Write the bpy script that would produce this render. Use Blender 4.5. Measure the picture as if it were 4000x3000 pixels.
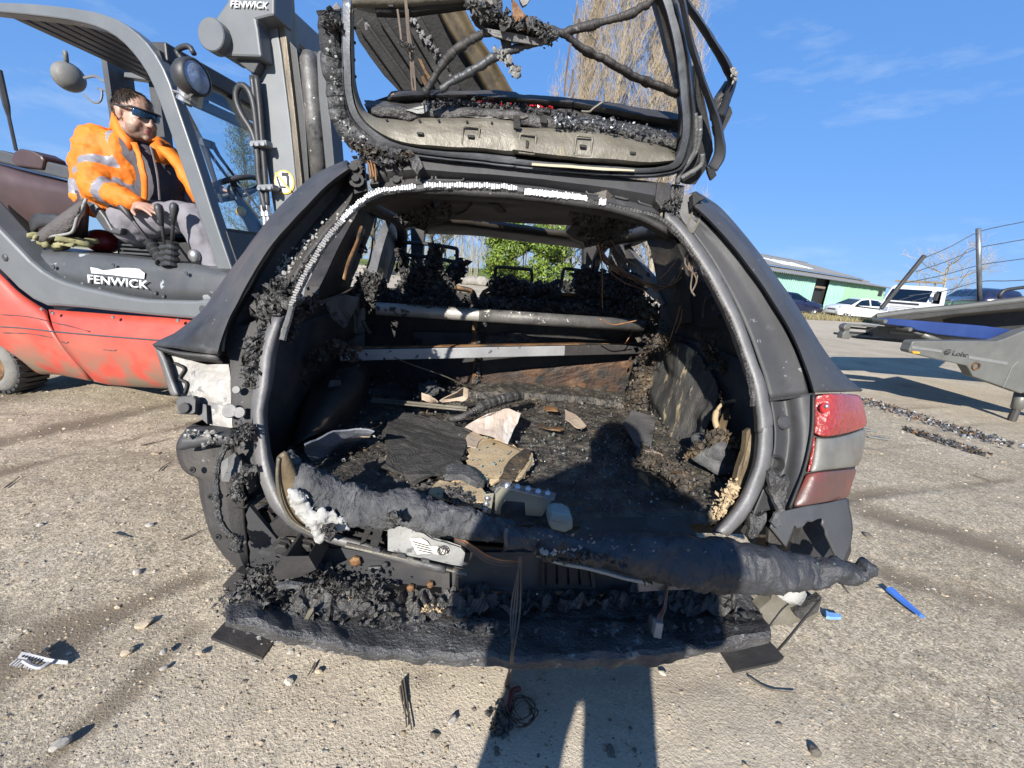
import bpy, bmesh, math, random
from math import sin, cos, pi, radians, sqrt, atan2
from mathutils import Vector, Matrix, noise
V = Vector
R = random.Random(7)
for o in list(bpy.data.objects):
    bpy.data.objects.remove(o)
SC = bpy.context.scene
COL = SC.collection

# ------------------------------------------------------------------ camera
CAM_H, PITCH, ROLL, FPX = 1.2, radians(15.0), radians(4.84), 1625.0
fwd = V((0, cos(PITCH), -sin(PITCH))); up0 = V((0, sin(PITCH), cos(PITCH))); rt0 = V((1, 0, 0))
rt = rt0 * cos(ROLL) + up0 * sin(ROLL); up = up0 * cos(ROLL) - rt0 * sin(ROLL)
cd = bpy.data.cameras.new('camera'); cam = bpy.data.objects.new('camera', cd); COL.objects.link(cam)
cd.sensor_width = 36.0; cd.lens = 36.0 * FPX / 4000.0; cd.clip_start = 0.02; cd.clip_end = 3000
cam.matrix_world = Matrix(((rt.x, up.x, -fwd.x, 0), (rt.y, up.y, -fwd.y, 0), (rt.z, up.z, -fwd.z, CAM_H), (0, 0, 0, 1)))
SC.camera = cam

# ------------------------------------------------------------------ sky, sun, exposure
SUN_EL, SUN_AZ = radians(26.0), radians(15.5)          # shadows run away from the camera, a little to the right
SUNDIR = V((-sin(SUN_AZ) * cos(SUN_EL), -cos(SUN_AZ) * cos(SUN_EL), sin(SUN_EL)))
W = bpy.data.worlds.new('World'); SC.world = W; W.use_nodes = True
nt = W.node_tree; nt.nodes.clear()
out = nt.nodes.new('ShaderNodeOutputWorld'); bg = nt.nodes.new('ShaderNodeBackground')
sky = nt.nodes.new('ShaderNodeTexSky'); sky.sky_type = 'NISHITA'; sky.sun_disc = False
sky.sun_elevation = SUN_EL; sky.sun_rotation = atan2(SUNDIR.x, SUNDIR.y)
sky.air_density = 1.0; sky.dust_density = 0.1; sky.ozone_density = 4.5; sky.altitude = 100
tc = nt.nodes.new('ShaderNodeTexCoord'); mp = nt.nodes.new('ShaderNodeMapping'); mp.inputs['Scale'].default_value = (2.2, 2.2, 7.5)
mp.inputs['Rotation'].default_value = (0.25, 0.35, 0.4)
n1 = nt.nodes.new('ShaderNodeTexNoise'); n1.inputs['Scale'].default_value = 1.9; n1.inputs['Detail'].default_value = 7; n1.inputs['Roughness'].default_value = 0.62
rp = nt.nodes.new('ShaderNodeValToRGB'); rp.color_ramp.elements[0].position = 0.55; rp.color_ramp.elements[1].position = 0.80
rp.color_ramp.elements[1].color = (0.3, 0.3, 0.3, 1)
hs = nt.nodes.new('ShaderNodeHueSaturation'); hs.inputs['Saturation'].default_value = 1.2
mx = nt.nodes.new('ShaderNodeMixRGB'); mx.inputs['Color2'].default_value = (4.3, 4.8, 5.3, 1)
L = nt.links.new
L(tc.outputs['Generated'], mp.inputs['Vector']); L(mp.outputs[0], n1.inputs['Vector']); L(n1.outputs[0], rp.inputs[0])
L(sky.outputs[0], hs.inputs['Color']); ga = nt.nodes.new('ShaderNodeGamma'); ga.inputs['Gamma'].default_value = .33; ti = nt.nodes.new('ShaderNodeMixRGB'); ti.blend_type = 'MULTIPLY'; ti.inputs['Fac'].default_value = 1; ti.inputs['Color2'].default_value = (.87, 1.43, 2.49, 1)
L(hs.outputs[0], ga.inputs['Color']); L(ga.outputs[0], ti.inputs['Color1']); L(ti.outputs[0], mx.inputs['Color1']); L(rp.outputs[0], mx.inputs['Fac']); L(mx.outputs[0], bg.inputs['Color'])
bg.inputs['Strength'].default_value = 0.108; L(bg.outputs[0], out.inputs[0])
sl = bpy.data.lights.new('sun', 'SUN'); sl.energy = 5.0; sl.angle = radians(0.53); sl.color = (1.0, 0.955, 0.88)
so = bpy.data.objects.new('sun', sl); COL.objects.link(so); so.location = (0, 0, 30)
so.rotation_euler = (-SUNDIR).to_track_quat('-Z', 'Y').to_euler()
vs = SC.view_settings; vs.view_transform = 'Standard'; vs.look = 'None'; vs.gamma = 1.0; vs.use_curve_mapping = False
vs.exposure = 0.95
SC.cycles.max_bounces = 8; SC.cycles.transparent_max_bounces = 12

# ------------------------------------------------------------------ where a direction seen from the camera meets a real plane
PSI = radians(5.5)                                       # the wreck stands turned by 5.5 degrees
AX = V((cos(PSI), sin(PSI), 0)); BX = V((-sin(PSI), cos(PSI), 0)); ORI = V((0, 0, CAM_H))
def ray(px, py): return fwd * FPX + rt * (px - 2000) + up * (1500 - py)
def on_plane(p, pt, nrm): d = ray(*p); return ORI + d * ((pt - ORI).dot(nrm) / d.dot(nrm))
def on_Y(p, Y): return on_plane(p, V((0, Y, 0)), V((0, 1, 0)))
def on_z(p, z): return on_plane(p, V((0, 0, z)), V((0, 0, 1)))
def on_y(p, yc): return on_plane(p, BX * yc, BX)
APN = (BX - V((0, 0, 0.4))).normalized()
def on_a(p, off=0.0): return on_plane(p, BX * (0.85 + off) + V((0, 0, 0.5)), APN)   # plane of the tailgate opening
def CW(x, y, z): return AX * x + BX * y + V((0, 0, z))  # wreck coordinates to world
FPH = radians(-7.6); FH = V((cos(FPH), sin(FPH), 0)); FN = V((-sin(FPH), cos(FPH), 0)); FP0 = V((-3.65, 2.86, 0))
def on_f(p, off=0.0): return on_plane(p, FP0 + FN * off, FN)                         # plane of the forklift's near flank
def FW(s, o, z): return FP0 + FH * s + FN * o + V((0, 0, z))
def crop(x0, y0, k): return lambda *pts: [(x0 + x / k, y0 + y / k) for x, y in pts]
cA = crop(0, 0, 1.58); cB = crop(1200, 0, 1.3012); cC = crop(0, 600, 1.58); cD = crop(600, 600, 1.58); cE = crop(1600, 600, 1.58)
cF = crop(2600, 700, 1.58); cG = crop(600, 1200, 1.58); cH = crop(1800, 1200, 1.58); cI = crop(700, 1950, 1.58); cJ = crop(1900, 1950, 1.58)
cK = crop(0, 1400, 2.212); cL = crop(0, 2000, 1.659); cM = crop(3000, 1500, 2.212); cN = crop(2950, 900, 2.1067); cO = crop(1250, 750, 1.3012)
cP = crop(1950, 0, 2.212); cQ = crop(1250, 0, 2.4578); cR = crop(300, 300, 2.765); cS = crop(0, 0, 0.553)

# ------------------------------------------------------------------ objects
def tag(o, label=None, cat=None, group=None, kind=None):
    if label: o['label'] = label
    if cat: o['category'] = cat
    if group: o['group'] = group
    if kind: o['kind'] = kind
    return o
def thing(name, loc, label, cat, group=None):
    o = bpy.data.objects.new(name, None); COL.objects.link(o); o.location = loc; o.empty_display_size = 0.1
    return tag(o, label, cat, group)
def base_of(o):
    v = V((0, 0, 0))
    while o is not None: v = v + V(o.location); o = o.parent
    return v
def link(me, name, parent=None, loc=None):
    o = bpy.data.objects.new(name, me); COL.objects.link(o)
    if parent is not None: o.parent = parent
    if loc is not None: o.location = loc
    return o
class MB:
    def __init__(s): s.v = []; s.f = []; s.m = []; s.mi = 0
    def add(s, vs, fs):
        n = len(s.v); s.v += [V(x) for x in vs]; s.f += [tuple(i + n for i in f) for f in fs]; s.m += [s.mi] * len(fs); return s
    def box(s, c, size, ax=None):
        c = V(c); ax = ax or (V((1, 0, 0)), V((0, 1, 0)), V((0, 0, 1)))
        h = [a * (d * 0.5) for a, d in zip(ax, size)]
        vs = [c + h[0] * i + h[1] * j + h[2] * k for k in (-1, 1) for j in (-1, 1) for i in (-1, 1)]
        return s.add(vs, [(0, 2, 3, 1), (4, 5, 7, 6), (0, 1, 5, 4), (2, 6, 7, 3), (0, 4, 6, 2), (1, 3, 7, 5)])
    def tube(s, pts, r, n=8, cap=True, flat=None):
        pts = [V(p) for p in pts]; k = len(pts); rs = r if isinstance(r, (list, tuple)) else [r] * k
        rings = []; ref = None
        for i, p in enumerate(pts):
            t = (pts[min(i + 1, k - 1)] - pts[max(i - 1, 0)])
            t = t.normalized() if t.length > 1e-9 else V((0, 0, 1))
            if ref is None: ref = t.orthogonal().normalized() if flat is None else V(flat)
            u = ref - t * ref.dot(t); u = u.normalized() if u.length > 1e-6 else t.orthogonal().normalized(); ref = u; w = t.cross(u)
            e = rs[i]; e = e if isinstance(e, (tuple, list)) else (e, e)
            rings.append([p + u * (cos(2 * pi * j / n) * e[0]) + w * (sin(2 * pi * j / n) * e[1]) for j in range(n)])
        vs = [v for g in rings for v in g]
        fs = [(i * n + j, i * n + (j + 1) % n, (i + 1) * n + (j + 1) % n, (i + 1) * n + j) for i in range(k - 1) for j in range(n)]
        if cap: fs += [tuple(range(n))[::-1], tuple((k - 1) * n + j for j in range(n))]
        return s.add(vs, fs)
    def bar(s, a, b, w, d, upv=(0, 0, 1)):
        a = V(a); b = V(b); t = (b - a); l = t.length; t.normalize(); u = V(upv); u = u - t * u.dot(t)
        u = u.normalized() if u.length > 1e-6 else t.orthogonal().normalized()
        return s.box((a + b) / 2, (l, w, d), (t, u.cross(t), u))
    def prism(s, poly, vec):
        poly = [V(p) for p in poly]; vec = V(vec); n = len(poly)
        return s.add(poly + [p + vec for p in poly], [tuple(range(n)), tuple(range(2 * n - 1, n - 1, -1))] + [(i, i + n, (i + 1) % n + n, (i + 1) % n) for i in range(n)])
    def grid(s, rows, closed=False):
        nr, nc = len(rows), len(rows[0])
        return s.add([p for r_ in rows for p in r_], [(i * nc + j, i * nc + (j + 1) % nc, (i + 1) * nc + (j + 1) % nc, (i + 1) * nc + j) for i in range(nr - 1) for j in range(nc if closed else nc - 1)])
    def lathe(s, o, axis, prof, n=24):
        o = V(o); axis = V(axis).normalized(); u = axis.orthogonal().normalized(); w = axis.cross(u)
        return s.grid([[o + axis * h + (u * cos(2 * pi * j / n) + w * sin(2 * pi * j / n)) * r_ for j in range(n)] for h, r_ in prof], closed=True)
    def ball(s, c, r, n=10, m=7, ax=None):
        c = V(c); r = r if isinstance(r, (tuple, list)) else (r, r, r); ax = ax or (V((1, 0, 0)), V((0, 1, 0)), V((0, 0, 1)))
        rows = [[c + ax[0] * (r[0] * sin(pi * i / m) * cos(2 * pi * j / n)) + ax[1] * (r[1] * sin(pi * i / m) * sin(2 * pi * j / n)) + ax[2] * (r[2] * cos(pi * i / m)) for j in range(n)] for i in range(m + 1)]
        return s.grid(rows, closed=True)
    def build(s, name, mat, parent=None, smooth=False, bevel=0, solid=0, sub=0, loc=None, clean=False, off=-1):
        b = base_of(parent) if parent is not None else V((0, 0, 0))
        if loc is not None: b = b + V(loc)
        me = bpy.data.meshes.new(name); me.from_pydata([v - b for v in s.v], [], s.f)
        mats = mat if isinstance(mat, (list, tuple)) else [mat]
        for m_ in mats: me.materials.append(m_)
        if len(mats) > 1: me.polygons.foreach_set('material_index', s.m)
        bm = bmesh.new(); bm.from_mesh(me)
        if clean: bmesh.ops.remove_doubles(bm, verts=bm.verts, dist=1e-5)
        bmesh.ops.recalc_face_normals(bm, faces=bm.faces); bm.to_mesh(me); bm.free()
        if smooth: me.polygons.foreach_set('use_smooth', [True] * len(me.polygons))
        me.update(); o = link(me, name, parent, loc)
        if solid: md = o.modifiers.new('solid', 'SOLIDIFY'); md.thickness = solid; md.offset = off
        if sub: md = o.modifiers.new('sub', 'SUBSURF'); md.levels = sub; md.render_levels = sub
        if bevel: md = o.modifiers.new('bevel', 'BEVEL'); md.width = bevel; md.segments = 2; md.limit_method = 'ANGLE'; md.angle_limit = radians(35)
        return o
def cr(pts, n):
    """resample a polyline as a smooth curve of n points, evenly along its length"""
    pts = [V(p) for p in pts]
    if len(pts) == 2: return [pts[0].lerp(pts[1], i / (n - 1)) for i in range(n)]
    P = [pts[0] * 2 - pts[1]] + pts + [pts[-1] * 2 - pts[-2]]; dense = []
    for i in range(1, len(P) - 2):
        a, b, c, d = P[i - 1:i + 3]
        for k in range(12):
            t = k / 12; dense.append(0.5 * ((2 * b) + (c - a) * t + (2 * a - 5 * b + 4 * c - d) * t * t + (3 * b - 3 * c + d - a) * t ** 3))
    dense.append(pts[-1]); return lin(dense, n)
def lin(pts, n):
    pts = [V(p) for p in pts]; acc = [0]
    for a, b in zip(pts, pts[1:]): acc.append(acc[-1] + (b - a).length)
    res = []; j = 0
    for i in range(n):
        t = acc[-1] * i / (n - 1)
        while j < len(acc) - 2 and acc[j + 1] < t: j += 1
        s_ = acc[j + 1] - acc[j]; res.append(pts[j].lerp(pts[j + 1], (t - acc[j]) / s_ if s_ > 1e-9 else 0))
    return res
def fb(p, s=1.0, o=4): return noise.fractal(V(p) * s, 1.0, 2.1, o)
def crumple(p, amp, s): return V((fb(p, s), fb(V(p) + V((7, 3, 1)), s), fb(V(p) + V((1, 9, 4)), s))) * amp
def loft(curves, nv=24, nu=0, amp=0, s=8, linear=False, closed=False, hard=0):
    cs = [(lin if linear else cr)(c, nv) for c in curves]
    if hard: rows = [[p.lerp(q, t / hard) for p, q in zip(a, b)] for a, b in zip(cs, cs[1:]) for t in range(hard)] + [cs[-1]]
    elif nu: cols = [cr([c[j] for c in cs], nu) for j in range(nv)]; rows = [[cols[j][i] for j in range(nv)] for i in range(nu)]
    else: rows = cs
    if amp: rows = [[p + crumple(p, amp, s) for p in r_] for r_ in rows]
    return MB().grid(rows, closed)
def sheet(poly, vec, cuts=0, amp=0, s=8, jag=0):
    """a plate from an outline, with thickness vec; jag roughens its edge, amp crumples it"""
    poly = [V(p) for p in poly]
    if jag:
        q = []
        for i, p in enumerate(poly):
            nx = poly[(i + 1) % len(poly)]; k = max(1, int((nx - p).length / (jag * 1.5)))
            for t in range(k): x = p.lerp(nx, t / k); q.append(x + V((R.uniform(-1, 1), 0, R.uniform(-1, 1))) * (jag * 0.6))
        poly = q
    bm = bmesh.new(); f = bm.faces.new([bm.verts.new(p) for p in poly]); bmesh.ops.triangulate(bm, faces=[f], ngon_method='EAR_CLIP')
    if cuts:
        for _ in range(cuts): bmesh.ops.subdivide_edges(bm, edges=[e for e in bm.edges if e.calc_length() > 0.02], cuts=1, use_grid_fill=True)
    bm.verts.ensure_lookup_table(); n0 = len(bm.verts); vs = [v.co + crumple(v.co, amp, s) if amp else v.co.copy() for v in bm.verts]
    fs = [tuple(v.index for v in f.verts) for f in bm.faces]; edge = [(e.verts[0].index, e.verts[1].index) for e in bm.edges if len(e.link_faces) == 1]; bm.free()
    vec = V(vec); m = MB(); m.add(vs + [p + vec for p in vs], fs + [tuple(i + n0 for i in f)[::-1] for f in fs] + [(a, b, b + n0, a + n0) for a, b in edge]); return m
def inside(x, y, poly):
    c = False; j = len(poly) - 1
    for i in range(len(poly)):
        xi, yi = poly[i]; xj, yj = poly[j]
        if (yi > y) != (yj > y) and x < (xj - xi) * (y - yi) / (yj - yi) + xi: c = not c
        j = i
    return c
def shard(m, c, r, flat=0.5):
    q = [V((R.gauss(0, 1), R.gauss(0, 1), R.gauss(0, 1))).normalized() for _ in range(3)]
    ax = q[0]; ay = ax.cross(q[1]).normalized(); az = ax.cross(ay)
    a = [c + ax * (r * R.uniform(.6, 1.3)), c - ax * (r * R.uniform(.6, 1.3)), c + ay * (r * R.uniform(.5, 1)), c - ay * (r * R.uniform(.5, 1)), c + az * (r * flat * R.uniform(.4, 1)), c - az * (r * flat * R.uniform(.4, 1))]
    m.add(a, [(0, 2, 4), (2, 1, 4), (1, 3, 4), (3, 0, 4), (2, 0, 5), (1, 2, 5), (3, 1, 5), (0, 3, 5)])
def crust(poly, zf, step, amp, s, toW, nm=1):
    """lumpy burnt layer over a polygon in local plan coordinates; zf(x,y) is its base height"""
    xs = [p[0] for p in poly]; ys = [p[1] for p in poly]; m = MB(); x0, y0 = min(xs), min(ys); nx = int((max(xs) - x0) / step) + 2; ny = int((max(ys) - y0) / step) + 2
    idx = {}; vs = []; fs = []; mi = []
    for j in range(ny):
        for i in range(nx):
            x = x0 + i * step; y = y0 + j * step
            if not inside(x, y, poly): continue
            q = V((x, y, 0.3)); h = abs(fb(q, s, 5)) * 1.2 + fb(q, s * 0.35, 3) * 0.8 + max(0, noise.noise(q * s * 2.3)) * 0.8
            idx[(i, j)] = len(vs); vs.append(toW(x + noise.noise(q * 40) * step * .7, y + noise.noise(q * 40 + V((5, 5, 5))) * step * .7, zf(x, y) + h * amp))
    for (i, j), k in idx.items():
        if all(t in idx for t in ((i + 1, j), (i, j + 1), (i + 1, j + 1))):
            fs.append((k, idx[(i + 1, j)], idx[(i + 1, j + 1)], idx[(i, j + 1)]))
    m.add(vs, fs); return m
# ------------------------------------------------------------------ materials
def M(name, cols, scale=6.0, rough=0.7, metal=0.0, bump=0.15, bscale=60.0, spots=(), detail=6, stretch=None, rvar=0.15, coat=0.0, vor=0.0, emit=None, trans=0.0, spec=0.5):
    """noise-driven colour ramp, patches of other colours on top (spots = colour, scale, threshold, softness), fine relief"""
    m = bpy.data.materials.new(name); m.use_nodes = True; t = m.node_tree; N = t.nodes; K = t.links.new
    b = N['Principled BSDF']; b.inputs['Metallic'].default_value = metal; b.inputs['Coat Weight'].default_value = coat; b.inputs['Specular IOR Level'].default_value = spec
    if trans: b.inputs['Transmission Weight'].default_value = trans
    c = N.new('ShaderNodeTexCoord'); src = c.outputs['Object']
    if stretch: mp_ = N.new('ShaderNodeMapping'); mp_.inputs['Scale'].default_value = stretch; K(src, mp_.inputs['Vector']); src = mp_.outputs[0]
    def nz(sc, det=detail, ro=0.6, w=0.0):
        n_ = N.new('ShaderNodeTexNoise'); n_.noise_dimensions = '4D'; n_.inputs['W'].default_value = w; n_.inputs['Scale'].default_value = sc; n_.inputs['Detail'].default_value = det; n_.inputs['Roughness'].default_value = ro; K(src, n_.inputs['Vector']); return n_.outputs[0]
    r_ = N.new('ShaderNodeValToRGB'); e = r_.color_ramp.elements
    if len(cols) == 1: cols = [(0.3, tuple(x * 0.85 for x in cols[0])), (0.7, tuple(x * 1.12 for x in cols[0]))]
    while len(e) < len(cols): e.new(0.5)
    for k, (p_, q) in enumerate(cols): e[k].position = p_; e[k].color = (*q, 1)
    base = nz(scale); K(base, r_.inputs[0]); colr = r_.outputs[0]
    for k, (q, sc, th, so_) in enumerate(spots):
        rr = N.new('ShaderNodeValToRGB'); rr.color_ramp.elements[0].position = th; rr.color_ramp.elements[1].position = min(1, th + so_)
        K(nz(sc, 5, 0.65, 3.1 * (k + 1)), rr.inputs[0]); mm = N.new('ShaderNodeMixRGB'); K(rr.outputs[0], mm.inputs['Fac']); K(colr, mm.inputs['Color1']); mm.inputs['Color2'].default_value = (*q, 1); colr = mm.outputs[0]
    K(colr, b.inputs['Base Color'])
    mr = N.new('ShaderNodeMapRange'); mr.inputs['To Min'].default_value = max(0.03, rough - rvar); mr.inputs['To Max'].default_value = min(1, rough + rvar); K(nz(scale * 2.3, 4, .6, 9.0), mr.inputs['Value']); K(mr.outputs[0], b.inputs['Roughness'])
    if bump:
        bp = N.new('ShaderNodeBump'); bp.inputs['Strength'].default_value = bump; bp.inputs['Distance'].default_value = 0.01; hsrc = nz(bscale, 4, .65, 5.0)
        if vor:
            vo = N.new('ShaderNodeTexVoronoi'); vo.inputs['Scale'].default_value = vor; K(src, vo.inputs['Vector']); ad = N.new('ShaderNodeMath'); ad.operation = 'ADD'; K(hsrc, ad.inputs[0]); K(vo.outputs[0], ad.inputs[1]); hsrc = ad.outputs[0]
        K(hsrc, bp.inputs['Height']); K(bp.outputs[0], b.inputs['Normal'])
    return m
def glass(name, col, mixf, rough=0.02):
    m = bpy.data.materials.new(name); m.use_nodes = True; t = m.node_tree; N = t.nodes; N.clear(); K = t.links.new
    o_ = N.new('ShaderNodeOutputMaterial'); a = N.new('ShaderNodeBsdfTransparent'); g = N.new('ShaderNodeBsdfGlossy'); g.inputs['Roughness'].default_value = rough
    a.inputs['Color'].default_value = (*col, 1); fr = N.new('ShaderNodeLayerWeight'); fr.inputs['Blend'].default_value = .12; mu = N.new('ShaderNodeMath'); mu.operation = 'MULTIPLY_ADD'; mu.inputs[1].default_value = .45; mu.inputs[2].default_value = mixf
    x = N.new('ShaderNodeMixShader'); K(fr.outputs[1], mu.inputs[0]); K(mu.outputs[0], x.inputs[0]); K(a.outputs[0], x.inputs[1]); K(g.outputs[0], x.inputs[2]); K(x.outputs[0], o_.inputs[0]); return m
# burnt steel and soot
m_soot = M('sooty_steel', [(.3, (.020, .019, .019)), (.55, (.036, .034, .033)), (.75, (.075, .071, .068))], 7, .6, .05, .22, 110, [((.072, .062, .053), 2.6, .52, .2), ((.16, .155, .15), 44, .65, .04), ((.012, .012, .012), 5, .58, .12), ((.10, .06, .035), 17, .69, .05)], spec=.3)
m_paint = M('scorched_black_paint', [(.3, (.034, .034, .036)), (.6, (.050, .050, .052)), (.8, (.072, .071, .071))], 5, .52, .0, .07, 70, [((.080, .072, .064), 2.8, .53, .2), ((.022, .022, .022), 4.5, .57, .15), ((.085, .083, .082), 9, .62, .12), ((.17, .175, .185), 38, .665, .02), ((.09, .06, .04), 14, .70, .05), ((.015, .015, .016), 4, .64, .2)], rvar=.18, spec=.3)
m_char = M('char', [(.3, (.018, .0175, .017)), (.5, (.040, .038, .036)), (.75, (.095, .09, .085))], 22, .42, 0, .9, 75, [((.22, .22, .225), 60, .66, .06)], vor=0)
m_charb = M('brown_char', [(.3, (.018, .015, .013)), (.5, (.048, .038, .028)), (.66, (.12, .085, .048)), (.8, (.26, .19, .11))], 13, .6, 0, .8, 70, [((.012, .011, .011), 9, .55, .1)])
m_black = M('soot_and_shade_black', [(.3, (.010, .010, .010)), (.7, (.024, .023, .022))], 9, .7, 0, .3, 60)  # soot, and also the shade painted into gaps
m_wall = M('scorched_inner_steel', [(.3, (.014, .013, .012)), (.5, (.034, .030, .026)), (.66, (.075, .058, .043)), (.82, (.14, .115, .09))], 5, .6, .05, .5, 60, [((.012, .012, .012), 3, .52, .12), ((.20, .195, .19), 30, .67, .04), ((.15, .075, .035), 6, .66, .06)])
m_grey = M('heat_grey_steel', [(.3, (.085, .085, .085)), (.55, (.145, .14, .138)), (.75, (.22, .215, .21))], 9, .55, .2, .2, 90, [((.03, .03, .03), 6, .58, .1), ((.45, .45, .45), 45, .68, .05)])
m_khaki = M('khaki_primer_steel', [(.3, (0.068, 0.060, 0.047)), (.5, (0.125, 0.112, 0.086)), (.7, (0.187, 0.174, 0.143))], 6, .5, .2, .3, 60, [((.06, .055, .045), 30, .64, .06), ((.34, .24, .10), 5, .60, .15), ((.035, .033, .03), 3.2, .62, .12)])
m_rust = M('rusty_steel', [(.3, (.06, .03, .017)), (.5, (.17, .085, .035)), (.7, (.30, .18, .08))], 9, .65, .2, .35, 70, [((.03, .025, .02), 6, .5, .12)])
m_rustd = M('dark_rust', [(.3, (.018, .013, .010)), (.5, (.05, .028, .017)), (.66, (.13, .065, .028)), (.82, (.23, .14, .06))], 8, .6, .1, .6, 60, [((.016, .014, .013), 11, .5, .1)])
m_white = M('white_ash_enamel', [(.3, (0.186, 0.186, 0.180)), (.6, (0.267, 0.267, 0.254)), (.8, (0.335, 0.329, 0.316))], 9, .6, .0, .25, 70, [((.08, .08, .08), 24, .57, .06), ((.42, .37, .29), 9, .60, .1)])
m_silver = M('spotted_silver_zinc', [(.25, (0.087, 0.077, 0.068)), (.45, (0.149, 0.140, 0.127)), (.7, (0.205, 0.198, 0.186))], 16, .5, .1, .15, 70, [((.05, .05, .05), 13, .585, .02), ((.26, .21, .16), 42, .60, .08), ((.07, .07, .07), 4, .62, .03)])
m_tube = M('charred_tube', [(.3, (0.048, 0.046, 0.044)), (.5, (0.096, 0.092, 0.088)), (.75, (0.160, 0.152, 0.140))], 11, .5, .2, .3, 60, [((.60, .56, .49), 26, .63, .03), ((.02, .02, .02), 9, .58, .06)])
m_tubew = M('tube_left_white', [(.3, (0.252, 0.234, 0.204)), (.6, (0.360, 0.342, 0.312)), (.8, (0.408, 0.396, 0.372))], 8, .45, .3, .2, 70, [((.05, .045, .04), 12, .585, .03), ((.40, .30, .18), 7, .60, .1)])
m_seal = M('scorched_seal', [(.3, (.045, .045, .045)), (.6, (.10, .10, .10)), (.8, (.19, .19, .19))], 30, .6, 0, .4, 120, [((.42, .42, .42), 60, .60, .08)])
m_sealw = M('white_seal_core', [(.3, (0.425, 0.425, 0.433)), (.7, (0.629, 0.629, 0.637))], 30, .5, .1, .2, 90, [((.07, .07, .07), 9, .62, .04)])
m_ashw = M('white_foam', [(.3, (0.245, 0.238, 0.224)), (.7, (0.354, 0.354, 0.340))], 18, .85, 0, .6, 45, [((.10, .09, .08), 9, .64, .06)])
m_card = M('cardboard', [(.3, (0.279, 0.211, 0.149)), (.6, (0.372, 0.298, 0.229)), (.8, (0.409, 0.347, 0.285))], 10, .8, 0, .25, 60, [((.10, .07, .05), 7, .62, .08), ((.75, .68, .60), 4, .6, .1)])
m_trim = M('scorched_felt_trim', [(.3, (.035, .036, .038)), (.5, (.062, .063, .066)), (.68, (.12, .12, .12)), (.82, (.26, .235, .19))], 26, .75, 0, .9, 110, [((.30, .235, .14), 6, .66, .1), ((.025, .025, .026), 5, .6, .1)])
m_trimi = M('tan_trim_underside', [(.3, (0.060, 0.041, 0.022)), (.6, (0.128, 0.094, 0.053)), (.8, (0.210, 0.165, 0.105))], 9, .55, 0, .3, 60, [((.03, .025, .02), 6, .58, .1)])
m_sand = M('speckled_tan_insulation', [(.3, (.29, .21, .115)), (.55, (.40, .305, .185)), (.75, (.47, .38, .255))], 9, .9, 0, .4, 160, [((.06, .05, .04), 150, .60, .05), ((.03, .025, .02), 9, .66, .05)])
m_olive = M('olive_bracket_paint', [(.3, (0.187, 0.182, 0.138)), (.7, (0.242, 0.237, 0.187))], 6, .45, .2, .06, 80, [((.12, .11, .09), 9, .68, .1)])
m_zinc = M('zinc', [(.3, (0.338, 0.338, 0.345)), (.7, (0.465, 0.465, 0.473))], 12, .32, .8, .1, 80)
m_copper = M('burnt_copper_wire', [(.3, (.16, .07, .03)), (.6, (.40, .20, .09)), (.8, (.55, .36, .2))], 20, .4, .5, 0)
m_wire = M('burnt_wire', [(.3, (.05, .035, .025)), (.7, (.16, .12, .09))], 20, .6, .2, 0)
m_redlens = M('red_lamp_plastic', [(.3, (.20, .016, .012)), (.6, (.29, .036, .028)), (.8, (.34, .07, .055))], 8, .3, 0, .5, 60, [((.18, .008, .010), 18, .6, .1)], coat=.6, vor=70)
m_redlens2 = M('smoked_red_lamp_plastic', [(.3, (.060, .036, .032)), (.5, (.095, .042, .035)), (.66, (.19, .035, .022)), (.8, (.24, .04, .025))], 7, .4, 0, .12, 60, coat=.2)
m_greylens = M('smoked_clear_lamp_plastic', [(.3, (.085, .082, .072)), (.6, (.145, .14, .122)), (.8, (.185, .18, .155))], 8, .5, 0, .15, 50, [((.13, .06, .05), 7, .56, .12), ((.035, .034, .034), 9, .66, .1)], coat=.2)
m_redgloss = M('red_gloss_plastic', [(.4, (.30, .01, .015)), (.7, (.5, .03, .03))], 30, .15, 0, .1, 60, coat=1)
# forklift
m_fgrey = M('forklift_grey_paint', [(.3, (0.094, 0.101, 0.106)), (.6, (0.115, 0.122, 0.127)), (.8, (0.132, 0.139, 0.141))], 4, .45, 0, .05, 60, [((.13, .13, .125), 9, .66, .08)], coat=.15)
m_fdark = M('forklift_dark_plastic', [(.3, (.035, .037, .04)), (.6, (.055, .057, .06)), (.8, (.08, .082, .085))], 5, .5, 0, .08, 80)
m_fmid = M('worn_forklift_cover', [(.3, (0.045, 0.048, 0.051)), (.6, (0.063, 0.066, 0.069)), (.8, (0.084, 0.087, 0.090))], 5, .42, 0, .07, 60, [((.27, .29, .30), 7, .62, .02), ((.10, .09, .075), 9, .62, .06)])
m_fred = M('red_forklift_paint', [(.3, (0.383, 0.047, 0.032)), (.6, (0.476, 0.072, 0.049)), (.8, (0.527, 0.119, 0.085))], 3, .45, 0, .05, 40, [((.34, .27, .19), 6, .66, .1), ((.11, .05, .04), 22, .70, .03)], stretch=(1, 1, 1.6))
t = m_fred.node_tree; b_ = t.nodes['Principled BSDF']; src = b_.inputs['Base Color'].links[0].from_socket; c_ = t.nodes.new('ShaderNodeTexCoord'); sp_ = t.nodes.new('ShaderNodeSeparateXYZ'); t.links.new(c_.outputs['Object'], sp_.inputs[0])
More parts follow.
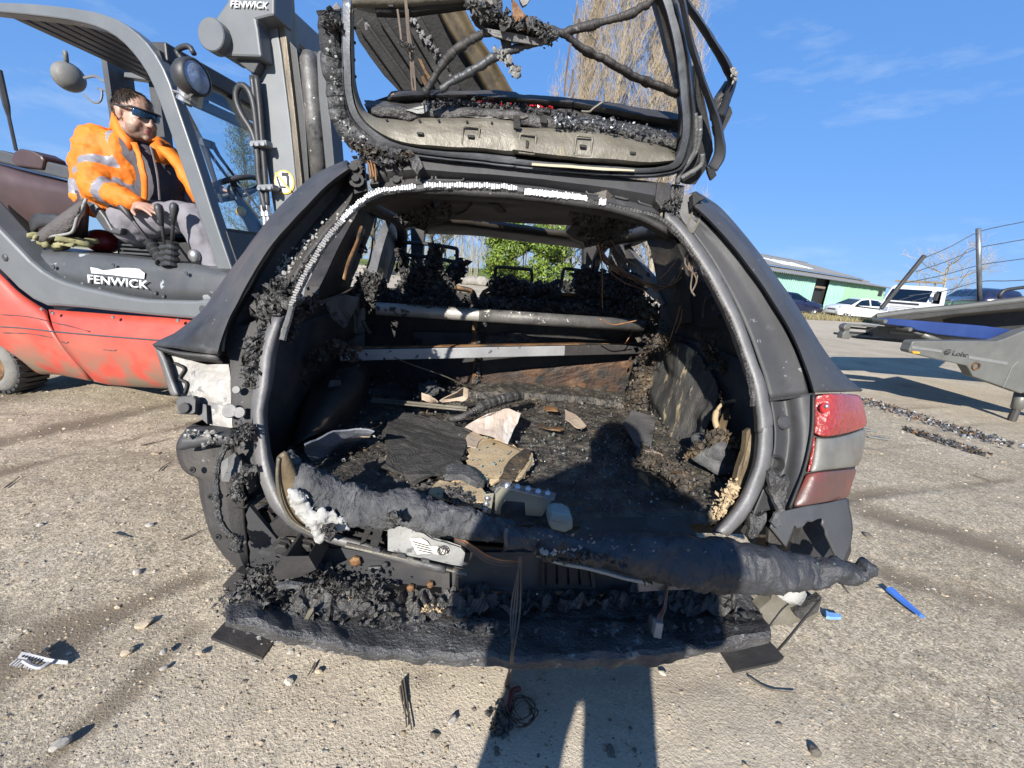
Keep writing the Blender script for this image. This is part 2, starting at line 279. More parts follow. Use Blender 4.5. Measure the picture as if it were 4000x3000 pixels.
mr_ = t.nodes.new('ShaderNodeMapRange'); mr_.inputs['From Min'].default_value = .58; mr_.inputs['From Max'].default_value = .26; nz_ = t.nodes.new('ShaderNodeTexNoise'); nz_.inputs['Scale'].default_value = 5; nz_.inputs['Detail'].default_value = 6; t.links.new(c_.outputs['Object'], nz_.inputs['Vector']); ml_ = t.nodes.new('ShaderNodeMath'); ml_.operation = 'MULTIPLY'; mx_ = t.nodes.new('ShaderNodeMixRGB'); mx_.inputs['Color2'].default_value = (.17, .13, .09, 1)
mn_ = t.nodes.new('ShaderNodeMapRange'); mn_.inputs['From Min'].default_value = .36; mn_.inputs['From Max'].default_value = .55
t.links.new(sp_.outputs[2], mr_.inputs['Value']); t.links.new(nz_.outputs[0], mn_.inputs['Value']); t.links.new(mr_.outputs[0], ml_.inputs[0]); t.links.new(mn_.outputs[0], ml_.inputs[1]); t.links.new(ml_.outputs[0], mx_.inputs['Fac']); t.links.new(src, mx_.inputs['Color1']); t.links.new(mx_.outputs[0], b_.inputs['Base Color'])
m_mast = M('mast_grey_paint', [(.3, (0.135, 0.143, 0.148)), (.6, (0.166, 0.174, 0.179)), (.8, (0.192, 0.198, 0.200))], 4, .5, 0, .06, 60, [((.16, .155, .14), 11, .68, .05)])
m_mrail = M('greasy_rusty_rail', [(.3, (.05, .045, .04)), (.55, (.16, .13, .09)), (.75, (.30, .21, .11))], 12, .45, .3, .2, 60, stretch=(1, 1, .25))
m_tyre = M('dusty_tyre', [(.3, (0.121, 0.116, 0.105)), (.7, (0.187, 0.182, 0.165))], 9, .9, 0, .3, 60, [((.10, .095, .09), 9, .6, .1)])
m_rubber = M('black_rubber', [(.3, (.020, .020, .021)), (.7, (.036, .036, .038))], 12, .5, 0, .08, 60)
m_seat = M('grey_seat_vinyl', [(.3, (.05, .052, .056)), (.7, (.085, .088, .093))], 8, .55, 0, .15, 60)
m_steel = M('bare_steel', [(.3, (0.252, 0.252, 0.252)), (.7, (0.385, 0.385, 0.385))], 10, .35, .7, .08, 60)
m_hood = M('red_brown_bonnet', [(.3, (.035, .020, .020)), (.7, (.070, .042, .040))], 3, .45, 0, .05, 60, [((.12, .055, .05), 4, .62, .15)])
m_lens = M('work_lamp_glass', [(.3, (.20, .24, .32)), (.7, (.42, .48, .58))], 20, .12, .3, .3, 60)
m_letter = M('white_lettering', [(.3, (0.544, 0.544, 0.544)), (.7, (0.640, 0.640, 0.640))], 9, .6, 0, 0, 60, [((.20, .21, .215), 30, .70, .03)])
m_white2 = M('white_paint', [(.3, (0.528, 0.536, 0.544)), (.7, (0.624, 0.632, 0.640))], 3, .35, 0, .03, 60, coat=.3)
m_whited = M('dirty_white_paint', [(.3, (0.336, 0.343, 0.343)), (.7, (0.490, 0.497, 0.497))], 3, .45, 0, .03, 60)
m_navy = M('navy_paint', [(.3, (.010, .013, .035)), (.7, (.022, .028, .065))], 3, .25, .2, .02, 60, coat=.6)
m_yellow = M('yellow_sticker', [(.3, (.55, .33, .03)), (.7, (.68, .42, .04))], 9, .5, 0, 0)
m_amber = M('amber_plastic', [(.3, (.55, .22, .02)), (.7, (.7, .33, .04))], 9, .25, 0, .1, 60)
m_blue = M('scuffed_blue_paint', [(.3, (0.014, 0.031, 0.120)), (.6, (0.020, 0.043, 0.150)), (.8, (0.030, 0.055, 0.165))], 4, .4, 0, .05, 60, [((.12, .13, .15), 14, .68, .04)])
m_tgrey = M('trailer_grey_galvanised', [(.3, (.105, .105, .096)), (.6, (.135, .135, .123)), (.8, (.16, .157, .145))], 5, .5, .25, .05, 60, [((.13, .07, .035), 15, .70, .04), ((.10, .10, .09), 9, .64, .08)])
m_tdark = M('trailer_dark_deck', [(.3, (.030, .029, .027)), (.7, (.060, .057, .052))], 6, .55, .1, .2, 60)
m_refl = M('grey_reflective_tape', [(.3, (0.162, 0.165, 0.156)), (.7, (0.204, 0.207, 0.198))], 20, .4, .2, .05, 120)
m_cable = M('steel_cable', [(.3, (.05, .055, .06)), (.7, (.09, .10, .11))], 20, .5, .5, 0)
m_post = M('post_steel', [(.3, (.10, .11, .12)), (.6, (.18, .19, .20)), (.8, (.33, .34, .35))], 14, .4, .5, .1, 60, stretch=(1, 1, .3))
g_clear = glass('clear_glass', (.93, .96, .96), .02); g_tint = glass('tinted_glass', (.25, .30, .30), .10); g_dark = glass('dark_glass', (.06, .075, .08), .12)
# people
m_hiviz = M('orange_hi_vis_fabric', [(.3, (0.576, 0.115, 0.004)), (.6, (0.648, 0.169, 0.007)), (.8, (0.684, 0.216, 0.009))], 5, .7, 0, .25, 18)
m_tape = M('grey_reflective_tape_fabric', [(.3, (0.175, 0.168, 0.189)), (.7, (0.231, 0.224, 0.252))], 14, .5, .1, .1, 40)
m_skin = M('skin', [(.3, (0.310, 0.180, 0.130)), (.6, (0.360, 0.217, 0.161)), (.8, (0.391, 0.236, 0.186))], 14, .5, 0, .12, 160)
m_stub = M('stubbled_skin', [(.3, (.19, .125, .095)), (.7, (.27, .175, .13))], 60, .6, 0, .25, 220)
m_lip = M('lip', [(.4, (0.293, 0.124, 0.111)), (.7, (0.338, 0.156, 0.137))], 14, .45, 0, .05, 90)
m_hair = M('dark_brown_hair', [(.3, (.016, .010, .007)), (.7, (.045, .028, .018))], 30, .5, 0, .8, 150, stretch=(1, 1, .25))
m_hairs = M('short_side_hair', [(.3, (.10, .062, .040)), (.7, (.19, .125, .085))], 60, .6, 0, .6, 200)
m_shirt = M('dark_grey_vest', [(.3, (.032, .030, .038)), (.7, (.058, .055, .066))], 6, .75, 0, .25, 25)
m_trous = M('grey_work_trousers', [(.3, (0.133, 0.126, 0.143)), (.7, (0.189, 0.182, 0.203))], 6, .8, 0, .25, 25)
m_shade = M('mirrored_blue_lens', [(.3, (.02, .05, .10)), (.6, (.05, .13, .24)), (.8, (.12, .25, .38))], 14, .08, .7, 0)
m_dkcloth = M('dark_cloth', [(.3, (.03, .03, .035)), (.7, (.06, .06, .065))], 6, .8, 0, .2, 25)
# vegetation and buildings
m_twig = M('poplar_twigs', [(.3, (.23, .175, .11)), (.6, (.34, .27, .18)), (.8, (.42, .35, .25))], .5, .8, 0, 0)
m_bark = M('pale_bark', [(.3, (.19, .17, .14)), (.6, (.31, .28, .23)), (.8, (.40, .37, .32))], 3, .9, 0, .3, 12)
m_barkd = M('dark_bark', [(.3, (.055, .047, .036)), (.7, (.12, .10, .075))], 3, .9, 0, .3, 12)
m_twigd = M('mossy_twigs', [(.3, (.12, .105, .055)), (.6, (.20, .175, .09)), (.8, (.27, .24, .13))], .6, .85, 0, 0)
m_leafb = M('laurel_leaf_light', [(.3, (.085, .135, .018)), (.7, (.17, .22, .030))], 4, .6, 0, 0, spec=.25)
m_leafd = M('laurel_leaf_dark', [(.3, (.022, .050, .010)), (.7, (.050, .095, .016))], 4, .4, 0, 0)
m_needle = M('pine_needles', [(.3, (.055, .075, .030)), (.7, (.12, .14, .060))], 3, .6, 0, 0)
m_grass = M('grass', [(.3, (.050, .070, .018)), (.6, (.085, .115, .028)), (.8, (.16, .15, .06))], 1.2, .85, 0, 0)
m_dryg = M('dry_grass', [(.3, (.17, .14, .06)), (.6, (.25, .21, .10)), (.8, (.14, .15, .05))], 1.5, .9, 0, 0)
m_stonew = M('pale_stone', [(.3, (.18, .165, .14)), (.6, (.25, .23, .20)), (.8, (.31, .29, .26))], 5, .9, 0, .4, 30)
m_roof = M('grey_fibre_cement', [(.3, (0.130, 0.133, 0.136)), (.6, (0.167, 0.171, 0.174)), (.8, (0.198, 0.202, 0.205))], 1.2, .8, 0, .1, 14, [((.16, .15, .14), 3, .64, .08)])
m_skyl = M('translucent_sheet', [(.3, (.50, .54, .58)), (.7, (.66, .70, .74))], 3, .35, 0, 0)
m_green = M('mint_green_cladding', [(.3, (.20, .37, .30)), (.6, (.25, .44, .36)), (.8, (.31, .49, .41))], 1.3, .55, 0, .03, 14, [((.10, .30, .16), 1.2, .66, .1)])
m_green2 = M('moss_green_cladding', [(.3, (.18, .34, .22)), (.7, (.24, .42, .27))], 1.3, .6, 0, .03, 14)
m_timber = M('weathered_timber', [(.3, (.15, .11, .07)), (.7, (.28, .22, .15))], 3, .8, 0, .2, 20)
# ------------------------------------------------------------------ ground
m_ground = M('gravel_ground', [(.22, (.235, .188, .13)), (.42, (.325, .27, .193)), (.6, (.40, .34, .252)), (.8, (.48, .418, .32))], 1.1, .95, 0, .6, 130, [((.58, .51, .40), 60, .62, .04), ((.20, .15, .105), 75, .61, .05), ((.36, .345, .32), 110, .66, .03), ((.26, .20, .13), 2.2, .60, .18)], detail=9, rvar=.04, spec=.1)
t = m_ground.node_tree; bs = t.nodes['Principled BSDF']; src = bs.inputs['Base Color'].links[0].from_socket
at = t.nodes.new('ShaderNodeAttribute'); at.attribute_name = 'soil'; sx = t.nodes.new('ShaderNodeSeparateColor'); t.links.new(at.outputs['Color'], sx.inputs[0])
m1 = t.nodes.new('ShaderNodeMixRGB'); m1.inputs['Color2'].default_value = (.185, .15, .108, 1); ns = t.nodes.new('ShaderNodeTexNoise'); ns.inputs['Scale'].default_value = 26; ns.inputs['Detail'].default_value = 8; ns.inputs['Roughness'].default_value = .75; tcg = t.nodes.new('ShaderNodeTexCoord'); t.links.new(tcg.outputs['Object'], ns.inputs['Vector']); ad = t.nodes.new('ShaderNodeMath'); ad.operation = 'ADD'; t.links.new(sx.outputs[0], ad.inputs[0]); t.links.new(ns.outputs[0], ad.inputs[1]); rg_ = t.nodes.new('ShaderNodeMapRange'); rg_.inputs['From Min'].default_value = .62; rg_.inputs['From Max'].default_value = 1.1; t.links.new(ad.outputs[0], rg_.inputs['Value']); t.links.new(rg_.outputs[0], m1.inputs['Fac']); t.links.new(src, m1.inputs['Color1'])
for sc_v, lo_, hi_ in ((150, .62, 1.3), (62, .78, 1.2)):
    vo_ = t.nodes.new('ShaderNodeTexVoronoi'); vo_.inputs['Scale'].default_value = sc_v; vo_.inputs['Randomness'].default_value = 1; t.links.new(tcg.outputs['Object'], vo_.inputs['Vector']); sv_ = t.nodes.new('ShaderNodeSeparateColor'); t.links.new(vo_.outputs['Color'], sv_.inputs[0]); mr_ = t.nodes.new('ShaderNodeMapRange'); mr_.inputs['To Min'].default_value = lo_; mr_.inputs['To Max'].default_value = hi_; t.links.new(sv_.outputs[0], mr_.inputs['Value']); mu_ = t.nodes.new('ShaderNodeMixRGB'); mu_.blend_type = 'MULTIPLY'; mu_.inputs['Fac'].default_value = 1; t.links.new(src, mu_.inputs['Color1']); t.links.new(mr_.outputs[0], mu_.inputs['Color2']); src = mu_.outputs[0]
t.links.new(src, m1.inputs['Color1'])
m2 = t.nodes.new('ShaderNodeMixRGB'); m2.inputs['Color2'].default_value = (.52, .452, .355, 1); t.links.new(sx.outputs[1], m2.inputs['Fac']); t.links.new(m1.outputs[0], m2.inputs['Color1']); t.links.new(m2.outputs[0], bs.inputs['Base Color'])
def seg(p, a, b): ab = b - a; k = max(0, min(1, (p - a).dot(ab) / ab.length_squared)); return (p - a - ab * k).length, k
G2 = lambda px, py: on_z((px, py), 0).to_2d()
tracks = [(G2(-300, 1790), G2(720, 1560), .17), (G2(-200, 1900), G2(800, 1640), .10), (G2(60, 2560), G2(800, 2230), .11), (G2(3420, 2010), G2(4100, 2190), .22), (G2(3500, 2250), G2(4200, 2420), .16), (G2(1500, 3050), G2(1640, 2640), .09), (G2(200, 2960), G2(760, 2450), .07)]
def soil(x, y):
    q = V((x, y)); w = noise.noise(V((x * 1.6, y * 1.6, 2.0))) * .12; dk = 0
    for a, b, wd in tracks:
        d, k = seg(q, a, b); d += w + noise.noise(V((x * 9, y * 9, 1))) * .05
        dk = max(dk, max(0, 1 - d / wd) * .75)
    pale = max(0, 1 - sqrt(((x - .1) / 1.5) ** 2 + ((y - .8) / .75) ** 2)) * 1.1 + max(0, 1 - sqrt(((x - 5.5) / 4) ** 2 + ((y - 7.5) / 3.5) ** 2)) * .9
    if y > 7: pale = max(pale, min(.55, (y - 7) * .05))
    n_ = fb(V((x, y, 0)), .9, 3); sk = noise.fractal(V(((x * .35 + y * 1.0) * .5, (y - x * .38) * 5.5, 4)), 1, 2, 3) if x > 0 else noise.fractal(V((x * .6, (y + x * -.12) * 3.5, 8)), 1, 2, 3); dk = max(dk, (sk - .12) * (.75 if y > 1.0 else .35)); return max(0, min(1, dk + max(0, n_ - .1) * .35)), max(0, min(.85, pale * (.8 + .5 * n_) * (1 - dk)))
def axis(lo, hi, st, ext, k):
    a = [lo + st * i for i in range(int((hi - lo) / st) + 1)]; s_ = st
    while a[-1] < ext: s_ *= k; a.append(a[-1] + s_)
    s_ = st; a = a[::-1]
    while a[-1] > -ext: s_ *= k; a.append(a[-1] - s_)
    return a[::-1]
xs = axis(-4.4, 5.2, .028, 900, 1.22); ys = axis(.35, 5.0, .028, 900, 1.18); ys = [y for y in ys if y > -30]
def gh(x, y):
    if not (-6 < x < 7 and 0 < y < 7): return 0.0
    q = V((x, y, 0)); dk, pl_ = soil(x, y)
    return (fb(q, 1.3, 3) * .010 + abs(noise.noise(q * 8)) * .008 + noise.noise(q * 13) * .003) * (1 - .45 * pl_) - dk * .012 - .006
gm = MB(); gm.grid([[V((x, y, gh(x, y))) for x in xs] for y in ys]); g = gm.build('ground', m_ground, smooth=True); tag(g, kind='structure')
ca = g.data.color_attributes.new('soil', 'FLOAT_COLOR', 'POINT'); buf = []
for v in g.data.vertices: dk, pl_ = soil(v.co.x, v.co.y); buf += [dk, pl_, 0, 1]
ca.data.foreach_set('color', buf)
# gravel: real little stones, thinning out with distance
st_mats = [M('stone_%s' % n_, [(.3, tuple(c * .8 for c in q)), (.7, q)], 20, .9, 0, .2, 80, spec=.2) for n_, q in (('tan', (.44, .36, .26)), ('grey', (.35, .325, .285)), ('pale', (.47, .42, .345)), ('brown', (.30, .24, .165)), ('dark', (.15, .13, .105)))]
gr = MB()
for _ in range(60000):
    d = .75 + 5.8 * R.random() ** 1.6; th = R.uniform(-1.2, 1.2); x = d * sin(th); y = d * cos(th)
    dk, pl_ = soil(x, y)
    if R.random() < pl_ * .95 or (x > .2 and R.random() < .5): continue
    gr.mi = R.choices(range(5), (5, 2.6, .9, 4.4, 2.2))[0]; r_ = .00165 * math.exp(R.gauss(0, .5)) * (1 + .24 * d) + (.0035 if R.random() < .012 else 0)
    c = V((x, y, gh(x, y) + r_ * .2)); a0 = R.uniform(0, 6.3); e = R.uniform(.6, 1.0); n_ = 5; k0 = len(gr.v)
    ring = [c + V((cos(a0 + j * 2 * pi / n_) * r_ * R.uniform(.8, 1.25), sin(a0 + j * 2 * pi / n_) * r_ * e * R.uniform(.8, 1.25), R.uniform(-.1, .15) * r_)) for j in range(n_)]
    top = c + V((R.uniform(-.25, .25) * r_, R.uniform(-.25, .25) * r_, r_ * R.uniform(.25, .5))); b = [q + V((0, 0, -r_ * .8)) for q in ring]
    gr.add(ring + [top] + b, [(j, (j + 1) % n_, n_) for j in range(n_)] + [(j + 6, (j + 1) % n_ + 6, (j + 1) % n_, j) for j in range(n_)])
o = gr.build('gravel', st_mats); tag(o, 'loose sandy gravel and grit scattered over the yard', 'gravel', kind='stuff')
def stone(p, r_, mat, label, fl=.42):
    m = MB(); c = on_z(p, r_ * .08); bm = bmesh.new(); bmesh.ops.create_icosphere(bm, subdivisions=2, radius=r_)
    k = V((R.random() * 9, R.random() * 9, 3)); e = R.uniform(.6, .8)
    m.add([V((v.co.x, v.co.y * e, v.co.z * fl)) * (1 + .35 * noise.noise(v.co / r_ * 1.1 + k)) for v in bm.verts], [tuple(v.index for v in f.verts) for f in bm.faces]); bm.free()
    o = m.build('stone', mat); o.location = c; o.scale = (.8, .8, .8); o.rotation_euler = (0, 0, R.uniform(0, 3)); tag(o, label, 'stone', 'larger stones lying on the yard')
for p, r_, k, l in (((1128, 2662), .020, 2, 'white stone with a dark shadow below the bumper beam'), ((565, 2435), .028, 0, 'largest tan stone left of the bumper plate'), ((497, 2545), .022, 0, 'flat yellowish stone right of the perforated scrap'), ((780, 2550), .015, 0, 'rounded yellow stone by the bracket plate corner'), ((640, 2610), .014, 1, 'small grey stone below the yellow rounded one'), ((640, 2545), .016, 1, 'pale grey stone beside the flat yellowish stone'), ((235, 2905), .026, 1, 'flat grey slab of stone near the bottom left corner'), ((585, 2050), .022, 1, 'blue grey stone left of the torn corner panel'), ((535, 2235), .022, 2, 'pink white stone left of the wreck corner'), ((1770, 2810), .022, 1, 'flat blue grey stone left of the standing shadow'), ((3185, 2935), .022, 4, 'dark oval stone near the bottom right corner'), ((2590, 2630), .015, 2, 'white stone just right of the leg shadow'), ((1245, 2622), .014, 0, 'small orange stone below the bumper beam'), ((190, 2530), .013, 0, 'pale stone beside the perforated scrap'), ((2385, 2930), .02, 4, 'dark reddish stone inside the leg shadow'), ((3390, 2090), .032, 4, 'dark clod of earth right of the torn bumper corner'), ((2965, 2420), .012, 1, 'grey pebble right of the bumper plate')):
    stone(p, r_, st_mats[k], l)
# ------------------------------------------------------------------ trees
def limb(m, p, d, l, r0, r1, wob, k=5, n=3, rise=0.0):
    pts = [V(p)]; d = V(d).normalized()
    for i in range(k):
        d = (d + V((R.gauss(0, wob), R.gauss(0, wob), R.gauss(0, wob) + rise))).normalized(); pts.append(pts[-1] + d * (l / k))
    m.tube(pts, [r0 + (r1 - r0) * i / k for i in range(k + 1)], n, cap=False); return pts
def poplar(name, x, y, h, label, w=1.0, nb=120):
    o = thing(name, (x, y, 0), label, 'tree', 'bare poplars in the row'); tm = MB(); pts = limb(tm, (x, y, -.1), (R.gauss(0, .02), 0, 1), h, .45, .03, .012, 12, 8); tm.build('trunk', m_bark, o, smooth=True)
    c = MB()
    for i in range(nb):
        t_ = .05 + .93 * (i / nb); j = min(11, int(t_ * 12)); p = pts[j].lerp(pts[j + 1], t_ * 12 - j); a = R.uniform(0, 6.3); sp = w * (1.1 - .55 * t_)
        l = (h * .22) * (1.15 - .7 * t_) * R.uniform(.7, 1.2); c.mi = 1; q = limb(c, p, (cos(a) * sp * .75, sin(a) * sp * .75, 1.0), l, .055 * (1.2 - t_), .016, .10, 5, 3, .12); c.mi = 0
        for k in range(16):
            b = R.choice(q[1:]); a = R.uniform(0, 6.3); s2 = limb(c, b, (cos(a) * .5, sin(a) * .5, 1), R.uniform(.8, 2.4), .022, .009, .16, 3, 3, .1)
            for _ in range(3): e = R.choice(s2); a = R.uniform(0, 6.3); limb(c, e, (cos(a) * .55, sin(a) * .55, 1), R.uniform(.4, 1.1), .012, .006, .2, 2, 3)
    c.build('crown', [m_twig, m_bark], o)
def X(px, Y, py=1060): return on_Y((px, py), Y).x
for px, Y, h, w, l in ((2185, 52, 33, .8, 'leftmost tall bare poplar seen through the raised tailgate'), (2320, 50, 38, .95, 'tall bare poplar in the middle behind the tailgate wiring'), (2440, 52, 37, .95, 'tall bare poplar beside the right tailgate pillar'), (2545, 51, 31, .9, 'rightmost bare poplar, partly hidden by the tailgate pillar')): poplar('poplar_tree', X(px, Y), Y, h, l, w * 1.3, 195)
def baretree(name, x, y, h, label, mt=m_barkd, mc=m_twigd, spread=.7, gen=3, k0=9, grp='bare trees at the edge of the yard', fork=.25):
    o = thing(name, (x, y, 0), label, 'tree', grp); tm = MB(); r0 = h * .018; pts = limb(tm, (x, y, -.1), (R.gauss(0, .05), 0, 1), h * .62, r0, r0 * .4, .05, 7, 7); tm.build('trunk', mt, o, smooth=True); c = MB()
    def rec(p, d, l, r_, g_):
        q = limb(c, p, d, l, r_, r_ * .4, .16, 4, 3, .05)
        if g_ <= 0: return
        for _ in range(5): b = R.choice(q[1:]); a = R.uniform(0, 6.3); nd = V(d).normalized() + V((cos(a), sin(a), R.uniform(-.25, .5))) * .8; rec(b, nd, l * R.uniform(.45, .7), r_ * .45, g_ - 1)
    for i in range(k0):
        t_ = fork + (1 - fork) * i / (k0 - 1); j = min(6, int(t_ * 7)); p = pts[j].lerp(pts[j + 1], min(1, t_ * 7 - j)); a = i * 2.4 + R.uniform(-.4, .4); rec(p, V((cos(a) * spread, sin(a) * spread, R.uniform(.35, .9))), h * .38 * R.uniform(.7, 1.1), r0 * .45, gen)
    c.build('crown', mc, o); return o
def dup(o, loc, label):
    r_ = o.copy(); COL.objects.link(r_); r_.location = loc; r_.rotation_euler = (0, 0, R.uniform(0, 6)); r_.scale = [R.uniform(.85, 1.15)] * 3; r_['label'] = label
    for ch in o.children: c = ch.copy(); COL.objects.link(c); c.parent = r_
    return r_
pr = [baretree('bare_tree', X(1565, 40), 40, 11, 'bare mossy tree behind the left front pillar of the wreck'), baretree('bare_tree', X(1690, 44), 44, 12.5, 'bare mossy tree seen above the left rear headrest'), baretree('bare_tree', X(1460, 50), 50, 13, 'bare tree seen through the left rear side window')]
for i, (px, Y, l) in enumerate(((1410, 60, 'far bare tree at the left edge of the left side window'), (1530, 62, 'far bare tree left of the front pillar'), (1640, 58, 'far bare tree right of the left front pillar'), (1745, 55, 'bare tree left of the pale thin stems'), (1905, 75, 'far bare tree showing above the laurel through the sunroof'), (2010, 70, 'far bare tree behind the laurel top'), (2110, 72, 'far bare tree above the right side of the laurel'), (2230, 58, 'bare tree right of the laurel bush'), (2275, 48, 'bare tree behind the right front pillar'), (2530, 65, 'bare tree seen through the right rear side window'), (2610, 75, 'far bare tree in the right side window'), (1350, 70, 'far bare tree between forklift mast and wreck'))): dup(pr[i % 3], (X(px, Y), Y, 0), l)
baretree('bare_tree', X(3690, 52, 1150), 52, 9.5, 'bare spreading tree behind the white recovery truck', m_bark, m_twig, 1.1, 3, 8)
# thin pale stems
o = thing('stem_clump', (X(1815, 34), 34, 0), 'clump of thin pale bare stems left of the laurel', 'tree'); m = MB()
for i in range(13): x = X(1775 + i * 7.5 + R.uniform(-4, 4), 34); q = limb(m, (x, 34 + R.uniform(-.5, .5), -.05), (R.gauss(0, .05), 0, 1), R.uniform(6, 9), R.uniform(.03, .06), .012, .03, 7, 5)
m.build('stem', m_bark, o); m = MB()
for i in range(260): x = X(1775 + R.uniform(-10, 110), 34); limb(m, (x, 34 + R.uniform(-.8, .8), R.uniform(.8, 7)), (R.gauss(0, .4), R.gauss(0, .3), 1), R.uniform(.7, 1.8), .012, .005, .12, 3, 3)
m.build('twigs', m_twigd, o)
# laurel bush: thousands of leaves on a few stems
def bush(name, c, rx, ry, h, n, label, mats, ls=.09, cat='bush'):
    o = thing(name, c, label, cat); m = MB()
    for i in range(7): a = i * .9; limb(m, (c[0] + cos(a) * rx * .3, c[1] + sin(a) * ry * .3, -.05), (cos(a) * .35, sin(a) * .35, 1), h * .8, .06, .02, .1, 5, 5)
    m.build('stems', m_barkd, o); m = MB(); lobes = [(V((R.uniform(-.75, .75) * rx, R.uniform(-.7, .4) * ry, h * R.uniform(.2, .86))), R.uniform(.2, .36)) for _ in range(46)]
    for i in range(n):
        lc, lr = R.choice(lobes); d = V((R.gauss(0, 1), R.gauss(0, 1) - .3, R.gauss(0, 1) + .15)).normalized(); e = V((rx, ry, h * .45)); p = V(c) + lc + V((d.x * e.x, d.y * e.y, d.z * e.z)) * lr * R.uniform(.75, 1.08)
        if p.z < .1: continue
        d = (d + V((R.gauss(0, .5), R.gauss(0, .5), R.gauss(0, .5)))).normalized(); u = d.orthogonal().normalized(); u = (u * cos(R.uniform(0, 6)) + d.cross(u) * sin(R.uniform(0, 6))).normalized(); w = d.cross(u); s_ = ls * R.uniform(.7, 1.5)
        m.mi = 0 if R.random() < .62 else 1; m.add([p - u * s_, p + w * s_ * .42 + d * s_ * .1, p + u * s_, p - w * s_ * .42 + d * s_ * .1], [(0, 1, 2, 3)])
    f = m.build('leaves', mats, o); tag(f, kind='stuff'); return o
bush('laurel_bush', (X(2062, 34), 34, 0), 3.75, 2.6, 5.6, 15000, 'large glossy green laurel bush at the far edge of the yard', [m_leafb, m_leafd], .13)
bush('low_shrub', (X(1720, 36), 36, 0), 1.6, 1.2, 2.2, 1500, 'small dark shrub under the bare trees left of the laurel', [m_leafd, m_needle], .10)
# pine beside the mast
o = thing('pine_tree', (X(985, 27, 950), 27, 0), 'green pine tree showing between windscreen and forklift mast', 'tree'); px0 = o.location.x; m = MB(); pts = limb(m, (px0, 27, -.1), (0, 0, 1), 8.6, .17, .03, .02, 8, 7); m.build('trunk', m_barkd, o); m = MB(); nd = MB()
for i in range(46):
    t_ = .12 + .88 * i / 46; j = min(7, int(t_ * 8)); p = pts[j].lerp(pts[j + 1], t_ * 8 - j); a = i * 2.4; q = limb(m, p, (cos(a), sin(a), .35), 2.1 * (1.15 - t_), .035, .01, .12, 4, 3, .1)
    for b in q[1:]:
        for _ in range(46):
            c = b + V((R.gauss(0, .2), R.gauss(0, .2), R.gauss(0, .16))); d = V((R.gauss(0, 1), R.gauss(0, 1), R.gauss(.6, 1))).normalized(); w = d.orthogonal().normalized() * .014; nd.add([c, c + d * .17 + w, c + d * .17 - w], [(0, 1, 2)])
m.build('branches', m_barkd, o); tag(nd.build('needles', m_needle, o), kind='stuff')
# far tree line, grass verge, bank, wall and boulders
tl = MB()
for i in range(9000):
    Y = R.uniform(95, 130); px = R.uniform(900, 4200); x = X(px, Y); h = 5.5 + 3.5 * noise.noise(V((x * .05, 0, 3))) ; z = h * R.random() ** .8
    if px > 2450: z *= .35
    d = V((R.gauss(0, .5), 0, 1)).normalized(); w = V((.05, 0, 0)); tl.add([V((x, Y, z)) - w, V((x, Y, z)) + w, V((x, Y, z)) + d * R.uniform(.8, 2.5)], [(0, 1, 2)])
tag(tl.build('far_woodland', m_twigd), 'far bare woodland along the horizon', 'woodland', kind='stuff')
bk = MB(); bk.grid([[V((X(px, 46), Y, z + .12 * noise.noise(V((px * .02, Y, 0))))) for px in range(300, 2250, 40)] for Y, z in ((46, .02), (48, .75), (54, 1.0), (64, 1.1), (92, 1.3))]); tag(bk.build('grass_bank', m_grass, smooth=True), kind='structure')
vg = MB(); P = [on_z(p, 0) for p in ((2700, 1222), (3000, 1240), (3420, 1262), (3700, 1290), (4000, 1300), (4300, 1310))]; far_ = [q * 1.9 + V((0, 0, -q.z * .9)) for q in P]; vg.grid([[q + V((0, 0, .004)) for q in P], [q + V((0, 0, .09)) + (f_ - q) * .12 for q, f_ in zip(P, far_)], [f_ + V((0, 0, .1)) for f_ in far_]]); tag(vg.build('grass_verge', m_dryg, smooth=True), kind='structure')
bl = MB()
for i in range(9000):
    k = R.uniform(0, 4.99); j = int(k); q = P[j].lerp(P[j + 1], k - j); f_ = far_[j].lerp(far_[j + 1], k - j); p = q + (f_ - q) * (R.random() ** 2 * .4) + V((0, 0, .02)); a = R.uniform(0, 3.1); w = V((cos(a), sin(a), 0)) * .02; bl.add([p - w, p + w, p + V((R.gauss(0, .06), R.gauss(0, .06), R.uniform(.1, .32)))], [(0, 1, 2)])
for i in range(7000):
    px = R.uniform(1300, 2250); Y = R.uniform(45, 58); p = V((X(px, Y), Y, .0 if Y < 46 else min(1.0, .02 + (Y - 46) * .37))); w = V((.03, 0, 0)); bl.add([p - w, p + w, p + V((R.gauss(0, .06), 0, R.uniform(.12, .4)))], [(0, 1, 2)])
bl.m = [0 if i < 9000 else 1 for i in range(len(bl.f))]; tag(bl.build('grass_blades', [m_dryg, m_grass]), 'rough grass along the edge of the yard', 'grass', kind='stuff')
wl = thing('low_wall', (X(1440, 42), 42, 0), 'low pale block wall at the far left edge of the yard', 'wall'); x0 = X(1180, 42); blk = None
for row in range(2):
    for i in range(14):
        if blk is None: mm = MB(); mm.box((0, 0, 0), (.97, .4, .33)); blk = mm.build('block', m_stonew, None, bevel=.02); blk.parent = wl; b = blk
        else: b = blk.copy(); COL.objects.link(b)
        b.location = (x0 + i * 1.0 + (.5 if row else 0) - wl.location.x, R.uniform(-.03, .03), .17 + row * .345)
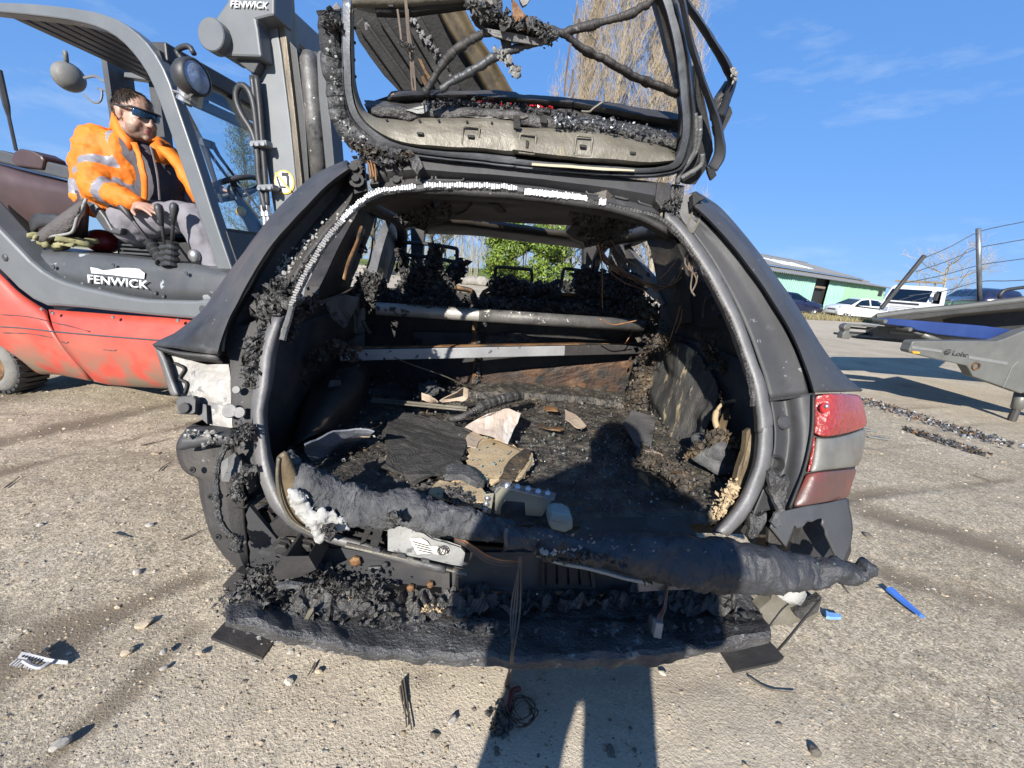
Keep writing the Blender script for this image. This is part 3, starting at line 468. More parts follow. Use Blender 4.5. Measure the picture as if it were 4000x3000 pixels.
for i, (px, l) in enumerate(((1815, 'leftmost pale boulder beneath the thin stems'), (1850, 'middle pale boulder beside the laurel foot'), (1890, 'pale boulder touching the laurel foot'))):
    m = MB(); c = V((X(px, 33), 33, .3)); bm = bmesh.new(); bmesh.ops.create_icosphere(bm, subdivisions=2, radius=.55); m.add([V((v.co.x * 1.2, v.co.y, v.co.z * .75)) * (1 + .3 * noise.noise(v.co * 2 + V((i * 3, 0, 0)))) + c for v in bm.verts], [tuple(v.index for v in f.verts) for f in bm.faces]); bm.free(); o = m.build('boulder', m_stonew); tag(o, l, 'boulder', 'pale boulders')
# ------------------------------------------------------------------ green shed
W0 = on_Y(cN((190, 360))[0], 42); W1 = on_Y(cN((1062, 482))[0], 58); W0.z = W1.z = 0
wd = (W1 - W0).normalized(); wn = V((-wd.y, wd.x, 0)); Lw = (W1 - W0).length; W0 = W0 - wd * 6; Lw += 6
shed = thing('shed', W0, 'long mint green shed with a grey corrugated roof behind the parked cars', 'shed')
UZ = V((0, 0, 1)); P_ = lambda s, n, z: W0 + wd * s + wn * n + UZ * z
d0 = on_Y(cN((515, 405))[0], 47); s_d = None
dN = V((W0 - ORI).dot(wn) * wn.x, (W0 - ORI).dot(wn) * wn.y, 0) if False else None
def s_at(p): return (on_plane(p, W0, wn) - W0).dot(wd)
sa, sb = s_at(cN((495, 490))[0]), s_at(cN((568, 495))[0])
pm = MB(); pw = 1.1; rows = []
for z in (0.0, 3.25): rows.append([P_(0, 0, z) + wd * u - wn * d for u, d in ((0, 0), (.12, 0), (.15, .05), (.22, .05), (.25, 0), (.50, 0), (.53, .05), (.60, .05), (.63, 0), (.87, 0), (.90, .05), (.97, .05), (1.0, 0), (1.09, 0))])
pm.grid(rows); first = pm.build('cladding_panel', m_green, shed, solid=.03, off=0); s_ = pw; k = 1
while s_ < Lw:
    if not (sa - pw < s_ < sb):
        c = first.copy(); COL.objects.link(c); c.location = wd * s_ + wn * R.uniform(-.02, .02)
        if k > 19: c.data = c.data.copy() if k == 20 else c20; c20 = c.data; c20.materials[0] = m_green2 if k > 21 else m_green
    s_ += pw; k += 1
m = MB(); m.prism([P_(-.2, .35, 0), P_(Lw, .35, 0), P_(Lw, .35, 3.3), P_(-.2, .35, 3.3)], wn * .1); m.build('inner_wall', m_black, shed)
m = MB(); m.box(P_((sa + sb) / 2, .02, 2.35), (sb - sa, .12, .22), (wd, wn, UZ)); m.build('door_rail', m_timber, shed)
def corr(s0, s1, n0, z0, n1, z1, pitch, amp, mat, name, lift=0):
    m = MB(); k = int((s1 - s0) / pitch * 4); m.grid([[P_(s0 + (s1 - s0) * i / k, n, z + lift + amp * (1 if i % 4 in (1, 2) else -1)) for i in range(k + 1)] for n, z in ((n0, z0), ((n0 + n1) / 2, (z0 + z1) / 2), (n1, z1))]); return m.build(name, mat, shed, solid=.03)
corr(-.4, Lw + .4, -.7, 3.22, 3.2, 3.95, .42, .035, m_roof, 'lean_to_roof')
corr(-.4, Lw + .3, 2.6, 4.2, 10.2, 6.15, .42, .035, m_roof, 'main_roof')
m = MB()
for i in range(22): m.box(P_(i * 1.75 + .4, 2.9, 4.03), (1.7, .1, .16), (wd, wn, UZ))
m.build('eave_board', m_timber, shed)
rg = MB(); rg.tube([P_(-.4, 10.2, 6.17), P_(Lw + .3, 10.2, 6.17)], .14, 6); rg.build('ridge_cap', m_roof, shed)
for i in range(4): corr(15.2 + i * 2.1, 16.2 + i * 2.1, 4.0, 4.56, 6.6, 5.226, .42, .035, m_skyl, 'skylight_sheet', .05)
# ------------------------------------------------------------------ parked vehicles
def wheel_mesh(r=.3, w=.2):
    t_ = MB(); t_.lathe((0, -w / 2, 0), (0, 1, 0), [(0, r * .62), (.01, r * .66), (.0, r * .92), (.03, r), (w - .03, r), (w, r * .92), (w, r * .6)], 20)
    h = MB(); h.lathe((0, -w / 2 + .02, 0), (0, 1, 0), [(0, .0), (-.012, r * .12), (0, r * .2), (.03, r * .5), (.0, r * .63)], 20)
    for k in range(5): a = k * 1.2566; h.bar((0, -w / 2 + .012, 0), (sin(a) * r * .6, -w / 2 + .012, cos(a) * r * .6), .07, .03, (0, 1, 0))
    return t_, h
def car(name, label, pos, yaw, st, paint, track, wx, r=.29, side=(), glassm=g_tint, extras=None, group='vehicles parked in front of the shed'):
    """st: stations along the length (x, half width, sill z, belt z, roof z, roof half width)"""
    o = thing(name, pos, label, 'car', group); o.rotation_euler = (0, 0, yaw); b = V(pos)
    body = MB(); rows = []
    for x, w, zl, zb, zr, wr in st:
        h = [(w * .93, zl), (w, zl + .14), (w * 1.015, (zl + zb) / 2 + .06), (w * .985, zb), (wr, zr - .03), (wr * .8, zr + .012)]
        rows.append([b + V((x, -y, z)) for y, z in h] + [b + V((x, y, z)) for y, z in h[::-1]])
    rows = [[rows[0][i].lerp(b + V((st[0][0] + .03, 0, .5)), .3) for i in range(12)]] + rows + [[rows[-1][i].lerp(b + V((st[-1][0] - .03, 0, .6)), .3) for i in range(12)]]
    body.grid(rows); body.add(rows[0], [tuple(range(12))]); body.add(rows[-1], [tuple(range(12))]); body.build('body', paint, o, smooth=True, bevel=0)
    def at(x, sgn, t_):
        for (x0, w0, l0, b0, r0, q0), (x1, w1, l1, b1, r1, q1) in zip(st, st[1:]):
            if min(x0, x1) - 1e-6 <= x <= max(x0, x1) + 1e-6: k = (x - x0) / (x1 - x0); w, zb, zr, wr = [u + (v_ - u) * k for u, v_ in ((w0, w1), (b0, b1), (r0, r1), (q0, q1))]; return b + V((x, sgn * (w * .985 + (wr - w * .985) * t_ + .008), zb + (zr - .03 - zb) * t_))
    for sgn in (-1, 1):
        for q in side: m = MB(); m.prism([at(x, sgn, t_) for x, t_ in q], (0, sgn * .012, 0)); m.build('side_window', glassm, o)
    def screen(xa, xb, nm):
        def lv(x): return [s for s in st if abs(s[0] - x) < 1e-6][0]
        A, B = lv(xa), lv(xb); d = .02 if xb < xa else -.02; m = MB()
        m.prism([b + V((A[0] + d, -A[1] * .86, A[3] + .04)), b + V((A[0] + d, A[1] * .86, A[3] + .04)), b + V((B[0] + d, B[5] * .93, B[4] - .02)), b + V((B[0] + d, -B[5] * .93, B[4] - .02))], (d * .6, 0, .012)); m.build(nm, glassm, o)
    tm, hm = wheel_mesh(r)
    tp = tm.build('tyre', m_rubber); hp = hm.build('hub_cap', m_zinc); ws = []
    for x in wx:
        for sgn in (-1, 1):
            wv = bpy.data.objects.new('wheel', tp.data); COL.objects.link(wv); wv.parent = o; wv.location = (x, sgn * track, r); wv.rotation_euler = (0, 0, 0 if sgn < 0 else pi); c = bpy.data.objects.new('hub_cap', hp.data); COL.objects.link(c); c.parent = wv
            a = MB(); a.lathe(b + V((x, sgn * (track - .08) + (0 if sgn > 0 else 0), r)), (0, sgn, 0), [(0, 0), (.0, r * 1.22), (.105, r * 1.22), (.106, r * 1.15), (.04, r * 1.0), (.04, 0)], 20); a.build('wheel_arch', m_black, o)
    bpy.data.objects.remove(tp); bpy.data.objects.remove(hp)
    if extras: extras(o, b, at)
    return o, screen
HB = [(1.66, .60, .26, .62, .66, .5), (1.60, .74, .20, .66, .72, .60), (1.25, .80, .19, .80, .84, .66), (.85, .81, .19, .90, .935, .64), (.15, .815, .19, .93, 1.36, .58), (-.3, .815, .19, .93, 1.43, .58), (-1.0, .81, .19, .94, 1.41, .57), (-1.45, .80, .22, .95, 1.33, .55), (-1.70, .74, .28, .82, .90, .6)]
wpos = on_z(cN((735, 721))[0], 0); yaw = radians(183)
def hatch_bits(o, b, at):
    for sgn in (-1, 1):
        m = MB(); m.ball(b + V((1.52, sgn * .56, .68)), (.11, .13, .10), 10, 7); m.build('headlight', m_lens, o)
        m = MB(); m.bar(at(.72, sgn, -.35), at(-1.3, sgn, -.35), .03, .06, (0, 0, 1)); m.build('rub_strip', m_rubber, o)
        m = MB(); m.ball(at(.55, sgn, .12) + V((0, sgn * .1, 0)), (.07, .1, .07), 8, 6); m.build('door_mirror', m_rubber, o)
        m = MB(); m.bar(at(-.42, sgn, .02), at(-.42, sgn, .95), .02, .08, (1, 0, 0)); m.build('door_pillar', m_white2, o)
    m = MB(); m.box(b + V((1.665, 0, .36)), (.03, .52, .11)); m.build('number_plate', m_white2, o)
    m = MB(); m.box(b + V((1.67, 0, .55)), (.03, .7, .07)); m.build('grille', m_rubber, o)
    m = MB(); m.box(b + V((1.60, 0, .33)), (.14, 1.3, .18)); m.build('bumper', m_whited, o, bevel=.03)
o, scr = car('parked_car', 'small white three door hatchback parked nose left in front of the green shed', wpos + V((1.05, .72, 0)), yaw, HB, m_white2, .70, (1.06, -1.28), .28, [[(.70, .05), (.18, .93), (-.36, .95), (-.36, .05)], [(-.46, .05), (-.46, .95), (-1.0, .93), (-1.36, .55), (-1.36, .1)]], g_tint, hatch_bits); scr(.85, .15, 'windscreen')
SD = [(2.1, .70, .30, .62, .68, .6), (1.98, .86, .22, .70, .76, .72), (1.4, .90, .2, .86, .90, .76), (.85, .91, .2, .94, .97, .74), (.05, .91, .2, .97, 1.42, .64), (-.8, .91, .2, .98, 1.46, .64), (-1.6, .90, .22, 1.0, 1.36, .62), (-2.0, .86, .3, .95, 1.02, .7), (-2.1, .75, .4, .8, .85, .6)]
dpos = on_z(cN((462, 698))[0], 0)
def dark_bits(o, b, at):
    m = MB()
    for _ in range(14): shard(m, b + V((R.uniform(1.85, 2.25), R.uniform(-.8, .1), R.uniform(.15, .6))), .16)
    m.build('crushed_front', m_rubber, o)
    m = MB(); m.ball(at(.55, -1, .12) + V((0, -.1, 0)), (.08, .1, .07), 8, 6); m.build('door_mirror', m_navy, o)
o, scr = car('parked_car', 'navy blue car with a crushed nose beside the white hatchback', dpos + V((-1.28, .82, 0)), radians(4), SD, m_navy, .80, (1.28, -1.35), .33, [[(.62, .05), (.1, .9), (-.45, .93), (-.45, .05)], [(-.55, .05), (-.55, .93), (-1.45, .85), (-1.55, .1)]], g_tint, dark_bits); scr(.85, .05, 'windscreen')
# white recovery truck with two dark cars on its back
tc_ = on_Y(cN((1245, 562))[0], 23.5); tb = V((tc_.x, tc_.y, 0)); vd = V((tb.x, tb.y, 0)).normalized(); fx = (vd * -.93 + V((-vd.y, vd.x, 0)) * .36).normalized(); fy = V((-fx.y, fx.x, 0)); TA = (fx, fy, UZ)
tk = thing('recovery_truck', tb, 'white cab of a recovery truck with its windscreen facing the yard', 'truck'); T = lambda x, y, z: tb + fx * x + fy * y + UZ * z
m = MB(); rows = []
for x, w, z in ((.12, 1.02, .55), (.12, 1.03, 1.25), (.02, 1.03, 1.42), (-.33, .96, 2.12), (-.55, .93, 2.27)): rows.append([T(x, -w, z), T(x, w, z), T(-1.7, w, z), T(-1.7, -w, z)])
m.grid(rows, closed=True); m.add(rows[-1], [(0, 1, 2, 3)]); m.add(rows[0], [(0, 1, 2, 3)]); m.build('cab', m_white2, tk, bevel=.05)
m = MB(); m.prism([T(.035, -.9, 1.45), T(.035, .9, 1.45), T(-.30, .86, 2.06), T(-.30, -.86, 2.06)], fx * .02); m.build('windscreen', g_dark, tk)
for sg in (-1, 1):
    m = MB(); m.prism([T(-.18, sg * 1.035, 1.42), T(-1.0, sg * 1.035, 1.42), T(-1.0, sg * .975, 2.06), T(-.46, sg * .975, 2.06)], fy * sg * .02); m.build('side_window', g_dark, tk)
    m = MB(); m.box(T(.1, sg * 1.2, 1.75), (.08, .2, .36), TA); m.build('door_mirror', m_rubber, tk, bevel=.03)
    m = MB(); m.box(T(.13, sg * .78, .95), (.06, .34, .2), TA); m.build('headlight', m_lens, tk)
for i in range(5): m = MB(); m.box(T(.13, 0, .74 + i * .1), (.05, 1.1, .06), TA); m.build('grille_slat', m_whited, tk)
m = MB(); m.box(T(.14, 0, 1.31), (.05, 1.3, .09), TA); m.build('grille_panel', m_rubber, tk)
for sg in (-1, 1): m = MB(); m.bar(T(.06, sg * .3, 1.45), T(-.1, sg * .3 + .5, 1.72), .03, .03); m.build('wiper', m_rubber, tk)
m = MB(); m.box(T(-.75, 0, 2.5), (.24, 2.0, .10), TA); m.box(T(-.75, -.7, 2.38), (.06, .06, .24), TA); m.box(T(-.75, .7, 2.38), (.06, .06, .24), TA); m.build('roof_beam', m_timber, tk)
m = MB(); m.box(T(-4.2, 0, 1.0), (5.0, 2.1, .16), TA); m.build('load_bed', m_tdark, tk)
tm, hm = wheel_mesh(.42, .25); tp = tm.build('wheel', m_rubber); tp.parent = tk; tp.location = T(-.7, -.95, .42) - tb; tp.rotation_euler = (0, 0, atan2(fx.y, fx.x))
for dx, dy in ((-.7, .95), (-4.8, -.95), (-4.8, .95)): c = tp.copy(); COL.objects.link(c); c.location = T(dx, dy, .42) - tb
for (px, py), l, sc_ in ((cN((1760, 560))[0], 'dark blue car loaded behind the white truck cab', 1.0), (cN((1900, 560))[0], 'dark car with a rounded roof right of the loaded blue one', .95)):
    q = on_Y((px, py), 27.0 if sc_ == 1 else 24.5); q.z = 1.02
    o, scr = car('loaded_car', l, q, radians(62), SD, m_navy, .80, (1.28, -1.35), .33, [[(.62, .05), (.1, .9), (-.45, .93), (-.45, .05)], [(-.55, .05), (-.55, .93), (-1.45, .85), (-1.55, .1)]], g_dark, None, 'dark cars on the recovery truck'); scr(.85, .05, 'windscreen')
    m = MB(); m.box((q.x, q.y, .47), (1.6, 1.2, .92)); m.build('load_rack', m_tdark, tk)
m = MB(); q = on_Y((2762, 1140), 26); m.box((q.x, q.y, .55), (.7, .7, 1.1)); m.build('bin', m_green2, None, bevel=.05); tag(bpy.data.objects['bin'], 'small green bin at the yard edge seen through the right side window', 'bin')
# ------------------------------------------------------------------ car transporter trailer on the right
TY = lambda Y, *p: [on_Y(q, Y) for q in p]
YV = lambda d: V((0, d, 0))
c0 = on_Y((3990, 1590), 4.9); tr = thing('trailer', (c0.x, 5.6, 0), 'grey transporter trailer with a blue ramp arm and wire rails', 'trailer')
dk = TY(5.0, *cN((940, 722), (1000, 682), (1300, 641), (1700, 603), (2212, 540), (3300, 400), (3300, 560), (2212, 640), (1650, 690), (1250, 742), (990, 752)))
m = MB(); m.prism(dk, V((2.25, 2.3, -.2))); m.build('deck', m_tdark, tr, bevel=.01)
m = MB(); e = TY(4.99, *cN((1000, 690), (1300, 650), (1700, 612), (2212, 552), (3300, 415))); m.grid([[p + V((0, 0, 0)) for p in e], [p + V((0, -.015, -.03)) for p in e], [p + V((0, 0, -.055)) for p in e]]); m.build('lit_edge_strip', m_tgrey, tr)  # lighter grey puts the sunlit top edge of the deck into the colour
m = MB(); m.prism(TY(5.6, *cN((1650, 700), (2212, 640), (3300, 500), (3300, 1000), (2212, 900), (1700, 860))), YV(.2)); m.build('under_frame', m_black, tr)
m = MB(); m.prism(TY(4.78, *cN((1055, 745), (1075, 730), (1112, 727), (1900, 788), (2125, 818), (2165, 850), (2100, 885), (2030, 912), (1760, 885), (1500, 858), (1330, 822), (1290, 800), (1075, 772))), YV(.12)); m.build('ramp_arm', m_blue, tr, bevel=.012)
for p, r_ in (((1072, 748), .022), ((1278, 815), .022)): m = MB(); q = on_Y(cN(p)[0], 4.75); m.lathe(q, (0, 1, 0), [(0, 0), (0, r_), (.16, r_), (.16, 0)], 14); m.build('pivot_boss', m_tgrey, tr)
m = MB(); a, b = TY(4.85, *cN((1310, 830), (1520, 915))); m.tube([a, a.lerp(b, .3)], .022, 10); m.tube([a.lerp(b, .3), b], .033, 10); m.build('ram', m_tgrey, tr, smooth=True)
pl_ = cN((1310, 910), (1990, 912), (2062, 890), (2212, 828), (2700, 700), (2700, 1520), (2212, 1335), (2190, 1345), (1960, 1262), (1792, 1203), (1770, 1160), (1742, 1115), (1500, 1062), (1270, 1006), (1266, 985), (1282, 950), (1290, 925))
m = MB(); m.prism(TY(4.6, *pl_), YV(.12)); m.build('side_plate', m_tgrey, tr, bevel=.01)
for q in (((1292, 950), (1538, 984), (1534, 1006), (1284, 972)), ((1760, 1032), (2078, 1082), (2072, 1108), (1754, 1056))): m = MB(); m.prism(TY(4.594, *cN(*q)), YV(.012)); m.build('reflective_strip', m_refl, tr)
m = MB(); m.prism(TY(4.58, *cN((1296, 994), (1358, 1000), (1354, 1018), (1300, 1014))), YV(.03)); m.build('marker_lamp', m_amber, tr, bevel=.006)
m = MB(); q = on_Y(cN((1824, 1119))[0], 4.585); m.lathe(q, (0, 1, 0), [(0.02, 0), (.018, .028), (0, .030), (.0, .044), (.03, .046)], 20); m.build('bushing', m_rust, tr, smooth=False)
m = MB(); w_ = TY(4.597, *cN((2165, 1075), (2110, 1130), (2080, 1200), (2040, 1290))); m.tube(cr(w_, 12), .006, 5); m.build('weld_bead', m_refl, tr)
m = MB(); a, b = TY(4.75, *cN((2195, 1330), (2150, 1465))); m.tube([a, b, b + V((0, 0, -.01))], [.06, .052, .03], 12); m.build('support_foot', m_tgrey, tr, smooth=True)
m = MB(); f = b.copy(); f.z = 0; m.tube([b, f], .04, 10); m.build('support_leg', m_tdark, tr)
ur = cN((716, 890), (722, 850), (738, 832), (728, 800), (742, 780), (770, 768), (985, 784), (1290, 812), (1400, 830), (1400, 905), (985, 880), (800, 868), (775, 895))
m = MB(); m.prism(TY(6.6, *cN((716, 890), (722, 850), (738, 832), (728, 800), (742, 780), (770, 768), (802, 772), (786, 790), (776, 850), (800, 868), (775, 895))), YV(.12)); m.prism(TY(6.6, *cN((802, 772), (985, 784), (985, 798), (790, 786))), YV(.12)); m.prism(TY(6.6, *cN((776, 850), (975, 866), (985, 880), (800, 868))), YV(.12)); m.prism(TY(6.58, *cN((985, 784), (1020, 786), (1010, 880), (968, 876))), YV(.16)); m.build('underrun_end', m_tgrey, tr, bevel=.008)
m = MB(); m.prism(TY(6.62, *cN((1010, 786), (1310, 812), (1900, 860), (1900, 940), (1310, 905), (1010, 880))), YV(.14)); m.build('underrun_beam', m_tgrey, tr)
m = MB(); m.prism(TY(6.61, *cN((1108, 828), (1310, 846), (1308, 866), (1104, 850))), YV(.02)); m.prism(TY(6.61, *cN((1500, 868), (1700, 884), (1698, 902), (1497, 888))), YV(.02)); m.build('reflective_strip', m_refl, tr)
for k in (0, 1): m = MB(); a, b = TY(6.7, *cN((782, 800 + k * 38), (985, 818 + k * 36))); m.tube([a, b], .016, 8); m.build('light_bar', m_rubber, tr)
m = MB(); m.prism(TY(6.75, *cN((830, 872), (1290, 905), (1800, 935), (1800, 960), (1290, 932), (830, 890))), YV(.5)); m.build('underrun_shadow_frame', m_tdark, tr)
a, b = TY(5.1, *cF((1930, 303), (1938, 745))); m = MB(); m.tube([a, a.lerp(b, .5), b], .0225, 12); m.build('rail_post', m_post, tr, smooth=True)
pr_ = (a, b); a, b = TY(5.1, *cN((1394, 205), (1035, 645))); m = MB(); m.bar(a, b, .035, .035, (0, 1, 0)); m.build('bent_rail_post', m_tdark, tr, bevel=.004)
for q in (((1605, 483), (1760, 415), (1925, 328), (2080, 288), (2212, 262), (2600, 170)), ((1545, 570), (1740, 505), (1930, 425), (2080, 395), (2212, 372), (2600, 310)), ((1475, 640), (1700, 595), (1935, 530), (2080, 508), (2212, 490), (2600, 440)), ((1500, 720), (1720, 690), (1938, 632), (2080, 628), (2212, 622), (2600, 590))): m = MB(); m.tube(cr(TY(5.1, *cF(*q)), 24), .0052, 5); m.build('wire_rail', m_cable, tr)
m = MB(); m.tube(cr(TY(5.15, *cN((2012, 560), (2018, 520), (2040, 497), (2080, 486), (2212, 468), (2700, 400))), 20), .02, 9); m.build('hand_rail', m_rubber, tr, smooth=True)
# lettering: the same strokes as flat raised letters
def text(s, name, mat, parent, o, ux, uy, h, w=None, ext=.002, bold=False, shear=0.0):
    cv = bpy.data.curves.new(name, 'FONT'); cv.body = s; cv.size = 1.0; cv.extrude = .0; cv.resolution_u = 3; cv.offset = .018 if bold else 0.0; cv.shear = shear; tmp = bpy.data.objects.new(name, cv); COL.objects.link(tmp); dg = bpy.context.evaluated_depsgraph_get(); me = bpy.data.meshes.new_from_object(tmp.evaluated_get(dg)); bpy.data.objects.remove(tmp)
    xs_ = [v.co.x for v in me.vertices]; ys_ = [v.co.y for v in me.vertices]; x0, x1, y0, y1 = min(xs_), max(xs_), min(ys_), max(ys_); n = V(ux).cross(V(uy)).normalized(); ux = V(ux).normalized(); uy = V(uy).normalized(); w = w or h * (x1 - x0) / (y1 - y0); b = base_of(parent)
    for v in me.vertices: v.co = V(o) + ux * ((v.co.x - x0) / (x1 - x0) * w) + uy * ((v.co.y - y0) / (y1 - y0) * h) - b
    me.materials.clear(); me.materials.append(mat); ob = link(me, name, parent); md = ob.modifiers.new('solid', 'SOLIDIFY'); md.thickness = ext; md.offset = 0; return ob
a, b, c = TY(4.597, *cN((1618, 1028), (1748, 1046), (1620, 990))); text('Lohr', 'lettering', m_rubber, tr, a, b - a, V((0, 0, 1)), (c - a).length, (b - a).length, .004, True)
m = MB()
for q in (((1612, 985), (1585, 982), (1562, 996), (1556, 1008), (1600, 1012)), ((1556, 1018), (1585, 1022), (1602, 1012), (1606, 1000), (1570, 998))): m.tube(cr(TY(4.597, *cN(*q)), 12), .0055, 5)
m.build('trailer_emblem', m_rubber, tr)
# ------------------------------------------------------------------ forklift
fk = thing('forklift', FP0 + FN * .5, 'red and grey forklift truck with an open cab standing left of the burnt car', 'forklift')
fo = lambda off, *p: [on_f(q, off) for q in p]
AXF = (FH, FN, UZ)
def fplate(name, off, pts, depth, mat, bevel=.012, parent=None): m = MB(); m.prism(fo(off, *pts), FN * depth); return m.build(name, mat, parent or fk, bevel=bevel)
# red flank panels, bulging a little
def flank(name, top, mid, low, bot, mat):
    m = loft([fo(.05, *top), fo(-.01, *mid), fo(.0, *low), fo(.07, *bot), fo(.22, *[(x, y + 6) for x, y in bot])], 22, 14); return m.build(name, mat, fk, smooth=True, solid=.02)
flank('rear_flank_panel', cC((-200, 560), (0, 745), (110, 850), (220, 925), (288, 965)), cC((-200, 900), (0, 975), (150, 1010), (250, 1040), (312, 1078)), cC((-150, 1090), (0, 1150), (160, 1200), (300, 1220), (408, 1225)), cC((60, 1200), (150, 1290), (235, 1345), (340, 1352), (552, 1390)), m_fred)
flank('front_flank_panel', cC((300, 962), (700, 992), (1000, 1012), (1250, 1035), (1500, 1060)), cC((338, 1100), (700, 1135), (1000, 1155), (1250, 1170), (1500, 1180)), cC((430, 1240), (700, 1290), (1000, 1315), (1250, 1320), (1500, 1320)), cC((572, 1394), (700, 1418), (1040, 1440), (1250, 1440), (1500, 1440)), m_fred)
m = MB(); m.tube(cr(fo(-.012, *cC((0, 1068), (150, 1078), (330, 1098), (560, 1118), (960, 1150), (1240, 1165))), 20), .006, 5); m.build('flank_crease', m_fdark, fk)
m = MB(); m.prism(fo(.10, *cC((-200, 700), (110, 880), (280, 960), (1500, 1050), (1500, 1400), (560, 1360), (240, 1290), (110, 1190), (-200, 1150))), FN * .9); m.build('chassis', m_black, fk)
for q in (((0, 993), (150, 1003), (290, 1030)), ((325, 1042), (420, 1062), (545, 1096)), ((10, 1105), (180, 1112), (320, 1135)), ((640, 1210), (700, 1216), (720, 1210)), ((380, 1160), (410, 1170), (425, 1160))): m = MB(); m.tube(cr(fo(-.014, *cC(*q)), 14), [.0018 + .003 * R.random() for _ in range(14)], 4); m.build('scratch', m_fdark, fk)
# grey frame band and dark cover with the maker's lettering
fplate('frame_band', .0, cC((-200, 250), (0, 468), (60, 530), (120, 592), (185, 660), (260, 722), (330, 765), (400, 793), (500, 822), (620, 850), (760, 880), (900, 900), (1080, 905), (1200, 908), (1330, 890), (1500, 890), (1500, 1045), (1210, 1022), (1100, 1014), (900, 996), (700, 975), (520, 955), (360, 942), (290, 942), (200, 900), (110, 832), (40, 760), (0, 722), (-200, 560)), .16, m_fgrey, .02)
m = loft([fo(.42, *cC((120, 500), (260, 560), (600, 600), (960, 640), (1200, 668), (1420, 700))), fo(.13, *cC((150, 545), (270, 596), (600, 622), (960, 655), (1190, 682), (1420, 720))), fo(.085, *cC((190, 610), (300, 660), (600, 660), (960, 690), (1220, 720), (1430, 760))), fo(.06, *cC((260, 725), (400, 790), (640, 850), (920, 895), (1200, 905), (1440, 900)))], 30, 10); m.build('side_cover', m_fmid, fk, smooth=True, solid=.02)
fplate('shaded_front_step', .10, cC((1190, 690), (1440, 700), (1440, 905), (1240, 905)), .5, m_fdark)  # dark colour of this step stands in for the shadow on the cover
a, b, c = fo(.052, *cC((548, 798), (922, 838), (545, 745))); text('FENWICK', 'lettering', m_letter, fk, a + FN * -.004, b - a, (c - a), (c - a).length * .98, (b - a).length, .004, True)
m = MB(); m.prism(fo(.066, *cC((562, 702), (600, 708), (640, 722), (690, 716), (740, 706), (800, 706), (862, 712), (896, 738), (893, 772), (820, 766), (700, 750), (568, 738))), FN * -.004); m.build('torn_white_sticker', m_letter, fk)
m = MB(); q = on_f(cC((28, 642))[0], -.004); m.lathe(q, -FN, [(0, 0), (0.004, .0), (.006, .016), (0, .024)], 16); m.build('frame_bolt', m_fdark, fk); m = MB(); q = on_f(cC((1250, 962))[0], -.004); m.lathe(q, -FN, [(.006, 0), (.006, .02), (0, .026)], 16); m.build('frame_bolt', m_fdark, fk)
for x, y in ((330, 700), (480, 860), (1010, 880), (700, 690), (1150, 740), (960, 860)): m = MB(); q = on_f(cC((x, y))[0], .055); m.lathe(q, -FN, [(.0, .014), (.006, .012), (.006, .006), (.002, 0)], 10); m.build('cover_bolt', m_fdark, fk)
for x, y in ((330, 985), (700, 1010), (1100, 1030), (260, 960)): m = MB(); q = on_f(cC((x, y))[0], -.004); m.lathe(q, -FN, [(.0, .013), (.007, .011), (.007, 0)], 6); m.build('panel_bolt', m_steel, fk)
# bonnet, seat, lamp box
m = loft([fo(.95, *cA((-90, 985), (0, 1000), (130, 1035), (300, 1080), (480, 1130))), fo(.22, *cA((-90, 1005), (0, 1020), (130, 1060), (300, 1105), (500, 1150))), fo(.18, *cA((-90, 1100), (0, 1110), (130, 1140), (300, 1180), (520, 1215))), fo(.20, *cA((-90, 1290), (0, 1300), (130, 1330), (300, 1370), (520, 1400))), fo(.3, *cA((-90, 1450), (0, 1460), (150, 1470), (300, 1480), (520, 1500)))], 20, 14); m.build('bonnet', m_hood, fk, smooth=True, solid=.03)
fplate('bonnet_edge', .24, cA((-90, 925), (0, 925), (90, 950), (250, 985), (470, 1040), (500, 1110), (490, 1128), (300, 1080), (130, 1035), (0, 1003), (-90, 985)), .75, m_fdark)
fplate('rear_lamp_box', .22, cA((85, 935), (120, 915), (200, 930), (255, 960), (268, 985), (255, 1045), (100, 1025), (60, 985)), .14, m_hood)
fplate('seat_back', .42, cA((470, 970), (500, 960), (560, 1000), (600, 1180), (700, 1330), (640, 1380), (540, 1220), (480, 1100)), .42, m_seat, .03)
fplate('seat_side_frame', .16, cA((520, 1235), (545, 1225), (590, 1260), (650, 1340), (690, 1410), (745, 1405), (740, 1450), (690, 1440), (640, 1420), (590, 1350)), .05, m_fdark)
fplate('seat_cushion', .34, cA((690, 1400), (760, 1375), (850, 1385), (1000, 1420), (1060, 1445), (1060, 1475), (990, 1490), (740, 1445), (690, 1430)), .50, m_rubber, .03)
fplate('seat_base', .37, cA((740, 1442), (1000, 1485), (1050, 1490), (1050, 1540), (740, 1500)), .45, m_timber, .01)
lv_ = None
for k in range(5): fplate('louver', .33, cA((735, 1478 + k * 25), (930, 1490 + k * 25), (930, 1503 + k * 25), (735, 1491 + k * 25)), .3, m_fdark, .004)
fplate('floor_box', .36, cA((720, 1470), (1280, 1500), (1280, 1640), (720, 1620)), .5, m_black)
fplate('belt_buckle', .33, cA((682, 1320), (740, 1340), (732, 1410), (690, 1400)), .04, m_fdark, .008)
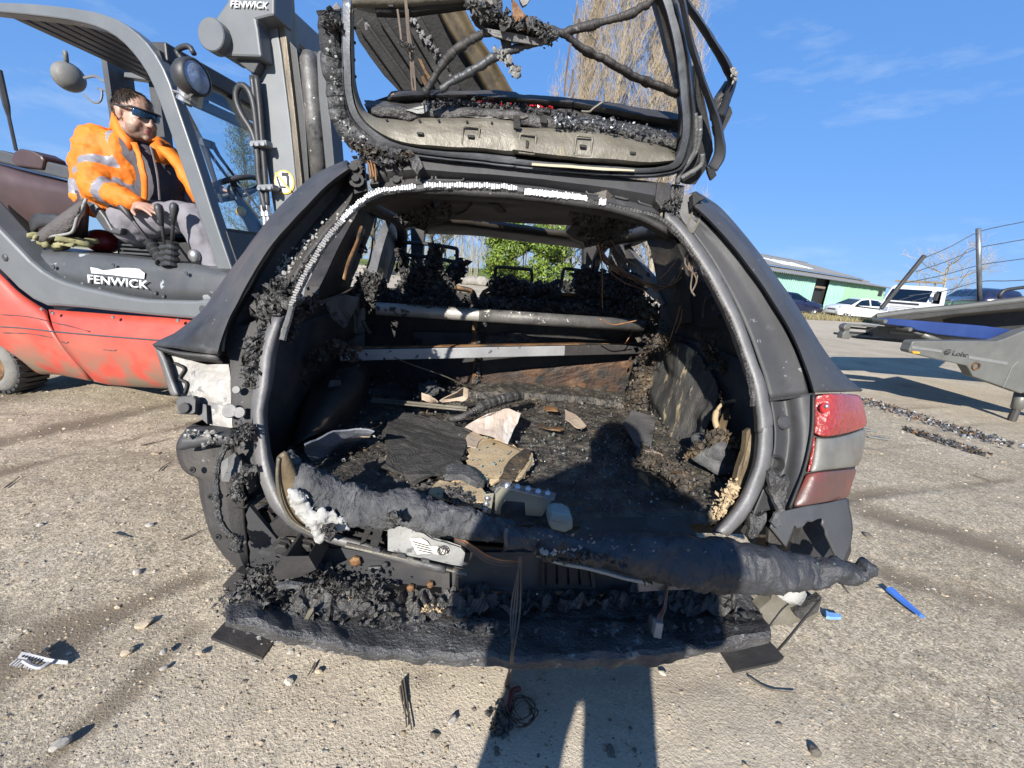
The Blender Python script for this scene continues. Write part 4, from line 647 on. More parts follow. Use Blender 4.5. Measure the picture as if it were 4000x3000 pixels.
# control levers
for (k0, b0, off) in (((768, 1290), (935, 1510), .10), ((983, 1302), (1020, 1515), .09), ((1074, 1296), (1062, 1510), .09)):
    a, b = fo(off, *cA(k0, b0)); t_ = (b - a).normalized(); m = MB(); m.tube([a, a.lerp(b, .35), b], [.010, .009, .012], 8); lv = m.build('lever', m_rubber, fk, smooth=True)
    m = MB(); m.tube([a - t_ * .045, a - t_ * .035, a - t_ * .01, a + t_ * .03, a + t_ * .09], [.007, .021, .026, .019, .011], 12); m.build('lever_knob', m_rubber, lv, smooth=True)
    m = MB(); k = 9; m.tube([b + t_ * (-.02 + .018 * i) for i in range(k)], [(.024 if i % 2 else .037) + .002 * i for i in range(k)], 14); m.build('lever_boot', m_rubber, lv)
m = MB(); q = on_f(cA((1200, 1580))[0], .17); m.ball(q, (.04, .03, .045), 12, 8); m.build('control_knob', m_steel, fk, smooth=True)
# overhead guard: two bent side rails, cross bars, front header
outer = cA((-200, 5), (0, 12), (150, 18), (300, 30), (440, 46), (560, 66), (640, 88), (720, 118), (790, 160), (850, 208), (905, 262), (960, 335), (1010, 425), (1050, 520), (1085, 630), (1130, 760), (1180, 905), (1240, 1085), (1300, 1275), (1365, 1470), (1445, 1700)); inner = cA((-200, 50), (0, 75), (150, 88), (300, 105), (420, 122), (520, 143), (590, 163), (655, 190), (712, 224), (765, 268), (812, 318), (860, 378), (905, 448), (945, 530), (980, 620), (1025, 745), (1075, 888), (1135, 1062), (1200, 1250), (1275, 1455), (1365, 1740))
for off, d in ((.10, .075), (1.0, .075)):
    po, pi_ = fo(.10, *outer), fo(.10, *inner); sh = FN * (off - .10); m = MB()
    m.grid([[p + sh for p in po], [p + sh for p in pi_], [p + sh + FN * d for p in pi_], [p + sh + FN * d for p in po], [p + sh for p in po]]); m.build('guard_rail', m_fgrey, fk, bevel=.008, clean=True)
po, pi_ = fo(.10, *outer), fo(.10, *inner)
def gpt(s_):  # centre of the side rail at distance s along the truck
    best = min(range(len(po)), key=lambda i: abs((po[i] - FP0).dot(FH) - s_)); return (po[best] + pi_[best]) * .5
sl_ = cr([(a * .35 + b * .65) for a, b in zip(po, pi_)][1:14], 12)
for i, p in enumerate(sl_): tn = (sl_[min(i + 1, 11)] - sl_[max(i - 1, 0)]).normalized(); m = MB(); m.bar(p + FN * .07, p + FN * .92, .075, .022, tn.cross(FN)); m.build('guard_bar', m_fdark, fk, bevel=.004)
for o_ in (.33, .6): m = MB(); m.tube([p + FN * o_ + UZ * .03 for p in sl_], .016, 6); m.build('guard_stay', m_fdark, fk)
fa = fo(.10, *cA((905, 262), (940, 330)))
m = MB(); m.bar(fa[0].lerp(fa[1], .3) + FN * .06, fa[0].lerp(fa[1], .3) + FN * .97, .11, .10, UZ); m.build('guard_header', m_rubber, fk, bevel=.01)
m = MB(); a = on_f(cA((-30, 60))[0], .10); m.bar(a + FN * 1.0, a + FN * 1.0 - UZ * 1.2, .07, .09, FH); m.build('rear_post', m_fdark, fk)
m = MB(); a, b = fo(1.0, *cA((735, 470), (770, 760))); m.bar(a + UZ * .25, b - UZ * .5, .2, .05, FH); m.build('far_post', m_fdark, fk)
# windscreen and its dark frame
Pa, Pb = fo(.155, *cA((985, 330), (1365, 1425))); pd = (Pb - Pa); ws = FN * .80
m = MB(); m.prism([Pa + pd * .06, Pb, Pb + ws, Pa + ws + pd * .06], pd.normalized().cross(FN) * .006); m.build('windscreen', g_clear, fk)
m = MB(); m.bar(Pa, Pb + pd * .1, .05, .05, FN); m.build('windscreen_seal', m_rubber, fk); m = MB(); m.bar(Pa + ws, Pb + ws + pd * .2, .05, .06, FN); m.bar(Pb - FN * .03, Pb + ws, .05, .04, UZ); m.build('windscreen_frame', m_rubber, fk)
m = MB(); m.prism([Pb, Pb + ws, Pb + ws + pd * .3, Pb + pd * .3], FH * .04); m.build('front_cowl', m_fdark, fk)
for p in (((1085, 620), (1240, 880), (1370, 1250)), ((1130, 640), (1265, 900), (1350, 1180))): m = MB(); m.tube(fo(.36, *cA(*p)), .011, 6); m.build('wiper_arm', m_rubber, fk)
m = MB(); a, b = fo(.36, *cA((1240, 875), (1318, 900))); m.bar(a, b, .05, .04, FN); m.build('wiper_motor', m_fdark, fk, bevel=.01)
for p in (((1262, 900), (1305, 960), (1480, 1200), (1600, 1345)), ((1312, 892), (1350, 960), (1500, 1160), (1630, 1330))): m = MB(); m.tube(fo(.40, *cA(*p)), [.016, .012, .006, .006], 6); m.build('wiper_rod', m_rubber, fk)
m = MB(); a, b = fo(.5, *cA((-10, 430), (100, 930))); m.tube(cr([a, a.lerp(b, .5) + UZ * .02, b], 8), [.02] * 4 + [.011] * 4, 6); m.build('rear_wiper', m_rubber, fk)
# steering wheel on its column
sc_ = on_f(cA((1442, 1165))[0], .50); ax = (UZ * .86 - FH * .42 - FN * .1).normalized(); u = ax.orthogonal().normalized(); w = ax.cross(u); m = MB()
m.tube([sc_ + (u * cos(i * pi / 12) + w * sin(i * pi / 12)) * .185 for i in range(25)], .018, 8); sw = m.build('steering_wheel', m_rubber, fk, smooth=True)
m = MB()
for k in range(3): a = k * 2.1 + .4; m.bar(sc_ - ax * .03, sc_ + (u * cos(a) + w * sin(a)) * .18, .04, .012, ax)
m.ball(sc_ - ax * .02, .05, 12, 8); m.build('wheel_spoke', m_rubber, sw)
m = MB(); m.tube([sc_ - ax * .02, sc_ - ax * .14, sc_ - ax * .16, sc_ - ax * .5], [.03, .035, .05, .055], 12); m.build('steering_column', m_fdark, fk, smooth=True)
m = MB(); m.ball(sc_ - ax * .17 - FN * .05, .035, 10, 7); m.build('column_switch', m_yellow, fk, smooth=True)
# work lamps
def worklamp(c, ax, r_, mat, name='work_lamp'):
    ax = ax.normalized(); m = MB(); m.lathe(c - ax * .09, ax, [(0, 0), (0, r_ * .55), (.025, r_ * .8), (.06, r_ * .98), (.075, r_), (.12, r_), (.125, r_ * .88)], 24); lp = m.build(name, mat, fk, smooth=True)
    m = MB(); m.lathe(c + ax * .028, ax, [(0, r_ * .88), (.012, r_ * .6), (.018, 0)], 24); m.build('lamp_glass', m_lens, lp, smooth=True)
    s_ = ax.cross(UZ).normalized(); upx = s_.cross(ax); h = [c - ax * .05 + upx * r_ * .95, c - ax * .08 + upx * r_ * 1.45, c - ax * .0 + upx * r_ * 1.62, c + ax * .03 + upx * r_ * 1.2]; m = MB(); m.tube(cr(h, 12), .014, 8); m.build('lamp_handle', mat, lp, smooth=True); return lp
lc = on_f(cA((1190, 478))[0], .02); lp = worklamp(lc, FH * 1.0 - FN * .05 + UZ * .05, .092, m_rubber); m = MB(); a, b, c = fo(.06, *cA((1180, 555), (1165, 640), (1120, 600))); m.tube([a, b], .06, 12); m.bar(b, c, .05, .03); m.build('lamp_bracket', m_steel, lp)
m = MB(); m.tube(cr(fo(.0, *cA((1065, 560), (1110, 575), (1150, 605), (1190, 575))), 14), .007, 5); m.build('lamp_wire', m_steel, lp)
worklamp(on_f(cA((425, 475))[0], 1.0), -FH * .75 + FN * .5, .105, M('dusty_grey_plastic', [(.3, (.10, .098, .09)), (.7, (.165, .16, .15))], 6, .6), 'work_lamp')
m = MB(); m.tube(cr(fo(1.0, *cA((520, 480), (590, 470), (640, 500), (690, 495))), 12), .011, 6); m.tube(cr(fo(1.0, *cA((515, 580), (570, 630), (620, 625), (630, 560), (600, 545), (690, 570))), 20), .008, 6); m.build('lamp_wire', m_steel, fk)
# mast
MO = .24
mast = cA((1558, -120), (1558, 60), (1575, 380), (1600, 640), (1640, 980), (1680, 1250), (1710, 1420), (1850, 1500), (1832, 1180), (1790, 760), (1735, 330), (1690, 60), (1680, -120))
fplate('mast_channel', MO, mast, .10, m_mast, .008)
fplate('mast_flange', MO + .004, cA((1684, -120), (1700, 60), (1742, 330), (1795, 760), (1836, 1180), (1850, 1400), (1880, 1400), (1866, 1150), (1820, 700), (1768, 250), (1738, 20), (1730, -120)), .12, m_mrail, .003)
fplate('inner_mast', MO + .03, cA((1772, 235), (1830, 300), (1880, 700), (1905, 1100), (1910, 1400), (1870, 1400), (1845, 1000), (1800, 500)), .10, m_rubber, .004)
m = MB(); a, b = fo(MO + .06, *cA((1905, 320), (1990, 1250))); m.tube([a, a.lerp(b, .05), b], [.030, .055, .055], 14); m.build('lift_cylinder', m_tube, fk, smooth=True)
fplate('carriage_rail', MO + .02, cA((1952, 330), (1968, 308), (1998, 312), (2010, 420), (2062, 1000), (2080, 1400), (2030, 1400), (2005, 1000), (1965, 600)), .12, m_fdark, .005)
fplate('carriage_plate', MO + .10, cA((1830, 300), (1960, 320), (2080, 1400), (1900, 1400)), .03, m_black, 0)
for off in (1.0,):
    fplate('far_mast_channel', MO + .72, mast, .10, m_mast, .008)
m = MB(); a, b = fo(MO + .05, *cA((1640, 40), (1640, 45))); m.bar(a, a + FN * .75, .09, .16, UZ); m.build('mast_cross_member', m_mast, fk, bevel=.008)
for s_, yb in ((0, 1480),):
    a = on_f(cA((1830, 1500))[0], MO); b = V((a.x, a.y, .12)); m = MB(); m.bar(a + FN * .05, b + FN * .05, .2, .1, FN); m.build('mast_foot', m_mast, fk); m = MB(); a2 = b + FH * .15; m.bar(a2 + FN * .1, a2 + FN * .1 + FH * .9, .12, .045); m.bar(a2 + FN * .6, a2 + FN * .6 + FH * .9, .12, .045); m.build('fork', m_rubber, fk)
hp = fplate('mast_head_plate', MO - .10, cA((1415, -120), (1690, -120), (1690, 96), (1664, 100), (1578, 122), (1590, 180), (1612, 352), (1375, 345), (1345, 318), (1318, 270), (1298, 205), (1305, 150), (1330, 108), (1400, 10)), .16, m_fgrey, .012)
m = MB(); q = on_f(cA((1350, 243))[0], MO - .10); m.lathe(q, -FN, [(-.01, .083), (.05, .083), (.055, .078), (.055, 0)], 24); m.build('pin_boss', m_fgrey, hp)
fplate('head_gusset', MO - .06, cA((1420, 345), (1580, 350), (1600, 380), (1565, 452), (1545, 445)), .12, m_fdark, .006)
a, b, c = fo(MO - .105, *cA((1423, 48), (1655, 58), (1428, 4))); text('FENWICK', 'lettering', m_letter, hp, a, b - a, c - a, (c - a).length, (b - a).length, .006, True)
fplate('mast_bracket', MO - .03, cA((1548, 445), (1580, 445), (1590, 490), (1556, 492)), .06, m_steel, .004)
for p, r_ in (((1470, 680), 0), ((1490, 690), .03)):
    m = MB(); m.tube(cr(fo(MO - .06 + r_, *cA((1640, 1300), (1600, 1100), (1590, 950), (1560, 820), (1500, 720), (1465, 640), (1458, 575), (1478, 530), (1505, 528), (1540, 565), (1566, 640), (1582, 760), (1596, 900))), 40), .019, 8); m.build('hydraulic_hose', m_rubber, fk, smooth=True)
for x in (0, 26): m = MB(); m.tube(cr(fo(MO - .05, *cA((1556 + x, 470), (1575 + x, 640), (1592 + x, 850), (1612 + x, 1100), (1625 + x, 1280))), 24), .016, 8); m.build('mast_pipe', m_rubber, fk, smooth=True)
for x in (0, 24): m = MB(); m.tube(fo(MO - .055, *cA((1622 + x, 1268), (1626 + x, 1310))) + fo(MO - .055, *cA((1627 + x, 1312), (1632 + x, 1335))) + fo(MO - .055, *cA((1633 + x, 1337), (1638 + x, 1390))), [.017, .017, .023, .023, .016, .016], 10); m.build('hose_fitting', m_zinc, fk)
for q in (((1540, 868), (1640, 862), (1645, 898), (1545, 904)), ((1584, 1140), (1680, 1134), (1684, 1168), (1588, 1174))):
    cl = fplate('hose_clamp', MO - .09, cA(*q), .06, m_mast, .005)
    for f_ in (.15, .5, .85): m = MB(); a, b = fo(MO - .092, cA(q[0])[0], cA(q[1])[0]); m.lathe(a.lerp(b, f_) - UZ * .022, -FN, [(0, .012), (.008, .012), (.008, 0)], 8); m.build('clamp_bolt', m_steel, cl)
q = on_f(cA((1756, 1125))[0], MO - .003); m = MB(); m.lathe(q, -FN, [(0, .070), (.003, .070), (.003, 0)], 28); sk = m.build('warning_sticker', m_yellow, fk); m = MB(); m.lathe(q - FN * .004, -FN, [(0, .062), (.002, .062), (.002, 0)], 28); m.build('sticker_face', m_letter, sk)
m = MB(); s2 = q - FN * .008; m.bar(s2 + (FH * -.045 + UZ * .03), s2 + (FH * -.02 + UZ * -.045), .01, .003, FN); m.bar(s2 + (FH * -.02 + UZ * -.03), s2 + (FH * .012 + UZ * -.03), .01, .003, FN); m.box(s2 + FH * .012 + UZ * .045, (.045, .003, .02), AXF); m.box(s2 + FH * .03 + UZ * -.01, (.016, .003, .055), AXF); m.box(s2 + FH * .03 + UZ * .028, (.018, .003, .016), AXF); m.lathe(s2 + FH * -.03 - UZ * .045, -FN, [(0, .013), (.002, .013), (.002, .006), (0, .006)], 12); m.build('sticker_symbol', m_rubber, sk)
m = MB(); s3 = q - FN * .012; m.bar(s3 + FH * -.05 + UZ * .05, s3 + FH * .05 - UZ * .05, .009, .003, FN); m.build('sticker_bar', m_yellow, sk)
# wheels
def fwheel(c, r_):
    m = MB(); m.lathe(c + FN * .2, -FN, [(0, r_ * .55), (0, r_ * .9), (.02, r_), (.18, r_), (.205, r_ * .93), (.21, r_ * .86), (.225, r_ * .75), (.215, r_ * .60), (.19, r_ * .56)], 40); tw = m.build('wheel', m_tyre, fk, smooth=True)
    m = MB(); m.lathe(c - FN * .0, -FN, [(-.03, 0), (-.03, r_ * .3), (-.02, r_ * .42), (.0, r_ * .46), (-.01, r_ * .5), (.01, r_ * .54), (.0, r_ * .58)], 40); m.build('rim', m_rust, tw)
    for k in range(26): a = k * 2 * pi / 26; d = FH * cos(a) + UZ * sin(a); t_ = FN; m = MB(); m.box(c + d * (r_ + .008) + FN * .10, (.026, .19, r_ * .17), (d, FN, d.cross(FN))); m.build('tread_block', m_rubber, tw, bevel=.004)
    return tw
wc = on_f(cC((-30, 1360))[0], .05); wr = wc.z - .02; wr = max(.2, min(.34, wr)); wc.z = wr + .015; fwheel(wc, wr)
fwheel(FW(1.75, .08, .335), .32)
# things lying on the forklift
m = loft([fo(.12, *cA((530, 1232), (440, 1290), (320, 1380), (195, 1482))), fo(.09, *cA((505, 1285), (430, 1340), (330, 1410), (240, 1490))), fo(.11, *cA((472, 1340), (455, 1400), (400, 1440), (280, 1490)))], 14, 8); rm = m.build('rubber_mat', M('dotted_rubber_mat', [(.3, (.060, .052, .050)), (.7, (.085, .076, .073))], 8, .8, 0, .5, 60, vor=60), None, smooth=True, solid=.012); tag(rm, 'folded dark rubber mat with a pale edge leaning beside the forklift seat', 'mat')
m = MB(); m.tube(cr(fo(.095, *cA((532, 1228), (505, 1290), (475, 1350), (458, 1410), (430, 1440), (300, 1462), (198, 1486))), 26), .009, 6); m.build('mat_edge', m_white, rm, smooth=True)
m = loft([fo(.16, *cA((190, 1370), (230, 1320), (350, 1325), (400, 1350))), fo(.15, *cA((205, 1440), (260, 1400), (350, 1400), (420, 1410)))], 10, 4); o = m.build('rubber_flap', m_rubber, None, smooth=True, solid=.012); tag(o, 'black curved flap behind the folded rubber mat on the forklift', 'flap')
m = MB()
for k in range(16): q = on_f(cA((R.uniform(275, 560), R.uniform(1480, 1525)))[0], R.uniform(.13, .2)); m.tube(cr([q + V((R.gauss(0, .05), R.gauss(0, .05), R.uniform(-.01, .03))) for _ in range(4)], 10), [(.02, .011)] * 10, 6)
o = m.build('rag', M('khaki_rag', [(.3, (.13, .125, .055)), (.7, (.30, .28, .15))], 14, .9, 0, .4, 60), None, smooth=True); tag(o, 'crumpled khaki rag beside the rubber mat on the forklift', 'rag')
m = MB(); q = on_f(cA((635, 1490))[0], .42); m.ball(q, (.12, .1, .085), 16, 10); o = m.build('red_helmet', m_redgloss, None, smooth=True); o.data.materials[0] = M('dull_red_plastic', [(.3, (.16, .012, .015)), (.7, (.24, .02, .025))], 9, .4); tag(o, 'rounded dull red container behind the forklift seat', 'container'); o.name = 'red_container'
# ------------------------------------------------------------------ people
def cap(m, a, b, ra, rb, n=14):
    a, b = V(a), V(b); m.tube([a, a.lerp(b, .5), b], [ra, (ra + rb) / 2, rb], n); m.ball(a, ra, n, 9); m.ball(b, rb, n, 9)
def blob(m, name, mat, parent, vox, it=3, amp=0.0, s=8.0, paint=None):
    tmp = bpy.data.objects.new('tmp', bpy.data.meshes.new('tmp')); tmp.data.from_pydata(m.v, [], m.f); COL.objects.link(tmp); bm = bmesh.new(); bm.from_mesh(tmp.data); bmesh.ops.recalc_face_normals(bm, faces=bm.faces); bm.to_mesh(tmp.data); bm.free()
    md = tmp.modifiers.new('r', 'REMESH'); md.mode = 'VOXEL'; md.voxel_size = vox
    if it: ms = tmp.modifiers.new('s', 'SMOOTH'); ms.iterations = it; ms.factor = .5
    me = bpy.data.meshes.new_from_object(tmp.evaluated_get(bpy.context.evaluated_depsgraph_get())); bpy.data.objects.remove(tmp); me.name = name; b = base_of(parent) if parent else V((0, 0, 0))
    if amp:
        for v in me.vertices: v.co += v.normal * (fb(v.co, s, 4) * amp)
    me.materials.clear(); mats = mat if isinstance(mat, (list, tuple)) else [mat]
    for k in mats: me.materials.append(k)
    if paint:
        for f in me.polygons: f.material_index = paint(f.center)
    for v in me.vertices: v.co -= b
    me.polygons.foreach_set('use_smooth', [True] * len(me.polygons)); return link(me, name, parent)
def head(m, c, f, u, s, hat=False):
    """skull, face, nose, lips, chin, ears; f faces forward, u up, s = scale"""
    r_ = f.cross(u).normalized(); X_ = (r_, f, u); B = lambda x, y, z, rx, ry, rz: m.ball(c + r_ * x * s + f * y * s + u * z * s, (rx * s, ry * s, rz * s), 18, 12, X_)
    B(0, -.008, .035, .078, .098, .085); B(0, .02, -.03, .070, .082, .085); B(0, .043, -.085, .054, .048, .040); B(0, .04, -.055, .062, .05, .05); B(0, .0, -.082, .068, .066, .052); B(.045, .04, -.06, .03, .04, .04); B(-.045, .04, -.06, .03, .04, .04)
    B(0, .092, .018, .042, .012, .02); B(0, .108, -.018, .013, .014, .028); B(0, .117, -.034, .017, .014, .013); B(.012, .106, -.038, .010, .01, .008); B(-.012, .106, -.038, .010, .01, .008)
    B(.038, .062, -.035, .027, .03, .03); B(-.038, .062, -.035, .027, .03, .03); B(0, .094, -.062, .023, .012, .007); B(0, .091, -.076, .020, .012, .008); B(0, .088, -.105, .022, .016, .016)
    for sg in (-1, 1): B(sg * .079, -.012, -.008, .012, .022, .034); B(sg * .082, -.02, .008, .010, .018, .018); B(sg * .078, -.004, -.036, .008, .01, .012)
    return X_
def hand(m, w, d, n, s, spread=1.0, curl=.35, flip=1):
    """palm from wrist w along d, back of the hand facing n: five separate bent fingers"""
    d = d.normalized(); n = (n - d * n.dot(d)).normalized(); t_ = d.cross(n) * flip; X_ = (t_, d, n)
    m.ball(w + d * .045 * s, (.040 * s, .050 * s, .018 * s), 14, 10, X_); m.ball(w + d * .015 * s, (.030 * s, .035 * s, .02 * s), 12, 8, X_)
    for k, (off, l) in enumerate(((-.030, .070), (-.010, .082), (.011, .077), (.030, .060))):
        a = w + d * .085 * s + t_ * off * s; dd = (d + t_ * (off * 5.0 * spread)).normalized(); p1 = a + (dd - n * curl * .5).normalized() * l * .45 * s; p2 = p1 + (dd - n * curl * 1.3).normalized() * l * .32 * s; p3 = p2 + (dd - n * curl * 2.0).normalized() * l * .26 * s
        cap(m, w + d * .06 * s + t_ * off * .9 * s, a, .0105 * s, .0100 * s, 8); cap(m, a, p1, .0098 * s, .0088 * s, 8); cap(m, p1, p2, .0088 * s, .008 * s, 8); cap(m, p2, p3, .008 * s, .0066 * s, 8)
    a = w + d * .025 * s - t_ * .032 * s; p1 = a + (d * .6 - t_ * .8 - n * .25).normalized() * .042 * s; p2 = p1 + (d * .9 - t_ * .35 - n * .35).normalized() * .034 * s; cap(m, a, p1, .013 * s, .011 * s, 8); cap(m, p1, p2, .011 * s, .0085 * s, 8)
# driver
DO = .34
hc = on_f(cA((838, 712))[0], DO); S = (on_f(cA((790, 575))[0], DO) - on_f(cA((905, 880))[0], DO)).length / .262
ff = (FH * .98 - FN * .10 - UZ * .20).normalized(); fu = (UZ - ff * UZ.dot(ff)).normalized(); J = lambda p, off=0.0: on_f(cA(p)[0], DO + off)
dr = thing('person', on_f(cA((830, 1330))[0], DO), 'driver in an orange high visibility jacket and mirrored sunglasses seated in the forklift', 'person'); b = MB(); XH = head(b, hc, ff, fu, S)
nk = J((775, 880), .05); cap(b, hc - fu * .05 * S - ff * .02 * S, nk, .058 * S, .064 * S); cap(b, nk, J((770, 1010), .06), .075 * S, .12 * S); cap(b, J((760, 1020), .06), J((800, 1290), .06), .135 * S, .13 * S)
sh_n, sh_f = J((575, 915), -.04), J((985, 935), .30); el, wr_ = J((612, 1165), -.16), J((842, 1262), -.22); hd_ = (J((985, 1300), -.25) - wr_).normalized()
cap(b, J((760, 985), .05), sh_n, .07 * S, .06 * S); cap(b, sh_n, el, .05 * S, .042 * S); cap(b, el, wr_, .042 * S, .030 * S); hand(b, wr_ + hd_ * .01, hd_, UZ * .9 - FN * .35, S, 1.0, .30, -1)
elf, wrf = J((1130, 1150), .34), J((1345, 1185), .22); cap(b, J((760, 985), .05), sh_f, .07 * S, .06 * S); cap(b, sh_f, elf, .05 * S, .042 * S); cap(b, elf, wrf, .042 * S, .03 * S); hand(b, wrf, FH + UZ * .1, UZ, S * .9, .7, .6, 1)
hip, kn, ft = J((830, 1370), -.02), J((1190, 1345), -.06), J((1400, 1760), -.06); cap(b, hip, kn, .085 * S, .06 * S); cap(b, kn, ft, .056 * S, .04 * S); hip2, kn2, ft2 = J((850, 1360), .22), J((1200, 1370), .24), J((1380, 1720), .24); cap(b, hip2, kn2, .085 * S, .06 * S); cap(b, kn2, ft2, .056 * S, .04 * S); cap(b, hip, hip2, .12 * S, .12 * S)
lips = hc + ff * .1 * S - fu * .07 * S
blob(b, 'body', [m_skin, m_lip, m_stub], dr, .0065, 2, 0, paint=lambda c: 1 if (c - lips).length < .027 * S and abs((c - lips).dot(fu)) < .010 * S else 2 if (c - hc).length < .2 * S and -.14 * S < (c - hc).dot(fu) < -.052 * S - (.03 * S if (c - hc).dot(ff) < .02 * S else 0) else 0)
b = MB(); HB_ = lambda x, y, z, rx, ry, rz: b.ball(hc + XH[0] * x * S + XH[1] * y * S + XH[2] * z * S, (rx * S, ry * S, rz * S), 20, 12, XH)
HB_(0, -.022, .060, .080, .088, .066); HB_(0, -.048, .022, .080, .062, .072); blob(b, 'hair', [m_hair, m_hairs], dr, .007, 2, .006, 40, paint=lambda c: 1 if (c - hc).dot(fu) < .035 * S else 0); ho = bpy.data.objects['hair']; hm_ = MB(); bd_ = base_of(ho)
for v in ho.data.vertices:
    for _ in range(2):
        p = v.co + bd_; n_ = v.normal; d_ = (ff * .5 - fu * .9 + n_ * .25 + V((R.gauss(0, .35), R.gauss(0, .35), R.gauss(0, .25)))); d_ = (d_ - n_ * (d_.dot(n_) * .75)).normalized(); w_ = d_.cross(n_).normalized() * .0022; e_ = p + d_ * R.uniform(.02, .045) + n_ * R.uniform(.002, .008); hm_.mi = 1 if (p - hc).dot(fu) < .04 * S else 0; hm_.add([p - w_, p + w_, e_], [(0, 1, 2)])
tag(hm_.build('hair_strands', [m_hair, m_hairs], dr), kind='stuff')
# sunglasses: wrapped lens and arms
gl = thing('sunglasses', hc, 'dark wraparound sunglasses with blue mirrored lenses worn by the driver', 'sunglasses'); rows = []
for z in (.030, .016, .0, -.016): rows.append([hc + XH[0] * (sin(t_) * .082 * S) + XH[1] * ((.112 - .062 * (1 - cos(t_)) - (.004 if abs(t_) < .2 and z < 0 else 0)) * S + .004) + XH[2] * ((z + .004 + (.012 if abs(t_) < .14 and z < -.01 else 0) + (.006 * abs(t_) if z < 0 else 0)) * S) for t_ in [-1.15 + 2.3 * i / 20 for i in range(21)]])
m = MB(); m.grid(rows); m.build('lens', m_shade, gl, smooth=True, solid=.003); m = MB(); m.tube([p + XH[2] * .003 for p in rows[0]], .005 * S, 6)
for sg in (0, -1): e = rows[0][sg]; sx_ = -1 if sg == 0 else 1; m.tube([e, hc + XH[0] * sx_ * .088 * S + XH[1] * .03 * S + XH[2] * .024 * S, hc + XH[0] * sx_ * .086 * S - XH[1] * .03 * S + XH[2] * .018 * S], .006 * S, 6)
m.build('frame', m_rubber, gl, smooth=True)
# jacket with grey tape
b = MB(); cap(b, J((640, 930), .0), J((690, 1180), -.04), .135 * S, .150 * S); cap(b, J((740, 950), .02), J((800, 1215), .0), .12 * S, .105 * S); cap(b, J((590, 915), -.05), J((600, 1160), -.17), .088 * S, .080 * S); cap(b, J((600, 1160), -.17), J((822, 1250), -.22), .078 * S, .050 * S); cap(b, J((570, 1010), -.03), J((600, 1230), -.02), .1 * S, .12 * S); cap(b, J((730, 940), .06), J((960, 945), .26), .10 * S, .10 * S); cap(b, J((700, 1240), -.04), J((740, 1320), -.04), .12 * S, .09 * S)
cap(b, J((1010, 960), .32), J((1130, 1150), .38), .085 * S, .075 * S); cap(b, J((1130, 1150), .38), J((1330, 1175), .24), .07 * S, .05 * S); cap(b, J((1030, 960), .22), J((1150, 1220), .20), .06 * S, .06 * S)
for sg, q in ((0, ((690, 735), (705, 850), (790, 870), (850, 905))), ): m2 = None
def jk(c):
    q = c - FP0; s_ = q.dot(FH); z = q.z; d = cs_(c)
    return 1 if d else 0
tp = [J(p, -.1) for p in ((500, 985), (745, 1060), (500, 1030), (740, 1105))]
def pxy(c):
    d = c - ORI; dz = d.dot(fwd); return (2000 + FPX * d.dot(rt) / dz) * 1.58, (1500 - FPX * d.dot(up) / dz) * 1.58
ua, ub = J((590, 915), -.05), J((600, 1160), -.17); fa_, fb_ = J((600, 1160), -.17), J((822, 1250), -.17); ta, tb_ = J((640, 930)), J((760, 1190))
def cs_(c):
    ku = (c - ua).dot(ub - ua) / (ub - ua).length_squared; kf = (c - fa_).dot(fb_ - fa_) / (fb_ - fa_).length_squared
    du = (c - ua.lerp(ub, max(0, min(1, ku)))).length; df = (c - fa_.lerp(fb_, max(0, min(1, kf)))).length; dt = (c - J((700, 1050))).length
    if df < .105 * S and df < du: return .22 < kf < .48
    if du < .13 * S: return .42 < ku < .60
    k = (c - J((650, 940))).dot(-UZ); return .155 * S < k - .02 * S < .235 * S or abs((c - J((735, 960))).dot(FH) - .02) < .014 * S and k < .16 * S
blob(b, 'jacket', [m_hiviz, m_tape], dr, .010, 3, .020, 9.0, paint=jk)
co = MB(); co.grid([cr([J(p, o_) for p, o_ in q], 12) for q in ((((700, 905), .22), ((690, 800), .10), ((686, 700), .02), ((700, 690), -.02), ((735, 770), -.06), ((800, 850), -.08), ((845, 885), -.06)), (((700, 940), .22), ((680, 880), .08), ((672, 800), .0), ((680, 790), -.05), ((720, 830), -.10), ((770, 880), -.11), ((800, 930), -.09)))]); co.build('collar', m_hiviz, dr, smooth=True, solid=.02)
for nm, q in (('lapel', (((842, 880), -.10), ((868, 950), -.15), ((892, 1040), -.17), ((905, 1130), -.17), ((900, 1245), -.15))), ('lapel', (((950, 900), -.07), ((1030, 985), -.09), ((1090, 1080), -.10), ((1140, 1170), -.09), ((1190, 1250), -.06)))):
    c_ = cr([J(p, o_) for p, o_ in q], 24); m = MB(); m.grid([[p - FH * (.085 if q[0][0][0] < 900 else -.10) + FN * .05 for p in c_], [p - FH * (.035 if q[0][0][0] < 900 else -.05) - FN * .005 + crumple(p, .010, 12) for p in c_], [p + crumple(p, .008, 14) for p in c_]]); m.build(nm, m_hiviz, dr, smooth=True, solid=.012)
m = MB(); m.tube(cr([J(p, o_) for p, o_ in (((930, 905), -.06), ((955, 1000), -.09), ((975, 1110), -.13), ((985, 1235), -.12))], 20), .006, 5); m.build('zip', m_steel, dr)
co = MB(); co.grid([cr([J(p, o_) for p, o_ in q], 10) for q in ((((930, 890), -.05), ((975, 860), .02), ((1010, 900), .12)), (((960, 990), -.07), ((1060, 1010), .02), ((1090, 1020), .10)))]); co.build('collar_flap', m_hiviz, dr, smooth=True, solid=.02)
b = MB(); cap(b, J((900, 970), .05), J((985, 1110), .05), .075 * S, .105 * S); cap(b, J((985, 1110), .05), J((985, 1235), .05), .11 * S, .115 * S); cap(b, J((930, 1000), .15), J((970, 1230), .15), .10 * S, .13 * S); cap(b, J((800, 905), .04), J((840, 960), .04), .075 * S, .085 * S); blob(b, 'vest', m_shirt, dr, .011, 3, .022, 7)
